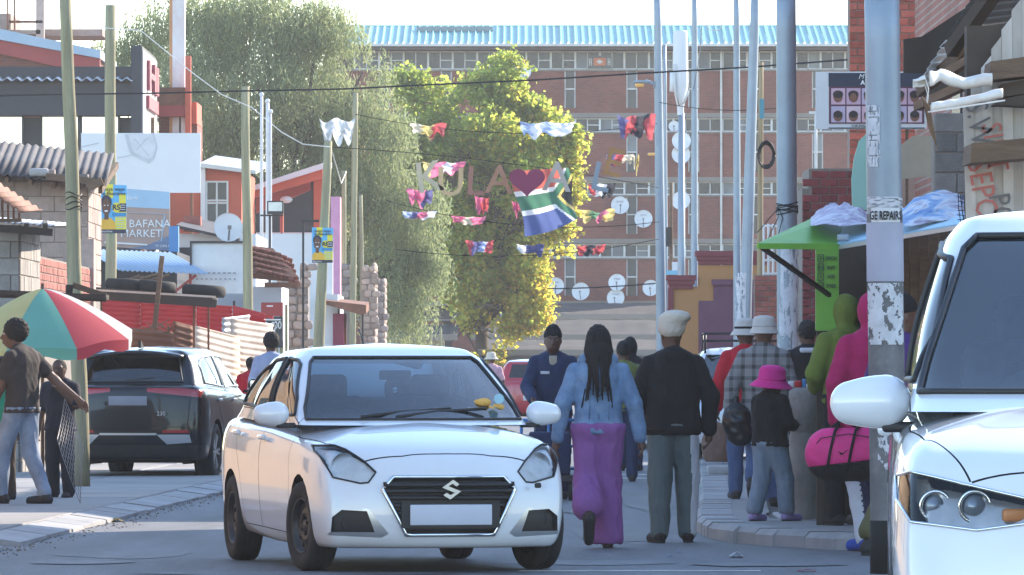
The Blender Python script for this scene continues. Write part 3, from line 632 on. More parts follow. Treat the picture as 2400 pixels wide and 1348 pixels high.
class Car:
    def __init__(s, name, label, cat, loc, rz, scale=(1, 1, 1), group=None):
        s.root = thing(name, label, cat, loc, rz, group); s.root.scale = scale; s.reg = []; s.bms = []
    def region(s, name, poly, ax, cond, mat=None, sym=True, seam=0., recess=0., keep=True, both=None):
        """a patch of the shell given by a convex outline seen along ax"""
        for sg in ((1, -1) if sym else (1,)):
            pl = [((p[0] * sg, p[1]) if ax == 'x' else ((p[0], p[1] * sg) if ax == 'z' else p)) for p in poly]
            if ax == 'y': cd = (lambda c, sg=sg: c.y * sg > .02 and cond(c))
            else: cd = cond
            s.reg.append(dict(name=name, poly=pl, ax=ax, cond=cd, mat=mat, seam=seam, recess=recess, keep=keep, sg=sg))
    def finish(s, body_mat, seam_mat):
        s.objs = {}
        tagl = {}
        faces = {}
        for bm in s.bms:
            for r in s.reg:
                cut(bm, r['poly'], r['ax'], r['cond'])
                if r['seam']: cut(bm, grow(r['poly'], -r['seam']), r['ax'], r['cond'])
            bm.normal_update()
            for f in bm.faces:
                c = f.calc_center_median(); hit = None
                for k, r in enumerate(s.reg):
                    a, b = AX[r['ax']]
                    if r['cond'](c) and inside(r['poly'], (c[a], c[b])):
                        hit = k
                        if r['seam'] and not inside(grow(r['poly'], -r['seam']), (c[a], c[b])): hit = ('seam', k)
                        break
                if isinstance(hit, int) and not s.reg[hit]['keep']: continue
                faces.setdefault('seam' if isinstance(hit, tuple) else hit, []).append(f)
        def make(fl, name, mat, parent, off=0.):
            idx = {}; vs = []; ns = []; fs = []
            for f in fl:
                q = []
                for v in f.verts:
                    if v not in idx: idx[v] = len(vs); vs.append(v.co + v.normal * off); ns.append(v.normal.copy())
                    q.append(idx[v])
                fs.append(q)
            me = bpy.data.meshes.new(name); me.from_pydata(vs, [], fs); me.polygons.foreach_set('use_smooth', [True] * len(fs)); me.update()
            me.normals_split_custom_set_from_vertices([tuple(n) for n in ns])
            return obj(name, me, mat, parent, local=True)
        s.make = make
        body = make(faces.get(None, []), 'body', body_mat, s.root); s.body = body
        if 'seam' in faces: make(faces['seam'], 'seam', seam_mat, s.root, -.004)
        for k, r in enumerate(s.reg):
            if k not in faces: continue
            o = make(faces[k], r['name'], r['mat'] or body_mat, s.root, -r['recess']); s.objs.setdefault(r['name'], []).append(o); o['sg'] = r['sg']
            if r['recess']:                                # the rim that joins a sunken panel to the shell
                bd = {}
                fl = set(faces[k])
                vs = []; fs = []
                for f in fl:
                    for e in f.edges:
                        if sum(1 for x in e.link_faces if x in fl) == 1:
                            a, b = e.verts; i = len(vs); vs += [a.co.copy(), b.co.copy(), b.co - b.normal * r['recess'], a.co - a.normal * r['recess']]; fs.append((i, i + 1, i + 2, i + 3))
                me = bpy.data.meshes.new('rim'); me.from_pydata(vs, [], fs); obj('rim', me, r.get('rimmat') or seam_mat, o, local=True)
        s.faces = faces
        for bm in s.bms: pass
        return s
    def edge_tube(s, name, k_name, rad, mat, parent=None, which=None):
        """a moulding that follows the outline of a region on the shell"""
        for k, r in enumerate(s.reg):
            if r['name'] != k_name or k not in s.faces or (which and r['sg'] != which): continue
            fl = set(s.faces[k]); nb = {}
            for f in fl:
                for e in f.edges:
                    if sum(1 for x in e.link_faces if x in fl) == 1:
                        a, b = e.verts; nb.setdefault(a, []).append(b); nb.setdefault(b, []).append(a)
            if not nb: continue
            st = next(iter(nb)); loop = [st]; prev = None
            while True:
                nx = [v for v in nb[loop[-1]] if v is not prev]
                if not nx: break
                prev = loop[-1]
                if nx[0] is st: break
                loop.append(nx[0])
                if len(loop) > 2000: break
            pts = [v.co + v.normal * rad * .4 for v in loop]; mb = MB(); n = len(pts); ring = 6; vs = []; fs = []
            for i, p in enumerate(pts):
                t = (pts[(i + 1) % n] - pts[i - 1]).normalized(); nv = loop[i].normal; x = t.cross(nv).normalized(); y = nv
                for q in range(ring): a = 2 * math.pi * q / ring; vs.append(p + (x * math.cos(a) + y * math.sin(a)) * rad)
            for i in range(n):
                for q in range(ring): a, b = i * ring + q, i * ring + (q + 1) % ring; c, d = ((i + 1) % n) * ring + q, ((i + 1) % n) * ring + (q + 1) % ring; fs.append((a, b, d, c))
            me = bpy.data.meshes.new(name); me.from_pydata(vs, [], fs); me.polygons.foreach_set('use_smooth', [True] * len(fs)); obj(name, me, mat, parent or s.root, local=True)
def ngon(cx, cz, r, n=22, squash=1.): return [(cx + r * math.cos(2 * math.pi * i / n), cz + r * squash * math.sin(2 * math.pi * i / n)) for i in range(n)]
m_tyre = M('tyre rubber', (.018, .018, .019), .85, var=.25, scale=8, bump=.2, dirt=.3, dcol=(.06, .055, .05), dscale=5)
m_blk = M('black plastic', (.014, .014, .016), .5, var=.2, scale=6)
m_steelblk = M('black steel wheel', (.035, .036, .04), .45, metal=.3, var=.3, scale=6, dirt=.35, dcol=(.12, .11, .1), dscale=6)
m_chrome = M('chrome', (.78, .79, .80), .12, metal=1., var=.03)
m_silver = M('satin silver', (.55, .56, .57), .3, metal=.8, var=.05)
m_seam = M('panel gap', (.02, .02, .022), .9)
m_wpaint = M('white car paint', (.74, .75, .77), .28, var=.03, scale=1.2, coat=1., dirt=.10, dcol=(.45, .42, .38), dscale=2.2)
m_under = M('underbody black', (.01, .01, .01), .95)
m_lamp = M('lamp housing', (.85, .86, .88), .3, var=.15, scale=14)
m_clear = glass('lamp lens', (.96, .97, .98), ior=1.45)
m_wind = glass('windscreen glass', (.58, .74, .80), ior=1.85)
m_side = glass('side glass', (.38, .43, .44))
m_dark = glass('privacy glass', (.06, .07, .075))
m_amber = M('amber lens', (.75, .25, .04), .25)
m_redl = M('red lamp lens', (.35, .012, .015), .15, coat=1.)
m_seat = M('grey seat fabric', (.10, .10, .105), .9, var=.2, scale=20)
m_dash = M('dashboard plastic', (.025, .026, .03), .7)
m_plate = M('blank number plate', (.55, .58, .66), .4, var=.06, scale=3)
def wheel(car, x, side, yc, r, w, style='steel', steer=0.):
    """tyre + rim; side +1 left, -1 right of the car"""
    t = bpy.data.objects.new('wheel', None); COL.objects.link(t); t.parent = car.root; t.location = (x, side * yc, r); t.rotation_euler = (0, 0, steer)
    d = MB(); hw = w / 2; rr = r * .62
    prof = [(rr, -hw * .8), (r * .70, -hw), (r * .86, -hw * 1.02), (r * .95, -hw * .93), (r * .99, -hw * .72), (r, -hw * .4), (r * .992, -hw * .36), (r * .992, -hw * .30), (r, -hw * .26), (r, 0), (r * .992, hw * .02), (r * .992, hw * .06), (r, hw * .1), (r, hw * .4), (r * .99, hw * .72), (r * .95, hw * .93), (r * .86, hw * 1.02), (r * .70, hw), (rr, hw * .8)]
    d.lathe(prof, n=44, axis='Y'); d.build('tyre', m_tyre, t, True, local=True)
    o = side; m = MB(); dep = .0
    if style == 'steel':
        pr_ = [(rr * 1.01, hw * .8), (rr * .99, hw * .9), (rr * .95, hw * .86), (rr * .90, hw * .55), (rr * .84, hw * .35), (rr * .70, hw * .42), (rr * .55, hw * .58), (rr * .42, hw * .62), (rr * .38, hw * .50), (rr * .24, hw * .46), (rr * .2, hw * .62), (rr * .02, hw * .66)]
        m.lathe([(a, o * b) for a, b in pr_], n=40, axis='Y')
        rim = m.build('rim', m_steelblk, t, True, local=True)
        h = MB()
        for k in range(12):
            a = 2 * math.pi * k / 12; h.box((rr * .76 * math.cos(a), o * hw * .40, rr * .76 * math.sin(a)), (rr * .17, .012, rr * .13), Matrix.Rotation(-a, 3, 'Y'))
        for k in range(4):
            a = 2 * math.pi * k / 4 + .4; h.lathe([(.001, 0), (.011, 0), (.011, o * .02), (.001, o * .02)], (rr * .31 * math.cos(a), o * hw * .50, rr * .31 * math.sin(a)), 'Y', 6)
        h.build('bolt', m_blk, rim, local=True)['kind'] = 'stuff'
    else:
        m.lathe([(a, o * b) for a, b in [(rr * 1.01, hw * .8), (rr, hw * .92), (rr * .95, hw * .9), (rr * .92, hw * .3), (rr * .9, -hw * .5), (rr * .2, -hw * .5)]], n=40, axis='Y'); rim = m.build('rim', m_steelblk, t, True, local=True)
        sp = MB()
        for k in range(5):
            for q in (-.16, .16):
                a = 2 * math.pi * k / 5 + q; b = 2 * math.pi * k / 5 + q * .45
                sp.bar((rr * .18 * math.cos(b), o * hw * .72, rr * .18 * math.sin(b)), (rr * .95 * math.cos(a), o * hw * .82, rr * .95 * math.sin(a)), rr * .13, .03, Vector((0, 1, 0)))
        sp.lathe([(.001, o * hw * .86), (rr * .2, o * hw * .84), (rr * .22, o * hw * .6)], axis='Y', n=16); sp.build('spoke', m_silver, rim, 'auto', local=True)
    return t
def rod(car, name, pts, r, mat, parent=None, n=8): return MB().tube(pts, r, n).build(name, mat, parent or car.root, True, local=True)
def rbox(name, c, d, bev, mat, parent, R=None, seg=3):
    bm = bmesh.new(); bmesh.ops.create_cube(bm, size=1); bmesh.ops.scale(bm, vec=d, verts=bm.verts); bmesh.ops.bevel(bm, geom=list(bm.edges), offset=bev, segments=seg, affect='EDGES', profile=.5)
    me = bpy.data.meshes.new(name); bm.to_mesh(me); bm.free()
    if R is not None: me.transform(R.to_4x4())
    me.transform(Matrix.Translation(Vector(c))); me.polygons.foreach_set('use_smooth', [True] * len(me.polygons))
    return obj(name, me, mat, parent, local=True)
def cabin(car, xs_front, zs, wheel_side=-1, x_dash=.75, rear=True, roof=1.4):
    """seats, dashboard, steering wheel, mirror; right-hand drive"""
    rt = car.root
    d = MB(); d.prism([(x_dash + .35, -.66, zs + .32), (x_dash - .05, -.66, zs + .42), (x_dash - .22, -.66, zs + .36), (x_dash - .24, -.66, zs), (x_dash + .35, -.66, zs)], (0, 1.32, 0)); d.build('dashboard', m_dash, rt, local=True)
    MB().bb(-1.3, x_dash + .3, -.68, .68, .22, .32).build('cabin_floor', m_under, rt, local=True)
    for sd in (-1, 1):
        rbox('seat', (xs_front, sd * .36, zs - .02), (.5, .5, .18), .06, m_seat, rt)
        rbox('seat_back', (xs_front - .27, sd * .36, zs + .33), (.14, .5, .62), .06, m_seat, rt, Matrix.Rotation(-.2, 3, 'Y'))
        rbox('headrest', (xs_front - .38, sd * .36, zs + .70), (.09, .27, .17), .04, m_seat, rt, Matrix.Rotation(-.2, 3, 'Y'))
    if rear:
        rbox('rear_seat', (xs_front - 1.12, 0, zs + .33), (.16, 1.22, .6), .06, m_seat, rt, Matrix.Rotation(-.3, 3, 'Y'))
        for sd in (-1, 1): rbox('headrest', (xs_front - 1.25, sd * .36, zs + .68), (.09, .27, .14), .04, m_seat, rt)
    a = Matrix.Rotation(math.radians(65), 3, 'Y'); mb = MB(); c = Vector((x_dash - .38, wheel_side * .36, zs + .40)); pts = [c + a @ Vector((.18 * math.cos(t), .18 * math.sin(t), 0)) for t in np.linspace(0, 2 * math.pi, 25)]
    mb.tube(pts, .016, 8); mb.bar(pts[6], pts[18], .03, .02); mb.build('steering_wheel', m_blk, rt, True, local=True)
    rbox('rear_view_mirror', (x_dash - .55, 0, roof - .12), (.03, .22, .065), .012, m_blk, rt)
    return
def mirror(car, c, side, mat, size=(.12, .20, .14), under=True):
    """side +1 left of the car: a shell tapering outwards, flat glass behind"""
    f = Field(.008); x, y, z = size[0] * .5, size[1] * .5, size[2] * .5; r0, r1 = z * .80, z * .62
    for dz in (-.22, 0., .2): f.rc((0, -(y - r0) * side, dz * z), (0, (y - r1) * side, dz * z * .8 - .06 * z), r0, r1, .03)
    f.el((x * .35, -.1 * y * side, 0), (x * .8, y * .8, z * .85), .04)
    me = f.mesh('door_mirror', [((-x * .72, 0, 0), (-1, 0, .04))]); me.transform(Matrix.Translation(c) @ Matrix.Rotation(side * .10, 4, 'Z')); sh = obj('door_mirror', me, mat, car.root, local=True)
    rbox('mirror_foot', (c[0] + .01, c[1] - side * size[1] * .46, c[2] - size[2] * .50), (size[0] * .6, size[1] * .6, .035), .012, m_blk, sh)
    MB().bb(c[0] - x * .72 - .006, c[0] - x * .72 - .001, c[1] - y * .75, c[1] + y * .75, c[2] - z * .7, c[2] + z * .7).build('mirror_glass', m_chrome, sh, local=True)
    return sh
front = lambda c: c.x > 1.05
# ------------------------------------------------------------------ white saloon in the middle of the road
def saloon():
    loc = P(908, 862, 43.9); loc.z = 0; YAW = math.radians(-90 + 13.2) - math.pi * 0
    c = Car('saloon_car', 'white saloon car with black steel wheels driving towards us', 'car', (loc.x, loc.y, 0), YAW)
    R = lambda xf, xr, w, z, bf=.22, br=.2, cf=.22, cr=.22, **k: dict(o=(xf, xr, w, bf, br, cf, cr), z=z, **k)
    c.bms.append(loft_bm([
        R(1.76, -1.80, .66, (.20, .20, .26), cf=.3), R(1.90, -1.92, .775, (.165, .17, .25), bf=.25), R(1.965, -1.965, .825, (.215, .23, .30), bf=.25), R(1.988, -1.98, .85, (.33, .36, .40), bf=.25), R(1.985, -1.99, .862, (.48, .50, .55), bf=.26, cf=.24),
        R(1.965, -1.99, .866, (.60, .64, .70), bf=.28, cf=.26), R(1.925, -1.97, .862, (.70, .76, .83), bf=.30, cf=.28), R(1.875, -1.955, .842, (.77, .86, .93), bf=.31, cf=.30, cr_=0), R(1.80, -1.93, .80, (.815, .93, .99), bf=.30, cf=.30), R(1.64, -1.86, .70, (.86, .965, 1.02), bf=.27, cf=.28), R(1.36, -1.78, .50, (.92, .985, 1.035), bf=.2, cf=.2), R(1.0, -1.7, .0, (1.0, 1.0, 1.05), bf=.05, cf=.1)], 5, 5))
    c.bms.append(loft_bm([R(1.16, -1.72, .80, (.96, .97, 1.02), bf=.28, br=.22, cf=.10, cr=.16, tp=.06), R(1.02, -1.60, .79, (1.03, 1.02, 1.07), bf=.27, br=.2, cf=.10, cr=.16, tp=.05), R(.74, -1.42, .755, (1.19, 1.19, 1.2), bf=.25, br=.18, cf=.10, cr=.2, tp=.05), R(.40, -1.18, .68, (1.365, 1.365, 1.34), bf=.20, br=.15, cf=.1, cr=.2, tp=.06),
        R(.20, -1.02, .62, (1.44, 1.445, 1.42), bf=.16, br=.12, cf=.1, cr=.18), R(.05, -.9, .50, (1.48, 1.49, 1.46), bf=.12, br=.1, cf=.1, cr=.15), R(-.2, -.6, .0, (1.515, 1.522, 1.5), bf=.02, br=.02, cf=.1, cr=.1)], 5, 5))
    low = lambda k: k.z < .72
    c.region('arch_front', ngon(1.19, .31, .335), 'y', lambda k: low(k) and abs(k.y) > .5, keep=False); c.region('arch_rear', ngon(-1.25, .31, .335), 'y', lambda k: low(k) and abs(k.y) > .5, keep=False)
    fr = lambda k: k.x > 1.25 and k.z < .95
    grille_p = [(-.37, .632), (-.443, .55), (-.295, .255), (.295, .255), (.443, .55), (.37, .632)]
    c.region('grille', grille_p, 'x', fr, m_blk, sym=False, recess=.035)
    c.region('headlight', [(.478, .665), (.53, .597), (.58, .592), (.745, .63), (.79, .73), (.808, .80), (.80, .835), (.70, .838), (.64, .812), (.545, .738)], 'x', lambda k: k.x > 1.1 and k.z < .95, m_clear)
    c.region('fog_recess', [(.495, .272), (.545, .41), (.70, .418), (.76, .37), (.765, .272)], 'x', fr, m_blk, recess=.03)
    c.region('fog_trim', [(.405, .262), (.45, .235), (.775, .25), (.78, .262), (.768, .272), (.56, .43), (.535, .425)], 'x', fr, m_silver)
    c.region('tow_eye_cover', [(.575, .545), (.615, .545), (.615, .575), (.575, .575)], 'x', lambda k: fr(k), m_blk, sym=False) if False else None
    c.region('windscreen', [(-.735, 1.0), (.735, 1.0), (.72, 1.08), (.585, 1.385), (.55, 1.418), (-.55, 1.418), (-.585, 1.385), (-.72, 1.08)], 'x', lambda k: k.x > .0 and k.z > .9, m_wind, sym=False)
    c.region('rear_window', [(-.64, 1.1), (.64, 1.1), (.55, 1.38), (-.55, 1.38)], 'x', lambda k: k.x < -.95 and k.z > 1.0, m_wind, sym=False)
    c.region('front_window', [(.66, 1.035), (.56, 1.14), (.20, 1.37), (.10, 1.40), (-.16, 1.415), (-.13, 1.06), (.5, 1.03)], 'y', lambda k: k.z > 1.0, m_side)
    c.region('rear_side_window', [(-.22, 1.06), (-.25, 1.415), (-.62, 1.40), (-.98, 1.30), (-1.22, 1.15), (-1.2, 1.10)], 'y', lambda k: k.z > 1.0, m_side)
    c.region('bonnet', [(1.80, -.60), (1.86, -.3), (1.87, 0), (1.86, .3), (1.80, .60), (1.52, .745), (1.0, .79), (.8, .79), (.8, -.79), (1.0, -.79), (1.52, -.745)], 'z', lambda k: k.z > .72 and k.z < 1.02 and k.x > .7, None, sym=False, seam=.007)
    c.region('door', [(.80, .30), (.86, .60), (.80, .98), (.64, 1.03), (-.175, 1.05), (-.175, .26), (.7, .24)], 'y', lambda k: k.z < 1.06, None, seam=.006)
    c.region('door', [(-.185, .26), (-.185, 1.05), (-1.22, 1.08), (-1.12, .90), (-.90, .62), (-.78, .27)], 'y', lambda k: k.z < 1.09, None, seam=.006)
    c.finish(m_wpaint, m_seam)
    rt = c.root
    for bm in c.bms: pass
    c.edge_tube('grille_surround', 'grille', .014, m_chrome)
    c.edge_tube('lamp_gasket', 'headlight', .006, m_blk)
    c.edge_tube('window_seal', 'windscreen', .011, m_blk); c.edge_tube('window_seal', 'front_window', .012, m_blk); c.edge_tube('window_seal', 'rear_side_window', .012, m_blk)
    for o in c.objs.get('door', []):
        sg = o['sg']; x = -.10 if o.name in ('door', 'door.001') else -1.0
    for sg in (1, -1):
        for x, z in ((-.05, .875), (-.98, .90)):
            dpar = [o for o in c.objs['door'] if o['sg'] == sg][0 if x > -.5 else 1]
            rbox('door_handle', (x, sg * .868, z), (.19, .035, .035), .014, m_wpaint, dpar)
    g = c.objs['grille'][0]
    for z in (.585, .545, .50, .45, .40, .345, .30):
        w = .44 if z > .53 else lerp(.30, .43, (z - .26) / .27); s = MB()
        s.grid(lambda a, b: (1.975 - .20 * (abs(lerp(-w, w, a)) / .86) ** 2.4 - .012 * b, lerp(-w, w, a), z - .014 + .028 * b), 16, 1); s.build('slat', m_blk, g, True, local=True, solid=.012)
    # emblem: the slanted S of two folded bars
    em = MB(); s_ = .072
    S_pts = [(.06, .035), (.03, .058), (-.01, .082), (-.07, .036), (-.02, .0), (.035, -.0), (.0, -.025), (-.06, .0 - .002), (-.07, -.0)]
    up = [(.07, .045), (.015, .085), (-.085, .015), (.03, -.03), (-.01, -.052), (-.045, -.03), (-.075, -.052), (-.012, -.09), (.085, -.018), (-.03, .028), (.01, .05), (.045, .025)]
    em.prism([(2.0, a * .74, .553 + b * .74) for a, b in up], (.012, 0, 0)); em.build('emblem', m_silver, rt, local=True)
    rbox('number_plate', (1.995, 0, .385), (.014, .55, .135), .006, m_plate, rt); MB().bb(1.955, 1.987, -.33, .33, .30, .47).build('plate_holder', m_blk, rt, local=True)
    for sg in (1, -1):
        fg = [o for o in c.objs['fog_recess'] if o['sg'] == sg][0]
        MB().lathe([(.001, .0), (.045, .0), (.05, .012), (.062, .016), (.065, 0)], (1.80, sg * .635, .34), 'X', 20).build('fog_blank', m_dash, fg, True, local=True)
        hl = [o for o in c.objs['headlight'] if o['sg'] == sg][0]
        k = c.reg.index([r for r in c.reg if r['name'] == 'headlight' and r['sg'] == sg][0]); ob = c.make(c.faces[k], 'lamp_housing', m_lamp, hl, -.035)
        b = MB(); cc = Vector((1.60, sg * .655, .705)); b.lathe([(.085, .10), (.075, .06), (.05, .025), (.02, .01), (.001, .008)], cc, 'X', 22); b.build('reflector', m_chrome, hl, True, local=True)
        MB().ball(cc + Vector((.055, 0, 0)), .022, 10, 6).build('bulb', m_plate, hl, True, local=True)
        rbox('indicator', (1.745, sg * .555, .635), (.04, .10, .055), .012, m_amber, hl, Matrix.Rotation(sg * -.35, 3, 'Z'))
        mirror(c, (.66, sg * .945, 1.04), sg, m_wpaint, (.13, .22, .155))
        rod(c, 'wiper', [(1.03, sg * .12 - .28, 1.02), (.95, sg * .12 + .02, 1.055), (.92, sg * .12 + .36, 1.075)], .011, m_blk)
    rbox('tow_eye_cover', (1.93, .60, .575), (.03, .045, .035), .012, m_blk, rt)
    cabin(c, .1, .52, 1 if False else -1, x_dash=.80, roof=1.42)
    tx = MB()
    for i in range(9): tx.ball((.78 + random.uniform(-.04, .04), .52 + random.uniform(-.09, .09), 1.06 + random.uniform(-.02, .06)), (.035, .05, .03), 8, 5)
    tx.build('dashboard_toy', M('yellow plush', (.75, .42, .10), .9), rt, True, local=True)
    MB().ball((.34, .0 - .02, 1.2), .022, 8, 6).build('hanging_charm', m_chrome, rt, True, local=True)
    MB().lathe([(.001, 0), (.035, 0)], (.80, .60, 1.14), 'X', 16).build('licence_disc', M('pale blue paper', (.35, .6, .7), .6), rt, local=True)
    rod(c, 'aerial', [(-.75, 0, 1.49), (-.95, .0, 1.62)], .005, m_blk)
    st = math.radians(8)
    for x in (1.19, -1.25):
        for sg in (1, -1): wheel(c, x, sg, .765, .30, .185, 'steel', st if x > 0 else 0)
    u = MB(); u.bb(-1.75, 1.72, -.62, .62, .19, .24); u.bb(-1.6, -.9, -.78, .78, .24, .62) if False else None; u.build('underbody', m_under, rt, local=True)
    for x in (1.19, -1.25):
        for sg in (1, -1):
            a = MB(); n = 16
            a.grid(lambda p, q: (x + .36 * math.cos(math.pi * p), sg * lerp(.52, .80, q), .29 + .36 * math.sin(math.pi * p)), n, 1); a.bb(x - .34, x + .34, sg * .5 - .005, sg * .5 + .005, .2, .64); a.build('wheel_liner', m_under, rt, local=True)
    return c
saloon()
# ------------------------------------------------------------------ dark SUV parked on the left pavement, seen from behind
RW = lambda xf, xr, w, z, bf=.22, br=.16, cf=.22, cr=.2, **k: dict(o=(xf, xr, w, bf, br, cf, cr), z=z, **k)
m_bpaint = M('black car paint', (.006, .007, .010), .3, var=.1, coat=.55, spec=.25)
def liners(c, xs, r, yi, yo):
    for x in xs:
        for sg in (1, -1):
            a = MB(); a.grid(lambda p, q: (x + (r + .07) * math.cos(math.pi * p), sg * lerp(yi, yo, q), r + (r + .06) * math.sin(math.pi * p)), 16, 1); a.bb(x - r, x + r, sg * yi - .005, sg * yi + .005, .2, r * 2 + .05); a.build('wheel_liner', m_under, c.root, local=True)
def suv():
    rear = P(300, 862, 75); c = Car('suv_car', 'black SUV parked half on the left pavement, tail towards us', 'car', (rear.x + .30, 77.1, .012), math.radians(90 - 8))
    c.bms.append(loft_bm([RW(1.95, -1.95, .72, (.24, .22, .26)), RW(2.1, -2.08, .85, (.24, .22, .27)), RW(2.17, -2.14, .895, (.36, .34, .40)), RW(2.2, -2.17, .91, (.52, .50, .56)), RW(2.19, -2.165, .915, (.66, .68, .74)), RW(2.15, -2.15, .91, (.78, .84, .92)), RW(2.08, -2.135, .895, (.88, .95, 1.03)), RW(1.98, -2.11, .86, (.95, 1.03, 1.10)), RW(1.8, -2.04, .76, (1.0, 1.06, 1.14)), RW(1.45, -1.95, .5, (1.04, 1.08, 1.15)), RW(1.0, -1.8, 0, (1.1, 1.1, 1.15), bf=.05, cf=.1)], 4, 5))
    c.bms.append(loft_bm([RW(1.3, -2.08, .83, (1.0, 1.02, 1.08), bf=.3, br=.14, cf=.1, cr=.14, tp=.05), RW(1.05, -2.0, .80, (1.1, 1.1, 1.14), bf=.28, br=.13, cf=.1, cr=.16, tp=.06), RW(.75, -1.83, .75, (1.26, 1.26, 1.28), bf=.25, br=.12, cf=.1, cr=.2, tp=.08), RW(.4, -1.66, .68, (1.43, 1.44, 1.42), bf=.2, br=.1, cf=.1, cr=.2, tp=.08), RW(.2, -1.62, .62, (1.51, 1.53, 1.50), bf=.16, br=.1, cf=.1, cr=.2), RW(.0, -1.5, .48, (1.55, 1.575, 1.545), bf=.1, br=.1, cf=.1), RW(-.3, -1.0, 0, (1.58, 1.60, 1.57), bf=.02, br=.02, cf=.1, cr=.1)], 4, 5))
    for x in (1.33, -1.30): c.region('arch', ngon(x, .35, .385), 'y', lambda k: k.z < .82 and abs(k.y) > .5, keep=False)
    rr = lambda k: k.x < -1.2
    c.region('rear_window', [(-.60, 1.17), (.60, 1.17), (.55, 1.30), (.50, 1.465), (-.50, 1.465), (-.55, 1.30)], 'x', lambda k: rr(k) and k.z > 1.05, m_dark, sym=False)
    c.region('tail_lamp', [(.22, 1.055), (.84, .99), (.86, 1.075), (.60, 1.10), (.22, 1.10)], 'x', rr, m_redl)
    c.region('reflector', [(.40, .575), (.72, .575), (.70, .61), (.42, .61)], 'x', rr, m_redl)
    c.region('exhaust_trim', [(.34, .555), (.72, .555), (.74, .46), (.46, .44)], 'x', rr, m_silver)
    c.region('bumper_strip', [(-.34, .548), (.34, .548), (.34, .572), (-.34, .572)], 'x', rr, m_silver, sym=False)
    c.region('lower_bumper', [(-.86, .2), (.86, .2), (.86, .43), (-.86, .43)], 'x', lambda k: k.x < -1.75, m_blk, sym=False)
    c.region('tailgate', [(-.70, .64), (.70, .64), (.74, 1.15), (-.74, 1.15)], 'x', rr, None, sym=False, seam=.008)
    c.region('front_window', [(.72, 1.12), (.36, 1.38), (.1, 1.47), (-.32, 1.48), (-.30, 1.11)], 'y', lambda k: k.z > 1.05, m_dark); c.region('rear_side_window', [(-.38, 1.11), (-.40, 1.48), (-.95, 1.46), (-1.4, 1.36), (-1.38, 1.16)], 'y', lambda k: k.z > 1.05, m_dark)
    c.region('windscreen', [(-.74, 1.1), (.74, 1.1), (.58, 1.47), (-.58, 1.47)], 'x', lambda k: k.x > 0 and k.z > 1.02, m_wind, sym=False)
    c.region('door', [(.85, .34), (.9, .8), (.7, 1.1), (-.34, 1.09), (-.34, .30)], 'y', lambda k: k.z < 1.1, None, seam=.007); c.region('door', [(-.35, .30), (-.35, 1.09), (-1.4, 1.13), (-1.2, .9), (-.95, .66), (-.82, .31)], 'y', lambda k: k.z < 1.14, None, seam=.007)
    c.finish(m_bpaint, m_seam); rt = c.root
    c.edge_tube('window_seal', 'rear_window', .010, m_blk); c.edge_tube('window_trim', 'rear_side_window', .012, m_silver); c.edge_tube('window_trim', 'front_window', .012, m_silver)
    sp = MB(); sp.grid(lambda a, b: (-1.55 - .18 * b, lerp(-.56, .56, a), 1.545 - .03 * b - .06 * (2 * a - 1) ** 2), 12, 2); sp.build('spoiler', m_bpaint, rt, True, local=True, solid=.03)
    fn = MB(); fn.prism([(-1.25, -.015, 1.575), (-1.45, -.015, 1.57), (-1.46, -.015, 1.66), (-1.40, -.015, 1.65)], (0, .03, 0)); fn.build('aerial_fin', m_blk, rt, local=True)
    MB().bar((-2.05, .05, 1.185), (-1.99, -.28, 1.22), .02, .02).build('rear_wiper', m_blk, rt, local=True)
    rbox('number_plate', (-2.16, 0, .95), (.012, .46, .11), .004, M('mauve plate', (.22, .22, .26), .5), rt)  # blank plate in dull mauve grey, darker than the other plates
    text('230', (0, 0, 0), .07, m_silver, rt, R=Matrix.Identity(4)).matrix_basis = Matrix.Translation((-2.175, -.40, .80)) @ Matrix.Rotation(math.radians(-90), 4, 'Z') @ Matrix.Rotation(math.radians(90), 4, 'X')
    bpy.data.objects[-1:] 
    MB().bb(-1.9, 1.9, -.7, .7, .22, .27).build('underbody', m_under, rt, local=True)
    cabin(c, .1, .62, -1, x_dash=.85, roof=1.5)
    for sg in (1, -1):
        mirror(c, (.72, sg * 1.03, 1.13), sg, m_bpaint, (.14, .24, .15))
        for x in (-.22, -1.15): rbox('door_handle', (x, sg * .915, .96), (.2, .03, .03), .01, m_silver, [o for o in c.objs['door'] if o['sg'] == sg][0 if x > -.5 else 1])
    for x in (1.33, -1.30):
        for sg in (1, -1): wheel(c, x, sg, .79, .345, .225, 'alloy')
    liners(c, (1.33, -1.30), .345, .56, .86)
    for o in rt.children:
        if o.name.startswith('lettering'): o.matrix_parent_inverse = Matrix.Identity(4)
suv()
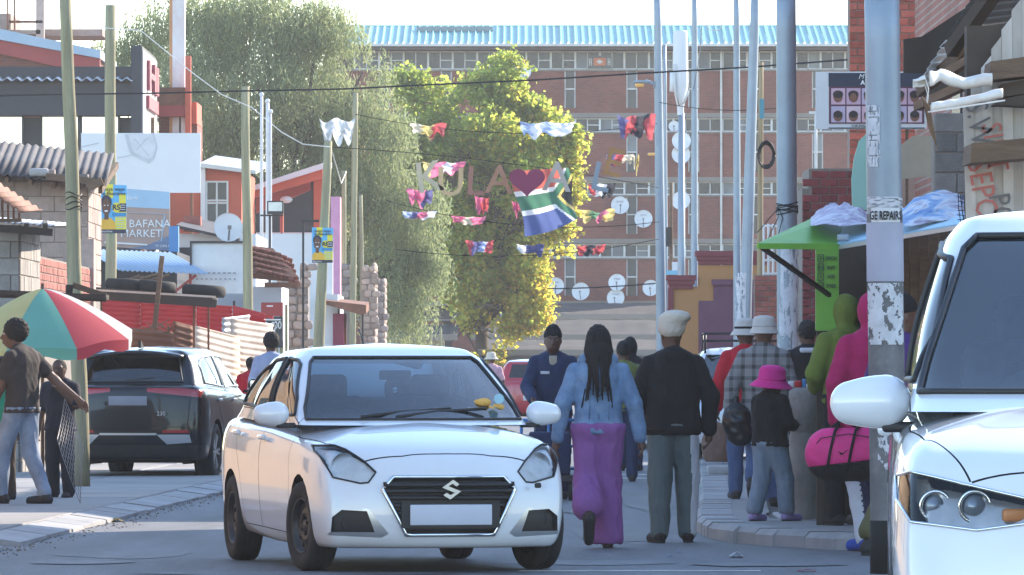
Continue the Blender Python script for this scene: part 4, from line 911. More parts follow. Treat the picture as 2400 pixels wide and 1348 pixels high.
# ------------------------------------------------------------------ white people carrier in the right foreground
m_head = M('lamp bezel', (.50, .47, .43), .22, metal=.7, var=.3, scale=9)
def mpv():
    c = Car('people_carrier', 'white people carrier parked at the right edge, bonnet towards us', 'car', (2.13, 21.5, .21), math.radians(-90 - 3.2))
    c.bms.append(loft_bm([RW(1.95, -1.95, .70, (.22, .22, .26)), RW(2.10, -2.08, .80, (.19, .2, .26)), RW(2.165, -2.14, .842, (.28, .28, .34)), RW(2.185, -2.17, .86, (.44, .46, .5)), RW(2.18, -2.18, .867, (.58, .60, .64), bf=.25), RW(2.15, -2.17, .867, (.70, .74, .78), bf=.27, cf=.26), RW(2.10, -2.16, .86, (.80, .85, .90), bf=.29, cf=.28), RW(2.03, -2.14, .842, (.865, .94, 1.0), bf=.30, cf=.3), RW(1.92, -2.1, .80, (.905, .99, 1.05), bf=.3, cf=.3), RW(1.72, -2.0, .69, (.95, 1.02, 1.07), bf=.26, cf=.28), RW(1.45, -1.9, .48, (1.0, 1.04, 1.08), bf=.2, cf=.2), RW(1.1, -1.8, 0, (1.05, 1.06, 1.08), bf=.05, cf=.1)], 5, 6))
    c.bms.append(loft_bm([RW(1.40, -2.05, .815, (1.0, 1.0, 1.05), bf=.26, br=.14, cf=.1, cr=.14, tp=.05), RW(1.22, -2.0, .80, (1.08, 1.06, 1.1), bf=.26, br=.13, cf=.1, cr=.14, tp=.05), RW(.88, -1.92, .77, (1.26, 1.26, 1.28), bf=.24, br=.12, cf=.1, cr=.15, tp=.05), RW(.52, -1.82, .71, (1.47, 1.47, 1.47), bf=.2, br=.1, cf=.1, cr=.15, tp=.05), RW(.28, -1.74, .655, (1.59, 1.60, 1.59), bf=.16, br=.1, cf=.1, cr=.15), RW(.1, -1.65, .53, (1.645, 1.66, 1.64), bf=.1, br=.1, cf=.1), RW(-.3, -1.2, 0, (1.68, 1.695, 1.67), bf=.02, br=.02, cf=.1, cr=.1)], 5, 6))
    for x in (1.37, -1.37): c.region('arch', ngon(x, .31, .35), 'y', lambda k: k.z < .76 and abs(k.y) > .5, keep=False)
    fr = lambda k: k.x > 1.3 and k.z < 1.02
    c.region('headlight', [(.40, .685), (.44, .668), (.60, .645), (.80, .668), (.842, .73), (.845, .805), (.80, .82), (.62, .78), (.42, .735)], 'x', lambda k: k.x > 1.2 and k.z < 1.02, m_clear)
    c.region('grille', [(-.40, .60), (.40, .60), (.38, .76), (-.38, .76)], 'x', fr, m_blk, sym=False, recess=.03)
    c.region('air_intake', [(-.5, .28), (.5, .28), (.42, .48), (-.42, .48)], 'x', fr, m_blk, sym=False, recess=.03)
    c.region('windscreen', [(-.765, 1.06), (.765, 1.06), (.74, 1.16), (.615, 1.53), (.57, 1.575), (-.57, 1.575), (-.615, 1.53), (-.74, 1.16)], 'x', lambda k: k.x > .1 and k.z > .95, m_wind, sym=False)
    c.region('front_window', [(.86, 1.10), (.72, 1.24), (.30, 1.50), (-.28, 1.56), (-.25, 1.10)], 'y', lambda k: k.z > 1.03, m_side); c.region('rear_side_window', [(-.34, 1.10), (-.37, 1.56), (-1.2, 1.55), (-1.2, 1.12)], 'y', lambda k: k.z > 1.03, m_side)
    c.region('bonnet', [(1.98, -.62), (2.06, -.3), (2.075, 0), (2.06, .3), (1.98, .62), (1.66, .76), (1.2, .80), (.9, .80), (.9, -.80), (1.2, -.80), (1.66, -.76)], 'z', lambda k: k.z > .79 and k.z < 1.08 and k.x > .8, None, sym=False, seam=.005)
    c.region('door', [(1.0, .32), (1.02, .8), (.88, 1.06), (-.30, 1.07), (-.30, .28)], 'y', lambda k: k.z < 1.08, None, seam=.005); c.region('door', [(-.31, .28), (-.31, 1.07), (-1.3, 1.1), (-1.1, .75), (-.95, .30)], 'y', lambda k: k.z < 1.12, None, seam=.005)
    c.finish(m_wpaint, m_seam); rt = c.root
    c.edge_tube('lamp_gasket', 'headlight', .005, m_chrome); c.edge_tube('window_seal', 'windscreen', .012, m_blk); c.edge_tube('window_seal', 'front_window', .012, m_blk); c.edge_tube('grille_surround', 'grille', .012, m_chrome)
    for sg in (1, -1):
        hl = [o for o in c.objs['headlight'] if o['sg'] == sg][0]; k = c.reg.index([r for r in c.reg if r['name'] == 'headlight' and r['sg'] == sg][0])
        c.make(c.faces[k], 'lamp_housing', m_head, hl, -.06)
        for y, r, x in ((.725, .05, 1.86), (.605, .052, 1.93)):
            MB().lathe([(.001, .05), (r * .5, .045), (r * .72, .02), (r * .75, 0)], (x, sg * y, .715), 'X', 26).build('projector', m_clear if False else M('lamp projector', (.25, .27, .30), .08, metal=.4), hl, True, local=True)
            MB().lathe([(r * .75, 0), (r * .8, .035), (r * .98, .04), (r * 1.02, .03), (r * 1.02, -.02)], (x, sg * y, .715), 'X', 26).build('lamp_ring', m_chrome, hl, True, local=True)
        rbox('indicator', (2.02, sg * .475, .69), (.03, .10, .04), .01, m_amber, hl, Matrix.Rotation(sg * -.25, 3, 'Z'))
        rbox('chrome_strip', (1.90, sg * .66, .645), (.03, .28, .02), .008, m_chrome, hl, Matrix.Rotation(sg * -.38, 3, 'Z'))
        mirror(c, (.74, sg * .925, 1.03), sg, m_wpaint, (.14, .24, .165))
        for x in (-.2, -1.0): rbox('door_handle', (x, sg * .875, .93), (.2, .05, .04), .016, m_wpaint, [o for o in c.objs['door'] if o['sg'] == sg][0 if x > -.5 else 1])
        rod(c, 'wiper', [(1.22, sg * .2 - .1, 1.06), (1.10, sg * .2 + .2, 1.10), (1.06, sg * .2 + .5, 1.12)], .011, m_blk)
        rbox('sill_trim', (.0, sg * .84, .26), (1.9, .05, .08), .02, m_wpaint, rt)
    em = MB(); em.prism([(2.165, a * .9, .69 + b * .8) for a, b in [(.07, .045), (.015, .085), (-.085, .015), (.03, -.03), (-.01, -.052), (-.045, -.03), (-.075, -.052), (-.012, -.09), (.085, -.018), (-.03, .028), (.01, .05), (.045, .025)]], (.012, 0, 0)); em.build('emblem', m_chrome, rt, local=True)
    cabin(c, .25, .60, -1, x_dash=1.0, roof=1.56)
    MB().bb(-1.9, 1.9, -.66, .66, .2, .25).build('underbody', m_under, rt, local=True)
    for x in (1.37, -1.37):
        for sg in (1, -1): wheel(c, x, sg, .765, .31, .19, 'alloy')
    liners(c, (1.37, -1.37), .31, .55, .8)
mpv()
struct(MB().bb(.95, 9, 6, 34, -.02, .21).build('parking_apron', m_conc))
# ------------------------------------------------------------------ hatchbacks further down the street
def hatch(name, label, loc, rz, paint, roofc=None, rack=False, scale=1.):
    c = Car(name, label, 'car', loc, rz, (scale,) * 3)
    c.bms.append(loft_bm([RW(1.7, -1.7, .68, (.22, .22, .26)), RW(1.86, -1.85, .80, (.22, .22, .28)), RW(1.91, -1.90, .845, (.36, .38, .42)), RW(1.92, -1.915, .855, (.54, .56, .6)), RW(1.88, -1.90, .852, (.68, .74, .8)), RW(1.8, -1.88, .83, (.80, .88, .94)), RW(1.68, -1.84, .78, (.86, .95, 1.0)), RW(1.4, -1.7, .6, (.93, .99, 1.04)), RW(.9, -1.6, 0, (1.0, 1.0, 1.04), bf=.05, cf=.1)], 3, 4))
    c.bms.append(loft_bm([RW(1.1, -1.8, .80, (.96, .97, 1.0), bf=.28, br=.12, cf=.1, cr=.14), RW(.9, -1.74, .78, (1.06, 1.05, 1.08), bf=.26, br=.12, cf=.1, cr=.14), RW(.5, -1.6, .72, (1.28, 1.28, 1.3), bf=.22, br=.1, cf=.1, cr=.16), RW(.2, -1.5, .62, (1.44, 1.45, 1.44), bf=.16, br=.1, cf=.1, cr=.16), RW(.0, -1.35, .45, (1.49, 1.5, 1.48), bf=.1, br=.1, cf=.1), RW(-.3, -.9, 0, (1.51, 1.52, 1.5), bf=.02, br=.02, cf=.1, cr=.1)], 3, 4))
    for x in (1.18, -1.22): c.region('arch', ngon(x, .31, .34, 16), 'y', lambda k: k.z < .72 and abs(k.y) > .5, keep=False)
    c.region('rear_window', [(-.58, 1.08), (.58, 1.08), (.50, 1.39), (-.50, 1.39)], 'x', lambda k: k.x < -1.2 and k.z > 1.0, m_dark, sym=False)
    c.region('windscreen', [(-.72, 1.02), (.72, 1.02), (.57, 1.41), (-.57, 1.41)], 'x', lambda k: k.x > 0 and k.z > .92, m_side, sym=False)
    c.region('tail_lamp', [(.55, .84), (.80, .80), (.79, .96), (.58, .95)], 'x', lambda k: k.x < -1.2, m_redl); c.region('headlight', [(.42, .64), (.78, .66), (.80, .80), (.5, .74)], 'x', lambda k: k.x > 1.1, m_chrome)
    c.region('grille', [(-.36, .52), (.36, .52), (.38, .68), (-.38, .68)], 'x', lambda k: k.x > 1.2, m_blk, sym=False); c.region('front_window', [(.55, 1.06), (.2, 1.36), (-.2, 1.40), (-.2, 1.06)], 'y', lambda k: k.z > 1.0, m_dark); c.region('rear_side_window', [(-.27, 1.06), (-.27, 1.40), (-1.0, 1.36), (-1.2, 1.1)], 'y', lambda k: k.z > 1.0, m_dark)
    if roofc: c.region('roof', [(.1, -.64), (.1, .64), (-1.6, .64), (-1.6, -.64)], 'z', lambda k: k.z > 1.44, roofc, sym=False)
    c.finish(paint, m_seam); rt = c.root
    rbox('number_plate', (-1.915, 0, .62), (.012, .5, .11), .004, m_plate, rt); rbox('number_plate', (1.925, 0, .42), (.012, .5, .11), .004, m_plate, rt)
    MB().bb(-1.7, 1.7, -.62, .62, .2, .25).build('underbody', m_under, rt, local=True); cabin(c, .05, .5, -1, x_dash=.75)
    for sg in (1, -1): mirror(c, (.6, sg * .93, 1.02), sg, paint)
    for x in (1.18, -1.22):
        for sg in (1, -1): wheel(c, x, sg, .75, .30, .19, 'alloy')
    liners(c, (1.18, -1.22), .30, .5, .78)
    if rack:
        r = MB(); zr = 1.60
        for y in np.linspace(-.55, .55, 7): r.tube([(.1, y, zr), (-1.2, y, zr)], .014, 6)
        for x in (.1, -.33, -.77, -1.2): r.tube([(x, -.58, zr), (x, .58, zr)], .016, 6)
        for (x, y) in ((.1, -.58), (.1, .58), (-1.2, -.58), (-1.2, .58)): r.tube([(x, y, 1.42), (x, y, zr + .1)], .016, 6)
        r.tube([(.1, -.58, zr + .1), (.1, .58, zr + .1), (-1.2, .58, zr + .1), (-1.2, -.58, zr + .1), (.1, -.58, zr + .1)], .014, 6); r.build('roof_rack', m_blk, rt, True, local=True)
p = P(1252, 862, 150); hatch('hatchback_car', 'red hatchback with white roof driving away down the street', (p.x, 151.8, 0), math.radians(90), M('red car paint', (.42, .012, .03), .25, coat=1.), m_wpaint, scale=1.03)
p = P(1762, 862, 86); hatch('estate_car', 'white car with black roof rack parked facing us on the right', (p.x, 87.6, .12), math.radians(-90), m_wpaint, None, True)
# ================================================================== left side of the street
def pbox(px0, px1, py0, py1, Y, d, mb=None):
    """box whose front face fills that photo window at distance Y"""
    a, b = P(px0, py1, Y), P(px1, py0, Y); return (mb or MB()).bb(a.x, b.x, Y, Y + d, a.z, b.z)
def gbox(px0, px1, py0, Y, d, mb=None):
    a, b = P(px0, py0, Y), P(px1, py0, Y); return (mb or MB()).bb(a.x, b.x, Y, Y + d, -.02, b.z)
def pquad(pts, mb=None): return (mb or MB()).add([P(*p) for p in pts], [tuple(range(len(pts)))])
m_block = M('cement block', (.34, .32, .30), .92, var=.22, scale=5, bump=.5, bscale=30, dirt=.3, dcol=(.16, .14, .12), dscale=3, rv=.18)
m_blockp = M('pinkish cement block', (.38, .29, .25), .92, var=.2, scale=5, bump=.5, bscale=30, dirt=.3, dcol=(.2, .15, .12), dscale=3, rv=.2)
m_mortar = M('mortar', (.22, .19, .165), .95, var=.2, scale=6)
m_brick = M('red brick', (.30, .095, .07), .88, var=.25, scale=8, bump=.4, bscale=40, dirt=.2, dcol=(.12, .06, .05), dscale=6, rv=.25)
m_brown = M('weathered timber', (.15, .095, .06), .85, var=.35, scale=3, stretch=(1, 1, 8), bump=.4, bscale=20, rv=.2)
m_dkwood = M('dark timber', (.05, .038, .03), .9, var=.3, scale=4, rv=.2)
m_rust = M('rusted iron sheet', (.22, .095, .055), .8, metal=.2, var=.35, scale=2, dirt=.5, dcol=(.10, .05, .035), dscale=3)
m_galv = M('galvanised sheet', (.46, .47, .48), .45, metal=.5, var=.15, scale=2, dirt=.35, dcol=(.25, .17, .11), dscale=1.6)
m_dkiron = M('dark roof iron', (.045, .04, .042), .75, metal=0., var=.3, scale=1.5, dirt=.3, dcol=(.14, .09, .07))
m_palerust = M('pale blotched iron', (.62, .50, .40), .7, var=.2, scale=2, dirt=.6, dcol=(.30, .14, .07), dscale=2.2)  # pale base stands in for sunlight on the rusty fence sheets
m_redsh = M('red painted iron', (.50, .02, .02), .5, var=.15, scale=2, dirt=.2, dcol=(.2, .02, .02))
m_wboard = M('white board', (.70, .71, .72), .6, var=.05, scale=1, dirt=.12, dcol=(.5, .48, .45))
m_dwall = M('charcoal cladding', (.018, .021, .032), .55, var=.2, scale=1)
m_redw = M('coral red plaster', (.52, .11, .06), .8, var=.12, scale=1.2, dirt=.25, dcol=(.32, .08, .05))
m_redb = M('dull red paint', (.32, .05, .045), .7, var=.15, scale=1)
m_blue = M('bright blue paint', (.08, .25, .52), .6, var=.1)
m_pblue = M('pale blue iron', (.32, .43, .55), .5, metal=.3, var=.12, scale=1.5, dirt=.2, dcol=(.4, .3, .25))
m_ghost = M('pale grey print', (.50, .52, .55), .6)
m_maroon = M('maroon sign', (.22, .02, .05), .5)
m_wpl = M('white plaster', (.66, .66, .66), .85, var=.08, scale=.8, dirt=.25, dcol=(.45, .4, .36))
m_skyglass = M('reflective window', (.55, .60, .62), .08, metal=.9, var=.05)
# --- block house at the left edge
t = thing('block_house', 'grey cement block house at the left edge, front corner in sun', 'house', P(20, 862, 78))
xr = P(45, 0, 78).x; x0 = P(-90, 0, 78).x; zt = P(0, 535, 78).z
MB().bb(x0, xr, 78, 81.4, 0, zt).build('wall', m_mortar, t)
bricks(t, x0, xr, 78, 0.02, zt, .40, .205, .1, m_block, 'block', proud=.014); bricks(t, 78.02, 81.3, xr, .02, zt, .40, .205, .1, m_block, 'block', proud=.014, axis='y')
corr(P(-100, 512, 77.3), (P(128, 530, 77.3) - P(-100, 512, 77.3)), Vector((0, 4.4, .12)), .076, .010, (0, 0, 1)).build('roof', m_galv, t, True, solid=.006)
for px in (-10, 62, 106): MB().bar(P(px, 534, 77.25), P(px, 526, 81.5), .06, .11).build('rafter', m_dkwood, t)
MB().bar(P(-90, 528, 77.28), P(124, 545, 77.28), .05, .09).build('fascia_board', m_dkwood, t)
# --- brick house behind it
t = thing('brick_house', 'pinkish block house with dark sloping corrugated roof behind the leaning pole', 'house', P(120, 862, 96))
x0, x1, zt = P(-60, 0, 96).x, P(205, 0, 96).x, P(0, 408, 96).z
MB().bb(x0, x1, 96, 99, 0, zt).build('wall', m_mortar, t)
bricks(t, x0, x1, 96, P(0, 712, 96).z, zt, .40, .23, .1, m_blockp, 'block', proud=.014)
bricks(t, 96.02, 99, x1, P(0, 700, 96).z, zt, .40, .23, .1, m_blockp, 'block', proud=.014, axis='y')
corr(P(-80, 400, 95.4), P(248, 436, 95.4) - P(-80, 400, 95.4), Vector((-.15, 4.4, .62)), .12, .018, (0, 0, 1)).build('roof', m_dkiron, t, True, solid=.01)
for i in range(6): a = P(-40 + i * 55, 416 + i * 6, 95.5); MB().bar(a, a + Vector((0, 4, .5)), .06, .1).build('rafter', m_brown, t)
MB().bar(P(108, 414, 95.2), P(246, 428, 95.2), .1, .1).build('fascia_board', m_brown, t); MB().bar(P(205, 440, 95.1), P(240, 424, 95.1), .08, .12).build('fascia_board', m_brown, t)
rbox('ballast_stone', P(93, 405, 95.6), (.3, .3, .13), .05, m_block, t).matrix_parent_inverse = wmat(t).inverted()
rbox('ballast_stone', P(120, 408, 95.6), (.12, .2, .14), .02, m_blockp, t).matrix_parent_inverse = wmat(t).inverted()
# --- sunlit brick flank wall running back from the block house
t = thing('brick_wall', 'sunlit orange-red brick wall running back beside the grey block house', 'wall', P(120, 862, 84))
xw = P(118, 0, 86).x; MB().bb(xw - .25, xw, 83.2, 94, 0, P(0, 600, 84).z).build('core', m_mortar, t); bricks(t, 83.2, 94, xw, 2.1, P(0, 604, 84).z, .30, .1, .06, m_brick, 'brick', proud=.012, axis='y')
MB().bb(xw - .28, xw + .06, 94, 94.5, 0, P(0, 560, 94).z).build('pier', m_blockp, t)
t = tag(gbox(148, 172, 572, 92, .4).build('gate_pier', m_blockp), 'pale plastered pier behind the leaning pole', 'pier')
t = tag(gbox(196, 226, 580, 100, .4).build('gate_pier', m_wpl), 'cream plastered pier between the two nearest wooden poles', 'pier')
# --- rusty lean-to at the very left
t = thing('rusty_leanto', 'rusty orange lean-to roof with slatted side at the left edge', 'lean-to', P(0, 862, 74))
corr(P(-120, 388, 74), P(55, 500, 74) - P(-120, 388, 74), Vector((0, 3, .1)), .1, .015, Vector((0, 0, 1))).build('roof', m_rust, t, True, solid=.01)
for i in range(6): MB().bar(P(-20 + i * 13, 448 + i * 10, 74.4), P(-20 + i * 13, 515, 74.4), .025, .02).build('slat', m_rust, t)
pbox(-60, 50, 512, 520, 74.35, .1).build('rail', m_brown, t)
# --- timber market stall and its board roof in front
t = thing('timber_stall', 'low timber stall with a dark board roof above the parasol', 'stall', P(60, 862, 66))
MB().bar(P(-60, 683, 66), P(252, 697, 66), .5, .05).build('roof_board', m_dkwood, t); MB().bar(P(-60, 690, 65.8), P(250, 702, 65.8), .03, .05).build('edge_board', m_dkwood, t)
MB().bar(P(170, 668, 65.9), P(248, 694, 65.9), .05, .06).build('batten', m_brown, t); rbox('batten', P(163, 680, 65.9), (.07, .1, .11), .01, m_dkwood, t).matrix_parent_inverse = wmat(t).inverted()
for a, b in (((57, 700), (28, 760)), ((-15, 690), (-15, 1180))): MB().bar(P(a[0], a[1], 66), P(b[0], b[1], 66), .045, .045).build('post', m_brown, t)
# --- dark two-storey shop building
t = thing('shop_building', 'charcoal flat-roofed building with big sky-bright windows and corner sign pillar', 'building', P(150, 862, 168))
Y = 168
gbox(-60, 310, 275, Y + .3, 8).build('wall', m_dwall, t); pbox(-60, 312, 195, 270, Y - .5, 1).build('fascia', m_dwall, t); pbox(-60, 310, 156, 184, Y - .2, 8).build('parapet', m_dwall, t)
corr(P(-60, 187, Y - .9), P(310, 187, Y - .9) - P(-60, 187, Y - .9), Vector((0, 1.0, .12)), .26, .04, (0, 0, 1)).build('canopy_sheet', m_galv, t, True, solid=.01)
for a, b in ((-20, 53), (97, 184), (190, 278)):
    f = MB(); w = P(a, 268, Y), P(b, 370, Y)
    f = pbox(a - 3, a + 2, 266, 372, Y + .12, .2); pbox(b - 2, b + 3, 266, 372, Y + .12, .2, f); pbox(a, b, 266, 271, Y + .12, .2, f); wd = f.build('window', m_dwall, t); pbox(a + 2, b - 2, 271, 372, Y + .2, .05).build('pane', m_skyglass, wd)
a = P(310, 110, Y); b = P(336, 330, Y)
MB().bb(a.x, b.x, Y - .6, Y + 6.0, 0, a.z).build('sign_pillar', m_dwall, t)
MB().bb(b.x, b.x + .03, Y - .5, Y + 5.9, b.z - 1, a.z - .1).build('sign_face', m_wpl, t)
def zz(py): return P(0, py, Y + 3).z
for (y0, y1, p0, p1) in ((.9, 1.7, 150, 218), (3.4, 4.2, 150, 218), (1.7, 3.4, 176, 190), (4.4, 5.4, 152, 218), (.7, 5.2, 232, 262)): MB().bb(b.x + .03, b.x + .12, Y + y0, Y + y1, zz(p1), zz(p0)).build('sign_letter', m_maroon, t)
pbox(339, 362, 275, 320, Y + 3, .1).build('window', m_brown, t)
# --- red roofed building with unfinished upper storey
t = thing('red_roofed_building', 'brick building with sloping red and grey-blue roof edge at top left', 'building', P(90, 862, 192)); Y = 192
gbox(-60, 228, 118, Y + .4, 8).build('wall', m_hbrick, t)
mb = MB(); mb.prism([P(-60, 55, Y), P(235, 118, Y), P(235, 137, Y), P(-60, 82, Y)], (0, 8, 0)); mb.build('roof_edge', m_pblue, t)
mb = MB(); mb.prism([P(-60, 82.5, Y + .1), P(234, 137.5, Y + .1), P(234, 160, Y + .1), P(150, 160, Y + .1), P(-60, 112, Y + .1)], (0, .3, 0)); mb.build('barge_board', m_redb, t)
gbox(-40, 25, 32, Y + 9, 4).build('upper_wall', m_blockp, t); gbox(84, 103, -20, Y + 9, .35).build('column', m_blockp, t); pbox(20, 100, 48, 54, Y + 9, .1).build('rail', m_rust, t); pbox(25, 95, 70, 80, Y + 9, 2).build('slab', m_blockp, t); pbox(95, 240, 68, 84, Y + 10, 3).build('slab', m_blockp, t)
for px in (16, 32): pbox(px, px + 4, -20, 70, Y + 8.8, .08).build('pole', m_rust, t)
# --- red tower with peeling column
t = thing('red_tower', 'red steel and brick tower with tall peeling white and orange column', 'tower', P(420, 862, 176)); Y = 176
gbox(404, 433, -30, Y, .4).build('column', M('peeling white paint', (.72, .73, .75), .7, var=.06, dirt=.55, dcol=(.55, .22, .08), dscale=.6, stretch=(1, 1, .5)), t)
gbox(397, 404, -30, Y + .1, .3).build('column_edge', M('orange edge', (.60, .28, .12), .7), t)
pbox(434, 447, 131, 330, Y - .6, .3).build('post', m_redw, t); pbox(368, 434, 205, 247, Y - .4, 3).build('box', m_rust, t); pbox(368, 433, 247, 273, Y - .5, 3).build('beam', m_redb, t); gbox(372, 462, 274, Y + .2, 3).build('wall', m_hbrick, t); pbox(420, 424, 274, 330, Y, .1).build('rail', m_palerust, t)
MB().bb(P(447, 0, Y).x, P(462, 0, Y).x, Y - .2, Y + 2.6, P(0, 290, Y).z, P(0, 240, Y).z).build('bracket', m_redw, t)  # coral box paints the lit side of the tower
# --- blank white billboard with ghosted shield
t = thing('billboard', 'blank white billboard with faint ghosted shield print', 'billboard', P(330, 862, 142)); Y = 142
pbox(190, 470, 312, 452, Y, .06).build('panel', m_wboard, t)
for px in (215, 330, 445): gbox(px, px + 7, 450, Y + .1, .1).build('post', m_rust, t)
sh = [(292, 315), (302, 352), (308, 364), (350, 384), (362, 372), (369, 346), (360, 312.5)]
mb = MB(); mb.prism([P(x, y, Y - .012) for x, y in sh], (0, .01, 0)); mb.build('shield_print', m_ghost, t)
mb = MB(); mb.prism([P(lerp(335, x, .84) + 2, lerp(340, y, .84) - 3, Y - .016) for x, y in sh[:-1]] + [P(358, 313, Y - .016)], (0, .004, 0)); mb.build('shield_field', M('paler print', (.60, .61, .63), .6), t)
for a, b in (((190, 345), (232, 335)), ((275, 370), (306, 364)), ((315, 325), (350, 366)), ((320, 350), (348, 322))): MB().tube([P(a[0], a[1], Y - .018), P(b[0], b[1], Y - .018)], .006, 4).build('print_line', m_ghost, t)
# --- tavern sign
t = thing('market_sign', 'faded blue and brown market sign with white lettering beside nearest poster', 'sign', P(310, 862, 126)); Y = 126
m_sbr = M('sign brown', (.42, .28, .23), .6, var=.08); m_sbl = M('sign blue', (.36, .52, .66), .6, var=.06); m_snv = M('sign navy', (.16, .20, .30), .6); m_ltr = M('white lettering', (.8, .8, .8), .6)
mb = MB(); mb.prism([P(225, 437, Y), P(398, 450, Y), P(398, 588, Y), P(210, 575, Y)], (0, .08, 0)); mb.build('panel', m_sbr, t)
mb = MB(); mb.prism([P(225, 437, Y - .006), P(398, 450, Y - .006), P(398, 490, Y - .006), P(223, 482, Y - .006)], (0, .004, 0)); mb.build('top_band', m_sbl, t)
mb = MB(); mb.prism([P(398, 552, Y - .006), P(398, 588, Y - .006), P(300, 582, Y - .006), P(345, 575, Y - .006)], (0, .004, 0)); mb.build('navy_wedge', m_snv, t)
for b, px, py, sz, al in (('BAFANA', 302, 525, 19, 'LEFT'), ('MARKET', 282, 548, 19, 'LEFT'), ('Bank', 297, 464, 10, 'LEFT'), ('IT CAN BE.', 365, 577, 6, 'LEFT')): text(b, P(px, py, Y - .012), sz * Y / F * 1.35, m_ltr, t, align=al)
for a, b in (((228, 492), (228, 568)), ((386, 503), (378, 565)), ((300, 498), (386, 503)), ((365, 566), (378, 566))): MB().bar(P(a[0], a[1], Y - .01), P(b[0], b[1], Y - .01), .02, .006).build('border_line', m_sbl, t)
MB().bar(P(245, 568, Y - .01), P(345, 574, Y - .01), .015, .03).build('border_line', m_ltr, t)
t = tag(gbox(396, 418, 530, 125, .3).build('blue_pillar', m_blue), 'bright blue pillar right of the market sign', 'pillar')
t = thing('tin_shop', 'small shop with pale blue corrugated awning under the market sign', 'shop', P(330, 862, 122))
gbox(205, 415, 590, 122, 5).build('wall', m_dwall, t); corr(P(195, 584, 122), P(400, 592, 122) - P(195, 584, 122), P(300, 634, 118.6) - P(215, 584, 122), .09, .014, (0, -.2, 1)).build('awning', m_pblue, t, True, solid=.006)
MB().bar(P(402, 690, 119), P(460, 645, 119), .05, .05).build('brace', m_redb, t); gbox(443, 449, 640, 119, .06).build('post', m_redb, t)
# --- stall roof with tyres
t = thing('tyre_stall', 'dark flat stall roof on thin rusty poles with tyres lying on it', 'stall', P(370, 862, 95)); Y = 95
MB().bar(P(190, 676, Y + .8), P(505, 700, Y + .8), 1.7, .06).build('roof', m_dkiron, t); MB().bar(P(190, 690, Y - .1), P(508, 712, Y - .1), .06, .12).build('fascia', m_dkwood, t); MB().bar(P(190, 678, Y - .12), P(505, 696, Y - .12), .03, .03).build('trim', m_palerust, t)
for px, top in ((452, 705), (486, 709), (235, 690)): gbox(px, px + 5, top, Y + .1, .035).build('pole', m_rust, t)
MB().bar(P(362, 770, Y - .3), P(380, 600, Y - .3), .07, .07).build('prop', m_brown, t)
def tyre_flat(px, py, label, tilt=0.):
    c = P(px, py, Y + .5); mb = MB(); pr_ = [(.19, -.07), (.24, -.09), (.30, -.085), (.325, -.05), (.33, 0), (.325, .05), (.30, .085), (.24, .09), (.19, .07), (.19, -.07)]; mb.lathe(pr_, c, n=36, R=Matrix.Rotation(tilt, 3, 'Y')); tag(mb.build('old_tyre', m_tyre, None, True), label, 'tyre', 'tyres on the stall roof')
tyre_flat(478, 682, 'old tyre at the right end of the stall roof', .06); tyre_flat(362, 672, 'old tyre lying in the middle of the stall roof', .08); tyre_flat(298, 668, 'old tyre behind the poster pole on the stall roof', .05)
for i in range(9):
    a = P(288 + i * 8, 657 + random.uniform(-4, 3), 96.5); tag(MB().tube([a, a + Vector((random.uniform(.15, .35), .1, random.uniform(-.05, .12)))], .022, 6).build('firewood_stick', m_brown), ('leftmost','second','third','fourth','fifth','sixth','seventh','eighth','rightmost')[i] + ' split stick, from the left, in the firewood heap on the stall', 'firewood', 'firewood heap on the stall')
# --- fences
t = thing('red_fence', 'bright red corrugated iron fence behind the black car', 'fence', P(430, 862, 106))
for i, (a, b, h0, h1) in enumerate(((200, 330, 700, 706), (331, 460, 705, 712), (461, 545, 712, 718), (546, 622, 716, 735))):
    p0 = P(a, 800, 106); corr(p0, Vector((0, 0, P(0, h0, 106).z - p0.z)), Vector((P(b, 0, 106).x - p0.x, 0, P(b, h1, 106).z - P(a, h0, 106).z)), .076, .012, (0, -1, 0), wob=.012, seed=i).build('sheet', m_redsh, t, True, solid=.004)
    gbox(a, a + 5, 705, 106.1, .06).build('post', m_dkwood, t)
MB().bar(P(548, 726, 105.6), P(640, 745, 105.6), .25, .05).build('red_ledge', m_redsh, t)
t = thing('rusty_fence', 'patchwork fence of rusty and sunlit pale corrugated sheets behind black car', 'fence', P(480, 862, 101))
def vsheet(px0, px1, t0, t1, Y0, Y1, mat, seed):
    b0, b1 = P(px0, 0, Y0), P(px1, 0, Y1); z0, z1 = P(0, t0, Y0).z, P(0, t1, Y1).z; u = Vector((0, 0, z0)); v = Vector((b1.x - b0.x, Y1 - Y0, z1 - z0)); corr((b0.x, Y0, 0), u, v, .10, .009, Vector((v.y, -v.x, 0)), wob=.012, seed=seed).build('sheet', mat, t, True, solid=.004)
vsheet(300, 412, 768, 778, 101, 101.3, m_rust, 1); vsheet(407, 452, 752, 764, 100.6, 100.9, m_rust, 2); vsheet(452, 562, 762, 790, 100.2, 101.6, m_palerust, 3); vsheet(540, 640, 745, 760, 102, 103.4, m_palerust, 4); vsheet(520, 585, 745, 738, 103, 104, m_galv, 5)
mb = MB()
for i in range(26): a = P(340 + random.uniform(0, 70), 775 + random.uniform(-8, 6), 100.8); mb.tube([a, a + Vector((random.uniform(-.3, .3), 0, random.uniform(-.06, .16)))], .008, 4)
tag(mb.build('dry_brushwood', m_brown), 'tangle of dry brushwood along the top of the rusty fence', 'brushwood')['kind'] = 'stuff'
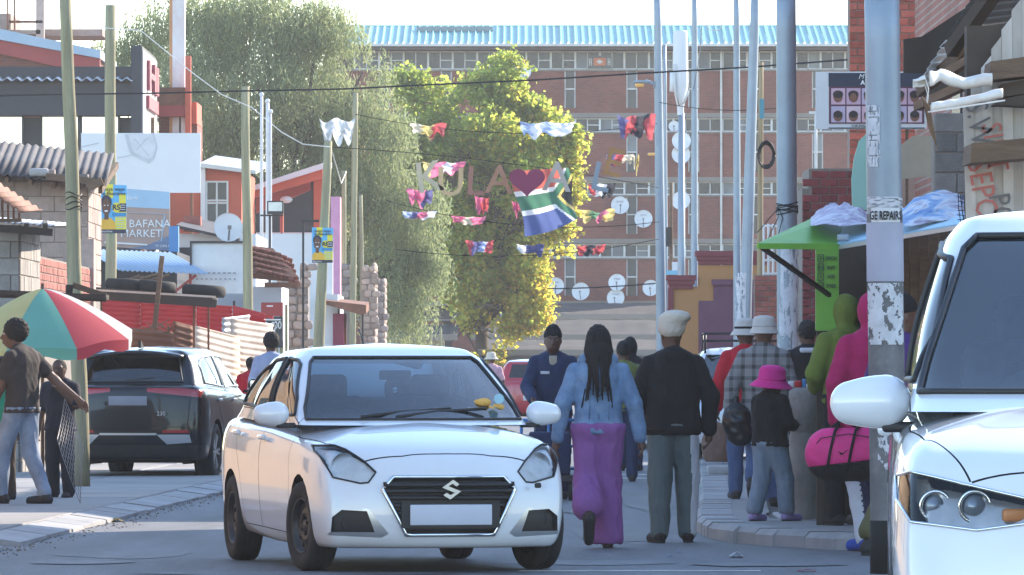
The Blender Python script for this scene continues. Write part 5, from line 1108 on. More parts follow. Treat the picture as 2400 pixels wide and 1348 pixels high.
# --- white board, dish, brick chimney stub
t = thing('white_hoarding', 'dirty white sheet-metal hoarding left of the second tall wooden pole', 'hoarding', P(510, 862, 120)); pbox(447, 575, 570, 688, 120, .05).build('panel', M('dirty white sheet', (.62, .65, .67), .5, var=.1, dirt=.35, dcol=(.35, .33, .3), dscale=1.2), t); pbox(445, 576, 565, 570, 119.95, .12).build('frame', m_dkiron, t); gbox(445, 449, 570, 119.95, .1).build('post', m_dkiron, t)
for i in range(8): pbox(462 + i * 12, 469 + i * 12, 639, 641, 119.94, .02).build('slot', m_dkiron, t)
for i in range(9): pbox(460 + i * 11, 464 + i * 11, 653, 655, 119.94, .02).build('slot', m_dkiron, t)
t = thing('tin_roofed_house', 'low white house with thin tin roof edge behind the white hoarding', 'house', P(480, 862, 128)); gbox(420, 600, 548, 128, 6).build('wall', m_wpl, t); mb = MB(); mb.prism([P(412, 527, 127.6), P(560, 560, 127.6), P(560, 566, 127.6), P(412, 534, 127.6)], (0, 6, .3)); mb.build('roof', m_dkiron, t); pbox(430, 470, 506, 542, 130, .5).build('chimney', m_brick, t); pbox(418, 447, 580, 612, 127.9, .1).build('window', m_dwall, t)
dish(535, 533, 34, 118, 'big rust-spotted satellite dish left of the second tall wooden pole', None, back=1.5)
# --- orange-red houses
t = thing('coral_house', 'coral red house with a tall white-framed window', 'house', P(520, 862, 172)); Y = 172
gbox(400, 566, 395, Y, 9).build('wall', m_redw, t); mb = MB(); mb.prism([P(468, 382, Y - .4), P(600, 400, Y - .4), P(600, 408, Y - .4), P(468, 392, Y - .4)], (0, 9, .5)); mb.build('roof', m_galv, t); pbox(470, 481, 392, 560, Y - .25, .3).build('pilaster', m_wpl, t)
f = MB()
for a in (482, 506, 531): pbox(a, a + 4, 424, 545, Y - .08, .08, f)
for a in (424, 468, 474, 520): pbox(486, 531, a, a + 4, Y - .07, .06, f)
wd = f.build('window', m_frame, t)
for a, b in ((486, 506), (510, 531)):
    for c_, d_ in ((428, 468), (478, 520), (524, 545)): pbox(a, b, c_, d_, Y - .04, .02).build('pane', m_pane, wd)
t = thing('monopitch_house', 'red house with white-edged monopitch roof over a dark open upper storey', 'house', P(690, 862, 182)); Y = 182
gbox(600, 757, 545, Y, 8).build('wall', m_wpl, t); gbox(600, 750, 440, Y + 4, 4).build('back_wall', m_dwall, t); gbox(735, 757, 395, Y + .1, .5).build('pillar', m_redw, t); gbox(728, 736, 402, Y + .3, .4).build('reveal', m_dwall, t)  # charcoal back wall puts the open storey's shade into its colour
mb = MB(); mb.prism([P(590, 436, Y - .5), P(757, 382, Y - .5), P(757, 396, Y - .5), P(590, 448, Y - .5)], (0, 9, .3)); mb.build('roof', m_wpl, t)
mb = MB(); mb.prism([P(590, 448.5, Y - .3), P(756, 396.5, Y - .3), P(756, 418, Y - .3), P(590, 466, Y - .3)], (0, .3, 0)); mb.build('beam', m_redw, t); mb = MB(); mb.prism([P(600, 466, Y + 1), P(735, 424, Y + 1), P(735, 442, Y + 1), P(600, 500, Y + 1)], (0, .3, 0)); mb.build('beam', m_redb, t)
gbox(656, 664, 500, Y + .2, .3).build('post', m_redw, t); MB().ball(P(671, 468, Y), (.18, .18, .1), 12, 6).build('lamp', m_dish, t, True)
tag(gbox(775, 797, 461, 160, 1.2).build('pink_panel', M('pink paint', (.58, .26, .40), .7)), 'tall pink painted wall behind the leaning poster pole', 'wall')
tag(gbox(585, 780, 548, 152, .3).build('white_wall', m_wpl), 'long white plastered wall behind the flagpoles', 'wall')
# --- rust red tiled roof and stone walling
t = thing('tile_roofed_hut', 'hut with rust-red tiled roof beside the second tall wooden pole', 'hut', P(640, 862, 126)); Y = 126
gbox(572, 660, 672, Y, 4).build('wall', m_wpl, t); rf = [(585, 575), (625, 580), (660, 595), (690, 625), (700, 655), (655, 650), (585, 628)]
m_tile = M('rust red tile', (.24, .085, .06), .75, var=.25, scale=4, rv=.25)
for j in range(5):
    for i in range(8):
        px = 588 + i * 13 + j * 4; py = 582 + j * 13 + i * 3.2 + max(0, i - 5) * 3
        o = rbox('tile', P(px, py, Y - .3 - j * .14), (.115, .16, .05), .015, m_tile, t, Matrix.Rotation(.25, 3, 'Y') @ Matrix.Rotation(-.5, 3, 'X'), 1); o.matrix_parent_inverse = wmat(t).inverted()
mb = MB(); mb.prism([P(585, 575, Y - .15), P(640, 582, Y - .15), P(700, 650, Y - .9), P(585, 640, Y - .9)], (0, .3, -.1)); mb.build('roof_deck', m_rust, t)
MB().bar(P(620, 668, Y - 1), P(700, 668, Y - 1), .06, .1).build('fascia', m_rust, t)
m_stone = M('field stone', (.34, .27, .23), .9, var=.3, scale=6, bump=.4, rv=.3); STM = []
for k in range(5):
    r_ = random.Random(k); bm = bmesh.new(); bmesh.ops.create_icosphere(bm, subdivisions=2, radius=1)
    for v in bm.verts: v.co = Vector((math.copysign(abs(v.co.x) ** .6, v.co.x), v.co.y, math.copysign(abs(v.co.z) ** .6, v.co.z))) * (1 + .16 * noise.noise(v.co * 1.5 + Vector((k * 9, 0, 0))))
    me = bpy.data.meshes.new('stone'); bm.to_mesh(me); bm.free(); me.polygons.foreach_set('use_smooth', [True] * len(me.polygons)); me.materials.append(m_stone); STM.append(me)
def stones(t, x0, x1, y, z0, z1, sz, axis='x'):
    z = z0; j = 0
    while z < z1:
        x = x0 + (sz * .5 if j % 2 else 0) * random.random()
        while x < x1:
            w = sz * random.uniform(.8, 1.4); h = sz * random.uniform(.75, 1.0); o = bpy.data.objects.new('stone', random.choice(STM)); COL.objects.link(o)
            o.scale = (w * .5, .06, h * .5); o.location = (x + w / 2, y, z + h / 2) if axis == 'x' else (y, x + w / 2, z + h / 2); o.rotation_euler = (0, random.uniform(-.25, .25), 0 if axis == 'x' else math.pi / 2); o.parent = t; o.matrix_parent_inverse = wmat(t).inverted(); x += w * 1.0
        z += sz * .86; j += 1
t = thing('stone_wall', 'grey rubble stone wall left of the leaning poster pole', 'wall', P(690, 862, 131)); gbox(640, 722, 665, 131, 1).build('core', m_mortar, t); stones(t, P(640, 0, 131).x, P(718, 0, 131).x, 131, P(0, 812, 131).z, P(0, 668, 131).z, .2); stones(t, P(703, 0, 131).x, P(722, 0, 131).x, 130.95, P(0, 668, 131).z, P(0, 628, 131).z, .17)
gbox(703, 722, 622, 131.02, .5).build('pier', m_mortar, t)
t = thing('stone_pillar', 'wide sunlit rubble stone pillar beside the middle wooden poles', 'pillar', P(870, 862, 190)); Y = 190; gbox(846, 874, 628, Y, 3.4).build('core', m_mortar, t); stones(t, P(846, 0, Y).x, P(872, 0, Y).x, Y, .6, P(0, 632, Y).z, .22); stones(t, Y, Y + 3.2, P(876, 0, Y).x, .6, P(0, 632, Y).z, .28, 'y')
t = thing('stone_pillar', 'slim rubble stone pillar with rounded top further along the wall', 'pillar', P(885, 862, 205)); Y = 205; gbox(878, 898, 662, Y, 3).build('core', m_mortar, t); stones(t, P(878, 0, Y).x, P(897, 0, Y).x, Y, .6, P(0, 660, Y).z, .22); stones(t, Y, Y + 3, P(899, 0, Y).x, .6, P(0, 660, Y).z, .28, 'y')
t = thing('stone_wall', 'low rubble stone wall with white gate pier behind middle poles', 'wall', P(800, 862, 172)); Y = 172; gbox(778, 830, 618, Y, .5).build('core', m_mortar, t); stones(t, P(778, 0, Y).x, P(826, 0, Y).x, Y, P(0, 700, Y).z, P(0, 624, Y).z, .22)
# --- menu board, porch, gate frame, floodlight
t = thing('price_board', 'dark price board with white figures and red header by the gate', 'sign', P(640, 862, 121)); Y = 121
pbox(607, 663, 742, 815, Y, .06).build('board', M('board slate', (.035, .04, .045), .5), t); pbox(612, 663, 709, 741, Y - .02, .06).build('header', m_redb, t); gbox(656, 662, 712, Y + .1, .08).build('post', M('olive post', (.30, .30, .16), .7), t); gbox(668, 674, 714, Y + .1, .08).build('post', MATS['olive post'], t)
text('20', P(632, 770, Y - .01), 30 * Y / F * 1.35, m_ltr, t, sx=.75); text('00', P(651, 763, Y - .01), 20 * Y / F * 1.35, m_ltr, t, sx=.7); text('R', P(617, 763, Y - .01), 10 * Y / F * 1.35, m_ltr, t); pbox(622, 658, 748, 751, Y - .012, .01).build('print_line', m_ltr, t); pbox(609, 622, 802, 814, Y - .012, .01).build('print_panel', m_ltr, t); pbox(625, 640, 716, 719, Y - .03, .01).build('print_line', m_ltr, t)
for i in range(5): gbox(612 + i * 12, 616 + i * 12, 800, Y + .3, .04).build('bar', MATS['olive post'], t)
t = thing('floodlight', 'square floodlight on a black post in front of the red house', 'floodlight', P(634, 862, 136)); Y = 136; gbox(630, 635, 505, Y, .045).build('post', m_blk, t); pbox(626, 664, 471, 502, Y - .08, .12).build('housing', m_blk, t); pbox(629, 661, 474, 495, Y - .09, .01).build('lens', M('floodlight glass', (.55, .6, .58), .15), t); pbox(610, 664, 503, 507, Y, .04).build('crossbar', m_blk, t); pbox(658, 662, 505, 548, Y, .04).build('hanger', m_redb, t)
t = thing('steel_gateway', 'thin black steel frame standing left of the leaning poster pole', 'frame', P(710, 862, 127)); gbox(708, 713, 516, 127, .04).build('post', m_blk, t); pbox(706, 748, 515, 521, 126.95, .06).build('beam', m_blk, t)
t = thing('porch_shop', 'small grey shop with sloping dark porch slab behind the poster pole', 'shop', P(800, 862, 150)); Y = 150; gbox(742, 792, 690, Y, 5).build('wall', m_wpl, t); mb = MB(); mb.prism([P(742, 702, Y - 1), P(858, 715, Y - 1), P(858, 735, Y - 1), P(846, 738, Y - 1), P(742, 708, Y - 1)], (0, 3, .1)); mb.build('porch_slab', m_rust, t); gbox(780, 806, 735, Y - .2, 2).build('maroon_panel', m_maroon, t); gbox(806, 812, 735, Y, .2).build('post', m_rust, t); gbox(848, 852, 735, Y - .8, .06).build('post', m_dkwood, t); gbox(740, 776, 808, Y - .5, .1).build('leaflet_panel', m_wboard, t)
rb = MB()
# ================================================================== poles, cables, bunting
m_pwood = M('treated pole timber', (.33, .30, .18), .85, var=.35, scale=2.5, stretch=(6, 6, .35), bump=.5, bscale=12, dirt=.4, dcol=(.12, .10, .06), dscale=1.2)
m_steel = M('galvanised pole', (.29, .345, .40), .5, metal=.35, var=.12, scale=2.5, dirt=.2, dcol=(.2, .2, .2), dscale=3)
m_steelg = M('grimy lower pole', (.14, .14, .145), .8, var=.3, scale=5, dirt=.5, dcol=(.3, .3, .3), dscale=7)
m_paper = M('torn white paper', (.62, .63, .66), .85, var=.15, scale=9, dirt=.4, dcol=(.3, .3, .3), dscale=14)
m_rope = M('white rope', (.75, .73, .68), .8); m_cable = M('black cable', (.012, .012, .014), .6); m_steelw = M('steel wire', (.25, .25, .26), .5)
def paper_on(pole, c, r, z0, z1, a0, a1, mat, torn=0., seed=0, name='poster', off=.004, lean=0.):
    """sheet wrapped round a pole; angle 0 faces the camera; torn > 0 drops ragged patches"""
    nu, nv = (48, 64) if torn else (12, 1); vs = []; fs = []
    for j in range(nv + 1):
        for i in range(nu + 1):
            a = lerp(a0, a1, i / nu); z = lerp(z0, z1, j / nv); vs.append((c.x + lean * (z - c.z) + (r + off) * math.sin(a), c.y - (r + off) * math.cos(a), z))
    for j in range(nv):
        for i in range(nu):
            if torn:
                q = Vector((i / nu * 5 + seed * 7, j / nv * 5, seed)); e = min(i, nu - 1 - i, 8) / 8 * .5 + min(j, nv - 1 - j, 6) / 6 * .3
                if noise.noise(q) + .6 * noise.noise(q * 2.7) + .35 * noise.noise(q * 7) + e * .4 < torn: continue
            a = j * (nu + 1) + i; fs.append((a, a + 1, a + nu + 2, a + nu + 1))
    return MB().add(vs, fs).build(name, mat, pole, True)
def pole(name, label, cat, tp, bp, wt, wb, Y, mat, group, gz=0., n=16, wob=0.):
    """tp/bp: photo pixel of the top and of a low point, produced down to the ground"""
    a, b = P(tp[0], tp[1], Y), P(bp[0], bp[1], Y); d = (b - a) / (b.z - a.z); base = a + d * (gz - a.z); t = thing(name, label, cat, base, 0, group)
    k = Y / F / 2; pts = []; rs = []; m = 9
    for i in range(m + 1):
        f = i / m; p = a.lerp(base, f); p.x += wob * noise.noise(Vector((f * 3, Y, 0))); pts.append(p); rs.append(lerp(wt, wb, f) * k)
    MB().tube(pts, rs, n).build('shaft', mat, t, True); return t, base, d
GW = 'wooden poles along the left side'
tp0, b0_, d0 = pole('wooden_pole', 'nearest wooden pole, leaning left, beside the parasol', 'pole', (148, -40), (197, 1138), 27, 40, 68.5, m_pwood, GW, ZP, wob=.05)
mb = MB(); c = P(173, 470, 68.5)
for i in range(4): mb.tube([c + Vector((.085 * math.sin(a), -.085 * math.cos(a), .05 * i - .08 + .02 * math.sin(a * 2 + i))) for a in np.linspace(-2, 2, 12)], .006, 5)
mb.build('wire_binding', m_cable, tp0)
t1, _, _ = pole('wooden_pole', 'straight wooden pole carrying the lower-left poster', 'pole', (259, 12), (259, 800), 25, 27, 108, m_pwood, GW, 0, wob=.03)
t2, _, _ = pole('wooden_pole', 'wooden pole at the white hoarding, behind the saloon car', 'pole', (575, 203), (583, 870), 19, 26, 118, m_pwood, GW, 0, wob=.04)
t3, _, _ = pole('wooden_pole', 'wooden pole leaning right with the second poster on it', 'pole', (769, 330), (747, 810), 19, 30, 110, m_pwood, GW, 0, wob=.03)
t4, _, _ = pole('wooden_pole', 'tall thin wooden pole just right of the leaning poster pole', 'pole', (833, 218), (826, 810), 13, 16, 170, m_pwood, GW, 0)
pole('wooden_pole', 'short wooden pole between leaning poster pole and tall thin one', 'pole', (806, 400), (805, 810), 11, 14, 185, m_pwood, GW); pole('wooden_pole', 'slim wooden pole right beside the tall thin one, against the tree', 'pole', (845, 457), (851, 810), 9, 12, 200, m_pwood, GW); pole('wooden_pole', 'farthest lone wooden pole standing before the pepper tree', 'pole', (912, 508), (911, 810), 8, 10, 215, m_pwood, GW)
pole('wooden_pole', 'tiny distant post left of the yellow tree foot', 'pole', (1010, 765), (1010, 810), 6, 6, 228, m_pwood, GW); pole('wooden_pole', 'tiny distant post touching the yellow tree foot', 'pole', (1033, 770), (1033, 810), 6, 6, 228, m_pwood, GW)
for px, py, w, l in ((613, 224, 7, 'tallest, leftmost of the three white flagpoles'), (627, 239, 8, 'middle one of the three white flagpoles'), (634, 264, 6, 'shortest, rightmost of the three white flagpoles')):
    t, _, _ = pole('flagpole', l, 'flagpole', (px, py), (px, 620), w, w + 2, 140, M('white flagpole', (.68, .66, .66), .5), 'white flagpoles'); MB().ball(P(px, py - 2, 140), .055, 10, 6).build('finial', MATS['white flagpole'], t, True)
GS = 'tall steel poles on the right'
nearp, nb, nd = pole('steel_pole', 'thick near steel pole covered in repair notices by the people carrier', 'pole', (2066, -60), (2084, 1345), 82, 84, 42, m_steel, GS, 0, 28)
def rad(py): return 41.5 * 42 / F
def ctr(py): return Vector((nb.x + nd.x * P(0, py, 42).z, 42, 0))
lean = nd.x
MB().tube([nb + Vector((0, 0, .0)), nb + Vector((lean * .35, 0, .35))], [.1255, .121], 28).build('tar_band', M('tar black', (.012, .012, .012), .9), nearp, True)
MB().tube([Vector((nb.x + lean * .351, 42, .351)), Vector((nb.x + lean * 2.36, 42, 2.36))], [.1195, .1185], 28, cap=False).build('grimy_band', m_steelg, nearp, True)
cz = lambda py: P(0, py, 42).z
cc = Vector((nb.x, 42, 0))
paper_on(nearp, cc, .1185, cz(522), cz(488), -.85, .9, m_wboard, lean=lean)
text('GE REPAIRS', Vector((nb.x + lean * cz(507) + .0, 42 - .126, cz(507))), .078, M('black print', (.01, .01, .012), .6), nearp, bold=.002, sx=.53)
paper_on(nearp, cc, .1185, cz(660), cz(522.5), -1.45, 1.3, M('faded lilac notice', (.40, .41, .50), .7, var=.12, scale=3), lean=lean, off=.0055)
paper_on(nearp, cc, .1185, cz(392), cz(248), -1.1, -.25, m_paper, .02, 3, lean=lean); paper_on(nearp, cc, .1185, cz(808), cz(664), -1.3, 1.1, m_paper, .02, 8, lean=lean, off=.006); paper_on(nearp, cc, .1185, cz(488), cz(462), -1.2, 1.2, m_paper, .12, 5, lean=lean, off=.006); paper_on(nearp, cc, .1185, cz(1100), cz(1000), -.6, 1.0, m_paper, .42, 15, lean=lean, off=.006)
for j, py in enumerate((262, 276, 318, 330, 366)): MB().tube([Vector((nb.x + lean * cz(py) + .124 * math.sin(a), 42 - .1245 * math.cos(a), cz(py))) for a in np.linspace(-.95, -.4, 6)], .0035, 4).build('print_line', M('grey print', (.25, .25, .27), .8), nearp)
pA, ba, da = pole('steel_pole', 'second thickest steel pole, black cable wound round it', 'pole', (1842, -60), (1846, 900), 46, 50, 70, m_steel, GS, ZR, 24)
ca = Vector((ba.x, 70, 0)); paper_on(pA, ca, .115, P(0, 830, 70).z, P(0, 580, 70).z, -1.4, 1.3, m_paper, .12, 21); 
mb = MB(); c = P(1845, 488, 70); rg = random.Random(4)
for i in range(7): mb.tube([c + Vector((.118 * math.sin(a), -.122 * math.cos(a), .016 * i - .05 + .02 * math.sin(a * 1.5 + i * 2))) for a in np.linspace(-2.4, 2.4, 16)], .006, 5)
for e in ((1775, 545), (1800, 560), (1822, 560), (1868, 500)): mb.tube([c + Vector((-.1, -.12, 0)), c.lerp(P(e[0], e[1], 70), .5) + Vector((0, -.1, .06)), P(e[0], e[1], 69.8)], .005, 5)
mb.build('cable_coil', m_cable, pA)
pB, bb_, _ = pole('steel_pole', 'leaning steel pole left of the wooden pole with black cable coil', 'pole', (1772, -60), (1745, 780), 20, 34, 100, m_steel, GS, ZR, 18); paper_on(pB, Vector((bb_.x + .02, 100, 0)), .108, P(0, 800, 100).z, P(0, 640, 100).z, -1.3, 1.2, m_paper, .08, 33)
pole('steel_pole', 'slender steel pole between the antenna mast group and leaning pole', 'pole', (1726, -60), (1728, 780), 14, 20, 125, m_steel, GS, ZR, 14); pole('steel_pole', 'steel pole just right of the antenna mast', 'pole', (1628, -60), (1627, 780), 13, 19, 140, m_steel, GS, ZR, 14)
pE, be, _ = pole('street_lamp', 'tall steel lamp pole with amber lantern, leftmost of the steel poles', 'street lamp', (1540, -60), (1550, 780), 17, 26, 115, m_steel, GS, ZR, 16)
MB().tube([P(1540, 215, 115), P(1532, 196, 115), P(1512, 190, 115)], [.03, .03, .04], 8).build('arm', m_steel, pE, True); rbox('lantern', P(1503, 192, 115), (.28, .16, .05), .02, m_steel, pE).matrix_parent_inverse = wmat(pE).inverted(); rbox('lens', P(1499, 200, 115), (.16, .14, .08), .03, M('amber lantern lens', (.8, .42, .12), .2), pE).matrix_parent_inverse = wmat(pE).inverted()
pF, _, _ = pole('street_lamp', 'thin distant lamp pole right beside the leftmost steel pole', 'street lamp', (1558, 105), (1561, 780), 8, 11, 165, m_steel, GS, 0, 12); MB().tube([P(1557, 372, 165), P(1545, 360, 165), P(1535, 358, 165)], .025, 6).build('arm', m_steel, pF, True); rbox('lens', P(1527, 362, 165), (.2, .14, .08), .03, MATS['amber lantern lens'], pF).matrix_parent_inverse = wmat(pF).inverted()
pG, _, _ = pole('street_lamp', 'thin white lamp post before the hostel, right of thick pole', 'street lamp', (1912, 262), (1913, 780), 7, 7, 150, m_frame, GS, 0, 10); MB().bar(P(1896, 264, 150), P(1914, 264, 150), .06, .06).build('arm', m_frame, pG)
# antenna mast
t = thing('antenna_mast', 'grey mobile-phone mast with slim white antenna drum among the steel poles', 'mast', P(1597, 862, 152)); Y = 152; k = Y / F
x = P(1597, 0, Y).x; z = lambda py: P(0, py, Y).z
MB().lathe([(.001, z(72)), (15 * k, z(72)), (17 * k, z(78)), (18 * k, z(190)), (17.5 * k, z(205)), (8 * k, z(250)), (7.5 * k, z(270))], (x - .02, Y, 0), n=24).build('antenna_drum', m_wboard, t, True); MB().tube([(x, Y, z(265)), (x, Y, 0)], [7 * k, 11 * k], 16).build('shaft', m_steel, t, True)
MB().tube([P(1580, 150, Y - .2), P(1582, 210, Y - .2), P(1592, 248, Y - .2), P(1604, 240, Y - .2), P(1614, 212, Y - .2)], .03, 6).build('feeder_loop', m_frame, t, True); MB().tube([P(1578, 170, Y - .1), P(1577, 215, Y - .1)], .08, 8).build('side_antenna', m_wboard, t, True)
t, _, _ = pole('wooden_pole', 'wooden pole with big black cable coil hung on it', 'pole', (1784, 146), (1780, 780), 11, 16, 108, M('brown pole timber', (.34, .25, .14), .85, var=.3, scale=2.5, stretch=(6, 6, .4)), 'wooden poles on the right', ZR)  # browner timber tone than the other wooden poles
mb = MB(); c = P(1796, 363, 107.7)
for i in range(14):
    r_ = .235 - .004 * i + rg.uniform(-.012, .012); mb.tube([c + Vector((r_ * .62 * math.cos(a) + rg.uniform(-.006, .006), -.05 + .008 * i, r_ * 1.0 * math.sin(a))) for a in np.linspace(0, 2 * math.pi, 25)], .012, 6)
tag(mb.build('cable_coil', m_cable, None, True), 'big coil of black cable hanging on the right wooden pole', 'cable coil')
pbox(1780, 1791, 232, 278, 107.8, .02).build('cloth_strip', M('teal rag', (.10, .28, .34), .8), t)
t, _, _ = pole('wooden_pole', 'short brown post with black meter box beside the antenna mast', 'pole', (1573, 428), (1573, 780), 8, 11, 155, m_brown, 'wooden poles on the right'); pbox(1561, 1571, 533, 578, 154.8, .15).build('meter_box', m_blk, t); pbox(1562, 1590, 634, 644, 154.8, .02).build('sticker', M('blue yellow sticker', (.2, .5, .65), .6), t); pbox(1575, 1590, 614, 634, 154.8, .02).build('notice', m_wboard, t)
# ------------------------------------------------------------------ advertising posters with a smiling model
m_pb = M('poster sky blue', (.12, .46, .75), .55, var=.03); m_py = M('poster yellow', (.78, .70, .06), .55, var=.03); m_pk = M('poster navy', (.02, .03, .06), .5); m_skin0 = M('poster skin', (.14, .065, .04), .6); m_pshirt = M('poster mustard shirt', (.75, .45, .05), .6)
def poster(px0, px1, py0, py1, Y, label):
    t = thing('poster', label, 'poster', P((px0 + px1) / 2, py1, Y), 0, 'advertising posters on poles'); w = px1 - px0; h = py1 - py0
    q = lambda u, v, d=0: P(px0 + u * w, py0 + v * h, Y - d)
    def rect(name, u0, u1, v0, v1, m, d): return MB().prism([q(u0, v0, d), q(u1, v0, d), q(u1, v1, d), q(u0, v1, d)], (0, .003, 0)).build(name, m, t)
    MB().prism([q(0, 0), q(1, .02), q(.98, 1), q(.01, .98)], (0, .02, 0)).build('sheet', m_pb, t)
    rect('stripe', .22, .5, .0, .28, m_py, .004); rect('stripe', .72, .97, .2, .40, m_py, .004); rect('stripe', .58, .98, .52, .94, m_py, .004); rect('footer', .01, .98, .92, 1., m_pk, .006)
    MB().prism([q(.02, .92, .008), q(.02, .78, .008), q(.12, .70, .008), q(.40, .68, .008), q(.56, .76, .008), q(.60, .92, .008)], (0, .003, 0)).build('shirt', m_pshirt, t)
    el = lambda cu, cv, ru, rv, d, nm, m: MB().prism([q(cu + ru * math.cos(a), cv + rv * math.sin(a), d) for a in np.linspace(0, 2 * math.pi, 17)[:-1]], (0, .003, 0)).build(nm, m, t)
    el(.25, .36, .20, .14, .010, 'hair', m_pk); el(.25, .46, .16, .17, .014, 'face', m_skin0); rect('neck', .18, .33, .58, .72, m_skin0, .0125); el(.25, .545, .07, .018, .018, 'smile', m_ltr)
    el(.19, .43, .025, .012, .018, 'eye', m_ltr); el(.31, .43, .025, .012, .018, 'eye', m_ltr)
    el(.62, .47, .16, .10, .010, 'price_disc', m_py); rect('price_panel', .70, .98, .39, .56, m_pk, .008); rect('price_panel', .46, .97, .58, .66, M('poster deep blue', (.03, .25, .5), .5), .008)
    s = h * Y / F
    text('R5', q(.62, .475, .016), s * .15, m_pk, t, bold=.004); text('iwaya waya', q(.5, .10, .010), s * .105, m_pk, t); text('le-fibertime', q(.52, .19, .010), s * .105, m_pk, t); text('fibertime', q(.25, .96, .012), s * .07, m_ltr, t)
    for i in range(5): rect('print_line', .62, .92, .68 + i * .05, .69 + i * .05, m_pb, .008)
    for i in range(3): rect('print_line', .77, .95, .42 + i * .045, .43 + i * .045, m_ltr, .012)
poster(233, 297, 432, 547, 107.7, 'blue and yellow poster of a smiling man on the nearer poster pole'); poster(731, 781, 533, 616, 109.6, 'blue and yellow poster of a smiling man on the leaning pole')
# ------------------------------------------------------------------ cables
CG = 'overhead cables'
wire('overhead_cable', [P(a, b, 104) for a, b in ((-60, 225), (150, 221), (340, 219), (590, 213), (800, 209), (1000, 199), (1250, 188), (1500, 172), (1750, 158), (2000, 139), (2500, 100))], .015, m_cable, 'thick black cable crossing the whole street above the flags', 'cable', group=CG)
wire('overhead_cable', [P(a, b, 100) for a, b in ((120, -10), (150, 32), (250, 66), (330, 72), (450, 170), (520, 222), (590, 252), (660, 310), (710, 338), (775, 345))], .009, m_rope, 'sagging white rope tied along the left wooden poles', 'rope', group=CG)
for i, (a, b, s, l) in enumerate((((833, 268), (1540, 290), .25, 'thin bunting wire at the height of the highest flags'), ((775, 345), (1545, 440), -.1, 'thin bunting wire through the painted letters'), ((905, 470), (1545, 520), .25, 'thin bunting wire just below the letters'), ((930, 585), (1545, 560), .2, 'lowest thin bunting wire across the street'), ((1545, 240), (1850, 250), .1, 'thin wire between the steel poles'), ((1283, 677), (1537, 664), .02, 'thin dark wire low before the lowest hostel dishes'))):
    wire('overhead_wire', [P(a[0], a[1], 113), P(b[0], b[1], 113)], .007 if i < 5 else .012, m_cable, l, 'wire', sag=s, group=CG)
wire('overhead_wire', [P(1650, 0, 110), P(1645, 60, 110), P(1640, 130, 110), P(1625, 210, 110)], .008, m_steelw, 'loose drop wire hanging between the steel poles', 'wire', group=CG); wire('overhead_wire', [P(1710, -10, 110), P(1700, 45, 110), P(1685, 72, 110), P(1662, 70, 110), P(1652, 40, 110)], .010, m_rope, 'curled white drop wire high between the steel poles', 'wire', group=CG)
wire('overhead_wire', [P(775, 345, 112), P(800, 430, 130), P(812, 402, 180)], .01, m_rope, 'white twine running back from the leaning poster pole', 'wire', group=CG)
# ------------------------------------------------------------------ bunting and letters
CLM = {}
def cloth(col):
    g_ = sum(col) / 3; col = tuple(lerp(x, g_ + .08, .28) for x in col); k = tuple(round(x, 2) for x in col)  # greys and lightens each colour to put distance haze into it
    if k not in CLM: CLM[k] = M('bunting cloth %d' % len(CLM), col, .85, var=.1, scale=6, trans=.45)
    return CLM[k]
PK, RD, WH, NV, YL, GY, CR, BK, GN, BL = (.75, .10, .28), (.62, .04, .06), (.75, .77, .82), (.10, .10, .32), (.70, .55, .12), (.50, .55, .58), (.70, .64, .50), (.04, .04, .06), (.10, .32, .16), (.36, .50, .80)
def flag_bit(px, py, w, h, cols, label, seed, Y=112.8):
    mats = [cloth(c) for c in cols]; mb = MB(); nu, nv = 22, 12; k = Y / F; o = P(px, py, Y); n = len(cols); rr = random.Random(seed)
    def fn(a, b):
        top = .10 * h * math.sin(math.pi * a) + noise.noise(Vector((a * 3, seed, 0))) * h * .25; ln = h * (.55 + .6 * abs(noise.noise(Vector((a * 2.7, seed * 3.1, 5)))) * 1.6)
        return Vector((o.x + ((a - .5) * w * (1 - .18 * b) + noise.noise(Vector((a * 4, b * 3, seed))) * w * .07) * k, Y + (math.sin(a * 17 + seed) * .05 + noise.noise(Vector((a * 5, b * 4, seed + 2))) * .14) * 1.0, o.z + (h * .4 - top - b * ln) * k))
    mb.grid(fn, nu, nv)
    for i in range(len(mb.f)): mb.m[i] = min(n - 1, int(((i % nu) / nu + noise.noise(Vector(((i % nu) / nu * 3, (i // nu) / nv * 3, seed))) * .18 + (i // nu) / nv * .15) * n)) if n > 1 else 0
    mb.m = [max(0, q) for q in mb.m]
    return tag(mb.build('bunting_flag', mats, None, True), label, 'flag', 'bunting across the street')
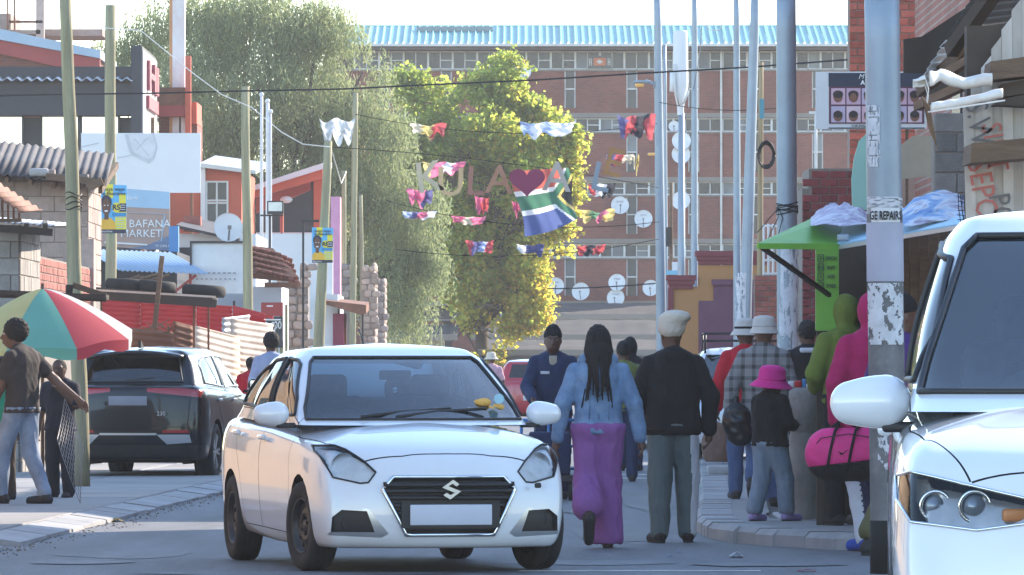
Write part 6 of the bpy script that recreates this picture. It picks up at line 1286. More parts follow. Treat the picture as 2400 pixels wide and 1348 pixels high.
for i, (px, py, w, h, cols, l) in enumerate(((790, 300, 84, 58, (GY, WH, GY), 'grey-white rag flags at the head of the leaning pole'), (1004, 303, 85, 34, (CR, YL, RD), 'cream, yellow and red flag at the upper left of the bunting'), (1040, 395, 104, 40, (YL, PK, WH, PK), 'pink and yellow flags above the letters K and U'), (1282, 302, 132, 42, (BL, WH, BL, WH), 'long white and pale blue flag above the heart'), (1492, 290, 92, 56, (NV, RD, BK, RD), 'dark blue and red flag beside the leftmost steel pole'), (985, 456, 62, 34, (PK, PK, NV), 'pink and blue flag under the letter K'), (983, 503, 82, 20, (BL, NV, PK, WH), 'narrow blue, white and pink flag at the far left'), (1130, 478, 34, 46, (PK, RD), 'small pink flag under the letter L'), (1098, 517, 82, 28, (PK, CR, PK), 'pink and cream flags left of the national flag'), (1125, 580, 66, 42, (RD, NV, BL, RD), 'red and blue flag hanging lowest at left'), (1243, 584, 66, 28, (WH, NV, NV), 'navy and white flag below the national flag'), (1385, 585, 70, 32, (RD, BK, RD), 'red and black flag right of the yellow tree'), (1410, 445, 66, 40, (RD, WH, BK), 'red, white and black flag right of the national flag'), (1402, 504, 82, 32, (YL, GN, PK, YL), 'yellow-green and pink flags beside the hostel dishes'), (1211, 483, 22, 30, (PK,), 'small pink flag tucked left of the national flag'), (1452, 372, 66, 26, (NV, RD, CR), 'small red and cream flag over the letter E'), (1491, 378, 15, 34, (CR, YL), 'tiny cream flag right of the letter E'))):
    flag_bit(px, py, w, h, cols, l, i + 1)
m_lc = M('cream letter board', (.58, .52, .38), .7, trans=.25); m_ly = M('yellowed letter board', (.60, .45, .26), .7, trans=.25); m_lm = M('maroon letter board', (.36, .17, .13), .7, trans=.2); m_lr = M('rust letter board', (.42, .22, .14), .7, trans=.2); m_lg = M('grey letter board', (.48, .44, .40), .7, trans=.2); m_lb = M('slate letter board', (.25, .30, .36), .7, trans=.2); m_lo = M('ochre letter board', (.38, .20, .07), .7, trans=.2)  # maroon and rust tones are greyed, with haze put into the colour
for ch, px, py, sz, m, rot, l in (('K', 1006, 418, 82, m_lc, -8, 'cream letter K at the start of the hanging letters'), ('U', 1056, 430, 76, m_ly, 2, 'yellowish letter U'), ('L', 1114, 428, 76, m_lm, 3, 'maroon letter L in the hanging word'), ('A', 1170, 424, 76, m_lr, 3, 'rust-red letter A left of the heart'), ('A', 1305, 418, 78, m_lg, 3, 'grey letter A over the national flag'), ('L', 1408, 418, 76, m_lb, 12, 'slate grey letter L right of the national flag'), ('E', 1437, 384, 74, m_lo, 14, 'ochre letter E hanging crooked against the hostel')):
    me = text_mesh(ch, sz * 112 / F * 1.26, .012, bold=.006); me.transform(Matrix.Translation(P(px, py, 112.3)) @ Matrix.Rotation(math.radians(rot), 4, 'Y') @ RX90); o = obj('hanging_letter', me, m); tag(o, l + (' hanging across the street' if len(l.split()) < 5 else ''), 'letter', 'letters hung across the street')
hp = []
for a in np.linspace(0, 2 * math.pi, 41)[:-1]: hp.append((16 * math.sin(a) ** 3, 13 * math.cos(a) - 5 * math.cos(2 * a) - 2 * math.cos(3 * a) - math.cos(4 * a)))
mb = MB(); mb.prism([P(1235 + 2.65 * x, 424 - 2.35 * y, 112.1) for x, y in hp], (0, .03, 0)); tag(mb.build('heart_board', M('plum heart', (.20, .02, .07), .6)), 'dark plum heart board between the letters', 'heart', None)
# national flag draped below the heart: hoist on the right
fm = [cloth(c) for c in ((.62, .07, .03), (.03, .20, .11), (.05, .10, .36), (.78, .78, .78), (.02, .02, .02), (.70, .50, .06))]
def flagcol(u, v):                                    # u: 0 at the hoist, v: 0 at the top
    dv = abs(v - .5) * 2; arm = dv - max(0, 1 - u / .33) * .95 if u < .36 else dv
    tri = u / .36 + dv / .92
    if tri < .62: return 4
    if tri < .80: return 5
    lim_g, lim_w = .22, .36
    d = dv if u > .36 else abs(dv - max(0, (1 - u / .36)) * .9)
    if d < lim_g or (tri < 1.02 and d < .4): return 1
    if d < lim_w: return 3
    return 0 if v < .5 else 2
mb = MB(); TL, TR, BR, BL_ = P(1197, 402, 112.5), P(1332, 393, 112.5), P(1352, 512, 112.5), P(1232, 555, 112.5); NU = 64
def ff(a, b):
    p = TR.lerp(TL, a).lerp(BR.lerp(BL_, a), b); p.y += .07 * math.sin(a * 9 + b * 2.5) * (.3 + b) + .05 * math.sin(a * 23 + b * 4) * (1 - a); p.x += .03 * math.sin(b * 7 + a * 3); p.z -= .05 * math.sin(math.pi * a) * b; return p
mb.grid(ff, NU, NU)
for i in range(len(mb.f)): mb.m[i] = flagcol((i % NU + .5) / NU * 1.15, (i // NU + .5) / NU)
tag(mb.build('national_flag', fm, None, True), 'large red, green, white and blue national flag draped below the heart', 'flag')
# ================================================================== right side of the street
m_wbrick = M('maroon brick', (.20, .045, .045), .85, var=.25, scale=8, bump=.4, rv=.25)
m_tbrick = M('tower brick', (.34, .105, .075), .88, var=.25, scale=8, bump=.4, bscale=40, rv=.3)
t = thing('brick_building', 'tall red brick building rising behind the near steel pole', 'building', (7, 66, 0))
XB = 5.35
w = MB(); w.bb(XB, 12, 44, 61, 0, 7.0); w.bb(XB, 12, 61, 66, 0, 5.3); w.bb(XB, 12, 66, 85, 0, 7.2); w.build('wall', brick_tex('long wall brick', (.33, .10, .07), (.25, .075, .055), (.30, .24, .2), .23, .10, .014), t)  # low middle section shaped to let a sun patch onto the left pavement
for (a, b, h) in ((44, 61, 7.0), (66, 85, 7.2)): MB().bb(XB - .12, 12.1, a, b, h, h + .12).build('coping', m_band, t)
for Yw in (48, 53, 57, 70, 76): MB().bb(XB - .03, XB + .02, Yw, Yw + 1.4, 3.6, 4.8).build('window', m_pane, t)
t = thing('brick_tower', 'red brick corner tower above the hair salon sign, bricks plain to see', 'building', (5.6, 88, 0)); xa, xb = P(1990, 0, 88).x, P(2400, 0, 88).x
MB().bb(xa + .01, xb, 88, 88.6, 0, 8.2).build('core', m_mortar, t); bricks(t, xa, P(2245, 0, 88).x, 88, P(0, 400, 88).z, P(0, -25, 88).z, .235, .105, .1, m_tbrick, 'brick', proud=.016, gap=.014)
t = thing('maroon_wall', 'stepped maroon brick wall beside the green kiosk', 'wall', P(1950, 862, 84)); Y = 84
gbox(1896, 2050, 395, Y, 2).build('core', m_mortar, t); gbox(1880, 1896, 442, Y + .05, 2).build('core', m_mortar, t)
bricks(t, P(1880, 0, Y).x, P(2032, 0, Y).x, Y, P(0, 850, Y).z, P(0, 395, Y).z, .235, .105, .1, m_wbrick, 'brick', proud=.016, keep=lambda x, z: x > P(1899, 0, Y).x or z < P(0, 450, Y).z)
t = thing('boundary_wall', 'low red brick wall with white burglar bars behind the sun-hat men', 'wall', P(1820, 862, 104)); Y = 104
gbox(1768, 1880, 645, Y, .3).build('core', m_mortar, t); bricks(t, P(1768, 0, Y).x, P(1880, 0, Y).x, Y, P(0, 830, Y).z, P(0, 648, Y).z, .235, .085, .1, m_brick, 'brick', proud=.014)
gt = MB()
for i in range(5): gt.tube([P(1790 + i * 11, 525, Y + .1), P(1790 + i * 11, 645, Y + .1)], .022, 6)
for py in (530, 570, 610, 642): gt.tube([P(1788, py, Y + .1), P(1836, py, Y + .1)], .022, 6)
gt.build('burglar_bars', m_frame, t)
t = thing('painted_wall', 'stepped orange and purple wall with maroon moulded caps behind roof-rack car', 'wall', P(1670, 862, 132)); Y = 132
m_or = M('orange plaster', (.46, .22, .08), .85, var=.12, dirt=.25, dcol=(.25, .12, .06)); m_pu = M('purple plaster', (.16, .065, .10), .85, var=.12); m_mr = M('maroon cap', (.20, .045, .05), .8, var=.1)
gbox(1637, 1800, 622, Y, .4).build('wall', m_or, t); gbox(1575, 1637, 672, Y, .4).build('wall', m_or, t)
for a, b, y0 in ((1630, 1805, 588), (1562, 1632, 645)):
    for i, (o_, h) in enumerate(((0, 12), (3, 10), (6, 10))): pbox(a + o_ * 1.2, b - o_ * 1.2, y0 + sum((12, 10, 10)[:i]), y0 + sum((12, 10, 10)[:i]) + h, Y - .12 + i * .03, .6).build('cap', m_mr, t)
pbox(1566, 1578, 675, 780, Y - .05, .4).build('pilaster', m_mr, t); gbox(1672, 1800, 668, Y - .04, .1).build('purple_panel', m_pu, t); pbox(1668, 1802, 655, 668, Y - .1, .2).build('moulding', m_pu, t); gbox(1637, 1672, 705, Y - .03, .1).build('purple_panel', m_pu, t)
# --- hair salon sign
t = thing('salon_sign', 'hair salon signboard with rows of head photographs half behind near pole', 'sign', P(2045, 862, 66)); Y = 66
pbox(1912, 2172, 168, 303, Y, .05).build('panel', m_wboard, t); pbox(1942, 2168, 171, 203, Y - .008, .006).build('header', m_pk, t); pbox(1943, 2166, 203, 290, Y - .008, .006).build('photo_field', M('sign aubergine', (.10, .03, .06), .5), t); pbox(1942, 2168, 299, 301.5, Y - .008, .006).build('print_line', m_pk, t)
rg = random.Random(3); m_ph = [M('photo pink %d' % i, c, .5) for i, c in enumerate(((.62, .40, .48), (.55, .36, .46), (.50, .42, .55), (.66, .50, .56)))]; m_sk2 = M('photo skin', (.20, .085, .055), .5); m_hr = M('photo hair', (.03, .018, .02), .5)
for r_ in range(2):
    for c_ in range(6):
        x0 = 1948 + c_ * 36; y0 = 207 + r_ * 42; pbox(x0, x0 + 33, y0, y0 + 38, Y - .012, .004).build('photo', m_ph[(c_ + r_ * 2) % 4], t); cx, cy = x0 + 16, y0 + 20 + r_ * 3
        el = lambda rx, ry, dy, d, nm, m: MB().prism([P(cx + rx * math.cos(a), cy + dy + ry * math.sin(a), Y - d) for a in np.linspace(0, 2 * math.pi, 15)[:-1]], (0, .003, 0)).build(nm, m, t)
        el(11, 13, 0, .016, 'head_print', m_sk2); el(12, 9, -6, .019, 'hair_print', m_hr) if r_ == 0 else el(11, 8, -4, .019, 'hair_print', m_hr)
        if (r_, c_) == (0, 1): el(8, 11, 2, .022, 'face_print', m_sk2)
text('M', P(2018, 180, Y - .012), .07, m_ltr, t, shear=.3); text('A', P(2022, 194, Y - .012), .06, m_ltr, t, bold=.003); text('FOR ENQUIRIES', P(1996, 295, Y - .012), .034, m_pk, t, align='LEFT')
gbox(2122, 2129, 300, Y + .06, .04).build('post', m_brown, t)
tag(MB().prism([P(1998, 492, 62), P(1996, 420, 62), P(2002, 370, 62), P(2014, 330, 62), P(2032, 312, 62), P(2060, 308, 62), P(2060, 492, 62)], (0, .06, 0)).build('mint_panel', M('mint green board', (.30, .55, .47), .6, var=.06)), 'mint green rounded board left of the near pole', 'board')
tag(MB().prism([P(2112, 420, 58), P(2112, 340, 58), P(2140, 318, 58), P(2205, 318, 58), P(2205, 410, 58)], (0, .06, 0)).build('beige_panel', m_beige), 'beige board under the salon sign right of near pole', 'board')
# --- kiosk with hinged flap
m_grn = M('lime green paint', (.16, .42, .05), .55, var=.12, dirt=.3, dcol=(.10, .20, .06), dscale=4); m_lbl = M('light blue paint', (.30, .55, .72), .55, var=.08, dirt=.2, dcol=(.25, .35, .4))
t = thing('kiosk', 'wooden kiosk with raised green and light blue flap and green door post', 'kiosk', P(2080, 862, 50))
def flap(a, b, m):
    mb = MB(); mb.add([P(*a[0]), P(*a[1]), P(*b[1]), P(*b[0])], [(0, 1, 2, 3)]); return mb.build('flap', m, t, solid=.025)
flap(((1776, 574, 47.6), (1962, 575, 48)), ((1918, 508, 49.3), (1985, 505, 49.3)), m_grn); flap(((1962.5, 575, 48), (2300, 520, 46)), ((1985.5, 505, 49.3), (2310, 470, 48)), m_lbl)
MB().bar(P(1776, 577, 47.55), P(1966, 579, 47.95), .03, .04).build('flap_edge', m_grn, t); MB().bar(P(1968, 580, 47.95), P(2300, 525, 45.95), .03, .03).build('flap_edge', m_galv, t)
MB().bar(P(1786, 580, 47.7), P(1944, 692, 49.5), .03, .03).build('strut', m_blk, t)
pbox(1912, 1966, 572, 775, 50, .06).build('door_panel', m_grn, t); gbox(1914, 1964, 776, 50.02, .05).build('plank', m_dkwood, t); gbox(1962, 2125, 572, 50.6, .05).build('interior_shade', m_dkwood, t)  # dark sheet paints in the shade inside the kiosk
for i in range(13): x0 = 2040 + i * 23; gbox(x0, x0 + 22, 560 - i * 4, 49.2 + rg.uniform(-.02, .02), .03).build('plank', m_brown, t)
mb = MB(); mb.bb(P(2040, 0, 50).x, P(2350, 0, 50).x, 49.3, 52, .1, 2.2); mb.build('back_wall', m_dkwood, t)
rbox('hasp', P(1976, 557, 47.9), (.09, .04, .05), .01, m_steel, t).matrix_parent_inverse = wmat(t).inverted()
for i, (w1, w2) in enumerate((('3', 'SPICH'), ('N', 'BGIT'), ('S', 'WIFI'), ('U', 'EMER'))):
    py = 606 + i * 21.5; fr_ = MB()
    for a, b in (((1917, py - 9), (1930, py - 9)), ((1930, py - 9), (1930, py + 8)), ((1930, py + 8), (1917, py + 8)), ((1917, py + 8), (1917, py - 9))): fr_.bar(P(a[0], a[1], 49.985), P(b[0], b[1], 49.985), .005, .005)
    fr_.build('icon_frame', m_pk, t); text(w1, P(1923.5, py, 49.985), .045, m_pk, t); text(w2, P(1948, py, 49.985), .042, m_pk, t, sx=.75)
mb = MB(); p0 = P(1962, 577, 47.9)
# tarpaulins thrown over the flap
def tarp(px0, px1, py1, Y, seed, mat, label, hgt, rise):
    """crumpled sheet lying on the sloping flap: ridges and hollows, ragged front hem"""
    mb = MB(); nu, nv = 70, 44
    def fn(a, b):
        q = Vector((a * 2.6 + seed, b * 2.2, seed)); n1 = noise.noise(q); rg_ = 1 - 2 * abs(noise.noise(q * 1.7 + Vector((3, 1, 0)))); r2 = 1 - 2 * abs(noise.noise(q * 3.9)); n2 = noise.noise(q * 5)
        env = math.sin(math.pi * min(1, a * .92 + .06)) ** .6; y = py1 + rise * a - b ** .9 * hgt * env - (rg_ * 5 + r2 * 4) * (.25 + b) * env + n1 * 6 * (1 - b)
        return P(lerp(px0, px1, a) + n2 * 4, y, Y + b * 1.0 + rg_ * .07 + r2 * .04)
    mb.grid(fn, nu, nv); return tag(mb.build('tarpaulin', mat, None, True), label, 'tarpaulin', 'tarpaulins on the kiosk roof')
def tarp_mat(name, cols, sc):
    m = M(name, (.5, .5, .5), .5); nt = m.node_tree; N = nt.nodes; L = nt.links; tc = N.new('ShaderNodeTexCoord'); n1 = N.new('ShaderNodeTexNoise'); n1.inputs['Scale'].default_value = sc; n1.inputs['Detail'].default_value = 4; n1.inputs['Distortion'].default_value = 1.2; cr = N.new('ShaderNodeValToRGB'); e = cr.color_ramp.elements
    for i, (p_, c_) in enumerate(cols): el = e[i] if i < 2 else e.new(p_); el.position = p_; el.color = (*c_, 1)
    L.new(tc.outputs['Object'], n1.inputs[0]); L.new(n1.outputs[0], cr.inputs[0]); L.new(cr.outputs[0], N['Principled BSDF'].inputs['Base Color']); return m
tarp(1900, 2046, 530, 47.95, 2, tarp_mat('white mauve tarp', [(.38, (.22, .17, .30)), (.60, (.50, .50, .58)), (.5, (.34, .30, .42))], 5), 'crumpled white and mauve tarpaulin on the green flap', 46, -4); tarp(2105, 2300, 528, 46.9, 6, tarp_mat('blue white tarp', [(.40, (.05, .17, .42)), (.62, (.26, .22, .32)), (.47, (.12, .28, .52)), (.54, (.55, .58, .64))], 3.0), 'crumpled blue and white tarpaulin right of the near pole', 66, -14)
mb = MB()
for i in range(9):
    a = P(2246 + i * 4.5, 455 + rg.uniform(-4, 4), 45.8); b = P(2250 + i * 4 + rg.uniform(-6, 6), 520, 45.8); mb.tube([a, a.lerp(b, .5) + Vector((rg.uniform(-.01, .01), 0, 0)), b], .003, 4)
for i in range(6): mb.tube([P(2244, 460 + i * 11, 45.8), P(2266, 466 + i * 10 + rg.uniform(-5, 5), 45.8), P(2288, 458 + i * 11, 45.8)], .003, 4)
tag(mb.build('wire_mesh', m_cable), 'scrap of bent wire mesh on the blue tarpaulin', 'wire mesh')
# --- rough shack at the right edge
t = thing('board_shack', 'ramshackle whitewashed board shack with broken roof at the right edge', 'shack', P(2330, 862, 37)); Y = 37
m_wash = M('whitewashed board', (.48, .44, .40), .9, var=.25, scale=3, stretch=(1, 1, .4), bump=.5, bscale=14, dirt=.7, dcol=(.24, .17, .12), dscale=1.6, rv=.12)
for i in range(9):
    x0 = 2252 + i * 24 + (0 if i else 6); lean_ = 1.6 * (1 - i / 9); tp_ = 250 - i * 45; mb = MB()
    a, b = P(x0, tp_, Y), P(x0 + 23.6, tp_ - 30, Y); z0 = .0
    mb.prism([a, b, P(x0 + 23.6 + lean_ * 14, 1200, Y), P(x0 + lean_ * 14, 1200, Y)], (0, .03, 0)); o = mb.build('board', m_wash, t); o.location.y += rg.uniform(-.015, .015)
gbox(2266, 2600, 60, Y + .06, .2).build('inner_wall', m_dkwood, t)
m_rp = M('faded red brushwork', (.42, .12, .10), .85, var=.2); m_kp = M('faded black brushwork', (.13, .12, .12), .85, var=.2)
for w_, px, py, sz, m, rot in (('S.WN', 2298, 312, .19, m_kp, 80), ('SINT', 2330, 345, .17, m_rp, 80), ('SEPO', 2302, 445, .19, m_rp, 80), ('PO', 2345, 492, .18, m_kp, 80)):
    text(w_, P(px, py, Y - .03), sz, m, t, R=Matrix.Rotation(math.radians(rot), 4, 'Y') @ RX90, ext=.002, sx=.8)
# roof: corrugated sheets, rafters, curled strips
for i, (a, b, m) in enumerate((((2150, 205), (2215, 95), m_galv), ((2205, 110), (2290, -25), m_dkiron))): corr(P(a[0], a[1], 38), P(b[0], b[1], 38) - P(a[0], a[1], 38), Vector((1.4, 2.2, .28)), .05, .011, Vector((1, -.2, .8)), wob=.02, seed=i).build('roof_sheet', m, t, True, solid=.004)
mb = MB(); mb.prism([P(2118, 170, 39.2), P(2118, 92, 39.2), P(2160, 86, 39.2), P(2260, 20, 39.2), P(2420, -20, 39.2), P(2420, 180, 39.2)], (0, .05, 0)); mb.build('gable', m_dkwood, t)
for i, (a, b, w_) in enumerate((((2160, 215), (2290, 95), .07), ((2170, 240), (2300, 150), .06), ((2150, 250), (2260, 200), .05), ((2230, 120), (2330, -20), .08), ((2190, 190), (2290, 130), .05))): MB().bar(P(a[0], a[1], 38.4 - i * .2), P(b[0], b[1], 37.6 - i * .1), w_, w_).build('rafter', m_dkwood if i % 2 else m_brown, t)
for i, (x0, x1, y0, y1, d) in enumerate(((2322, 2440, 138, 188, .5), (2350, 2440, 190, 228, .4), (2278, 2440, 330, 382, .7))): mb = MB(); mb.prism([P(x0, y0 + 6, Y - d), P(x1, y0 - 10, Y - d), P(x1, y1 - 14, Y - d), P(x0 - 4, y1, Y - d)], (0, d * .9, 0)); mb.build('beam_end', m_brown if i != 1 else m_dkwood, t)
MB().prism([P(2330, 245, Y - .4), P(2440, 250, Y - .4), P(2440, 215, Y - .4), P(2345, 232, Y - .4)], (0, .3, 0)).build('beam_end', m_dkwood, t)
def curl(pts, r0, seed, mat):
    mb = MB(); n = 20
    pp = [Vector(p) for p in pts]
    def at(a): f = a * (len(pp) - 1); i = min(int(f), len(pp) - 2); return pp[i].lerp(pp[i + 1], f - i)
    mb.grid(lambda a, b: at(a) + Vector((0, math.cos(b * 5.2 + seed) * r0 * (1 + .4 * noise.noise(Vector((a * 6, b, seed)))), math.sin(b * 5.2 + seed) * r0 * (1 + .5 * noise.noise(Vector((a * 5, b * 2, seed + 3)))))), 30, 14); return mb.build('curled_sheet', mat, t, True, solid=.003)
m_curl = M('stained white plastic', (.66, .64, .60), .6, var=.12, scale=4, dirt=.5, dcol=(.34, .20, .12), dscale=5)
curl([P(2178, 186, 36.2), P(2205, 178, 36.3), P(2260, 196, 36.4), P(2325, 186, 36.4)], .036, 0, m_curl); curl([P(2182, 252, 36), P(2250, 240, 36.1), P(2350, 218, 36.2)], .026, 2, m_curl); curl([P(2140, 196, 36.2), P(2168, 190, 36.2), P(2176, 215, 36.2), P(2172, 245, 36.2)], .03, 4, m_curl); MB().bar(P(2180, 262, 35.9), P(2350, 236, 36), .09, .008).build('plastic_strip', m_curl, t)
mb = MB(); mb.add([P(2160, 225, 36.1), P(2180, 250, 36.1), P(2198, 352, 36.2), P(2176, 300, 36.15)], [(0, 1, 2, 3)]); mb.build('torn_strip', m_brown, t, solid=.004)
t = thing('block_shed', 'dark cement block shed behind the whitewashed boards', 'shed', P(2240, 862, 54)); Y = 54; gbox(2190, 2330, 268, Y, .4).build('wall', m_mortar, t); bricks(t, P(2190, 0, Y).x, P(2330, 0, Y).x, Y, P(0, 500, Y).z, P(0, 268, Y).z, .39, .17, .08, M('dark block', (.20, .19, .18), .92, var=.25, scale=6, bump=.5, rv=.2), 'block', proud=.012)
# houses further along, off to the left and right of the frame: they shade and colour the street
t = thing('street_house', 'cream plastered house on the left, mostly outside the frame', 'house', (-10, 50, 0)); MB().bb(-13, -7.4, 30, 60, 0, 4.2).build('wall', M('cream plaster', (.42, .30, .20), .9, var=.15, scale=.6, dirt=.3, dcol=(.3, .2, .14)), t); MB().bb(-13.3, -7.0, 29.6, 60.4, 4.2, 4.4).build('roof', m_rust, t)
for Yw in (33, 39, 45, 51, 57): MB().bb(-7.42, -7.36, Yw, Yw + 1.6, 1.0, 2.3).build('window', m_pane, t)
t = thing('reflection_fence', 'unseen dark fence added to darken the black SUV tail reflection', 'fence', (-10, 60.6, 0)); MB().bb(-16, -6.6, 60.6, 60.7, 0, 3.6).build('boarding', m_dkwood, t)  # unseen fence, added to darken what the SUV's tail reflects
t = thing('reflection_terrace', 'unseen low brick row added on the right to darken SUV reflections', 'house', (10, 140, 0)); MB().bb(8.2, 15, 98, 190, 0, 4.3).build('wall', m_hbrick, t); MB().bb(8.0, 15.2, 97.7, 190.3, 4.3, 4.5).build('roof', m_rdark, t)  # unseen row, added to keep bright sky out of the SUV's side
# --- concrete bollard and what stands on it
p = GP(1886, 1216, ZR); t = thing('concrete_bollard', 'thick grey concrete bollard beside the child in the pink hat', 'bollard', p); h = 1.06
pf = [(.001, h + .01), (.10, h + .008), (.125, h - .02), (.13, h - .05), (.13, h - .33), (.118, h - .345), (.118, h - .365), (.128, h - .385), (.128, .25), (.135, .02), (.135, 0)]
mb = MB(); mb.lathe(pf, p, n=28); mb.build('post', M('grimy concrete', (.27, .26, .24), .9, var=.25, scale=4, bump=.5, bscale=30, dirt=.4, dcol=(.08, .08, .075), dscale=3), t, True)
zt_ = ZR + h + .01
def item(name, lab, cat, px, w, hh, mat, top=None):
    x = P(px, 0, p.y).x; o = rbox(name, (x, p.y - .02, zt_ + hh / 2), (w, w, hh), w * .2, mat, None); tag(o, lab, cat, 'things standing on the bollard'); return o
item('drink_carton', 'red drink carton on top of the bollard', 'carton', 1870, .06, .055, m_redsh); item('paper_cup', 'white paper cup on the left of the bollard top', 'cup', 1854, .05, .05, m_wboard); item('bottle_cap', 'small blue bottle at the right of the bollard top', 'bottle', 1884, .03, .07, m_blue); item('paper_cup', 'small white cup beside the blue bottle on the bollard', 'cup', 1895, .04, .03, m_wboard)
# --- boulder and rubbish
p = GP(1680, 1086, ZR); bm = bmesh.new(); bmesh.ops.create_icosphere(bm, subdivisions=4, radius=1)
for v in bm.verts: v.co *= 1 + .18 * noise.noise(v.co * 1.2) + .05 * noise.noise(v.co * 4); v.co = Vector((v.co.x * .19, v.co.y * .2, max(v.co.z * .32, -.2) + .22))
me = bpy.data.meshes.new('boulder'); bm.to_mesh(me); bm.free(); me.polygons.foreach_set('use_smooth', [True] * len(me.polygons)); o = obj('boulder', me, M('brown boulder', (.20, .12, .085), .9, var=.3, scale=5, bump=.5)); o.location = p; tag(o, 'brown boulder on the right pavement behind the walking man', 'boulder')
tag(rbox('kerb_block', GP(1700, 1112, ZR) + Vector((0, 0, .05)), (.42, .5, .1), .02, m_kerb, None), 'loose concrete block lying in front of the boulder', 'block')
for i, (px, py, w, l, h, c, lab) in enumerate(((1725, 1306, .10, .35, .035, WH, 'curled white paper scrap lying on the road at right'), (1890, 1340, .12, .12, .012, RD, 'red wrapper lying on the road by the near pole'), (1568, 1306, .05, .1, .01, BL, 'small white scrap on the road near the walking pair'), (1760, 1273, .04, .12, .01, GY, 'grey scrap lying by the right kerb'), (276, 1223, .09, .3, .025, YL, 'yellow wrapper in the left gutter'), (1592, 1296, .03, .08, .01, BL, 'tiny blue scrap by the walking man'))):
    o_ = GP(px, py); sd = i
    mb = MB(); mb.grid(lambda a, b: (o_.x + (a - .5) * w, o_.y + (b - .5) * l, .006 + h * (math.sin(a * 3) ** 2) * (1 - .5 * b) + .4 * h * abs(noise.noise(Vector((a * 3, b * 3, sd))))), 6, 6); tag(mb.build('litter', cloth(c), None, True, solid=.002), lab, 'litter', 'litter on the street')
mb = MB(); rg = random.Random(12)
for i in range(420):
    Y_ = rg.uniform(45, 70); x = kL(Y_) + abs(rg.gauss(0, .12)) + .0; s = rg.uniform(.003, .011); mb.box((x, Y_, s * .4), (s, s * 1.4, s), Matrix.Rotation(rg.random() * 3, 3, 'Z'))
gr = mb.build('gutter_gravel', M('gutter grit', (.20, .18, .155), .95, var=.3)); gr['kind'] = 'stuff'; tag(gr, 'loose dirt and gravel along the left gutter', 'gravel')
# ================================================================== people
def cl(name, col, rough=.9, var=.15, scale=6, **k): return M(name, col, rough, var=var, scale=scale, bump=.35, bscale=90, **k)
m_skin = M('dark brown skin', (.105, .05, .032), .55, var=.12, scale=9); m_skin2 = M('brown skin', (.15, .075, .048), .55, var=.12, scale=9); m_hair = M('black hair', (.012, .010, .010), .8, var=.3, scale=30, bump=.6, bscale=120); m_eye = M('eye white', (.6, .58, .55), .3); m_sole = M('shoe sole', (.03, .028, .028), .8)
DEF = dict(pel=(0, 0, .95), hipL=(-.09, 0, .92), hipR=(.09, 0, .92), kneeL=(-.10, .03, .50), kneeR=(.10, .03, .50), ankL=(-.10, -.02, .085), ankR=(.10, -.02, .085), toeL=(-.12, .15, .035), toeR=(.12, .15, .035), chest=(0, 0, 1.25), neck=(0, -.005, 1.44), head=(0, .025, 1.60), shL=(-.175, 0, 1.37), shR=(.175, 0, 1.37), elL=(-.255, -.03, 1.10), elR=(.255, -.03, 1.10), wrL=(-.27, .06, .86), wrR=(.27, .06, .86))
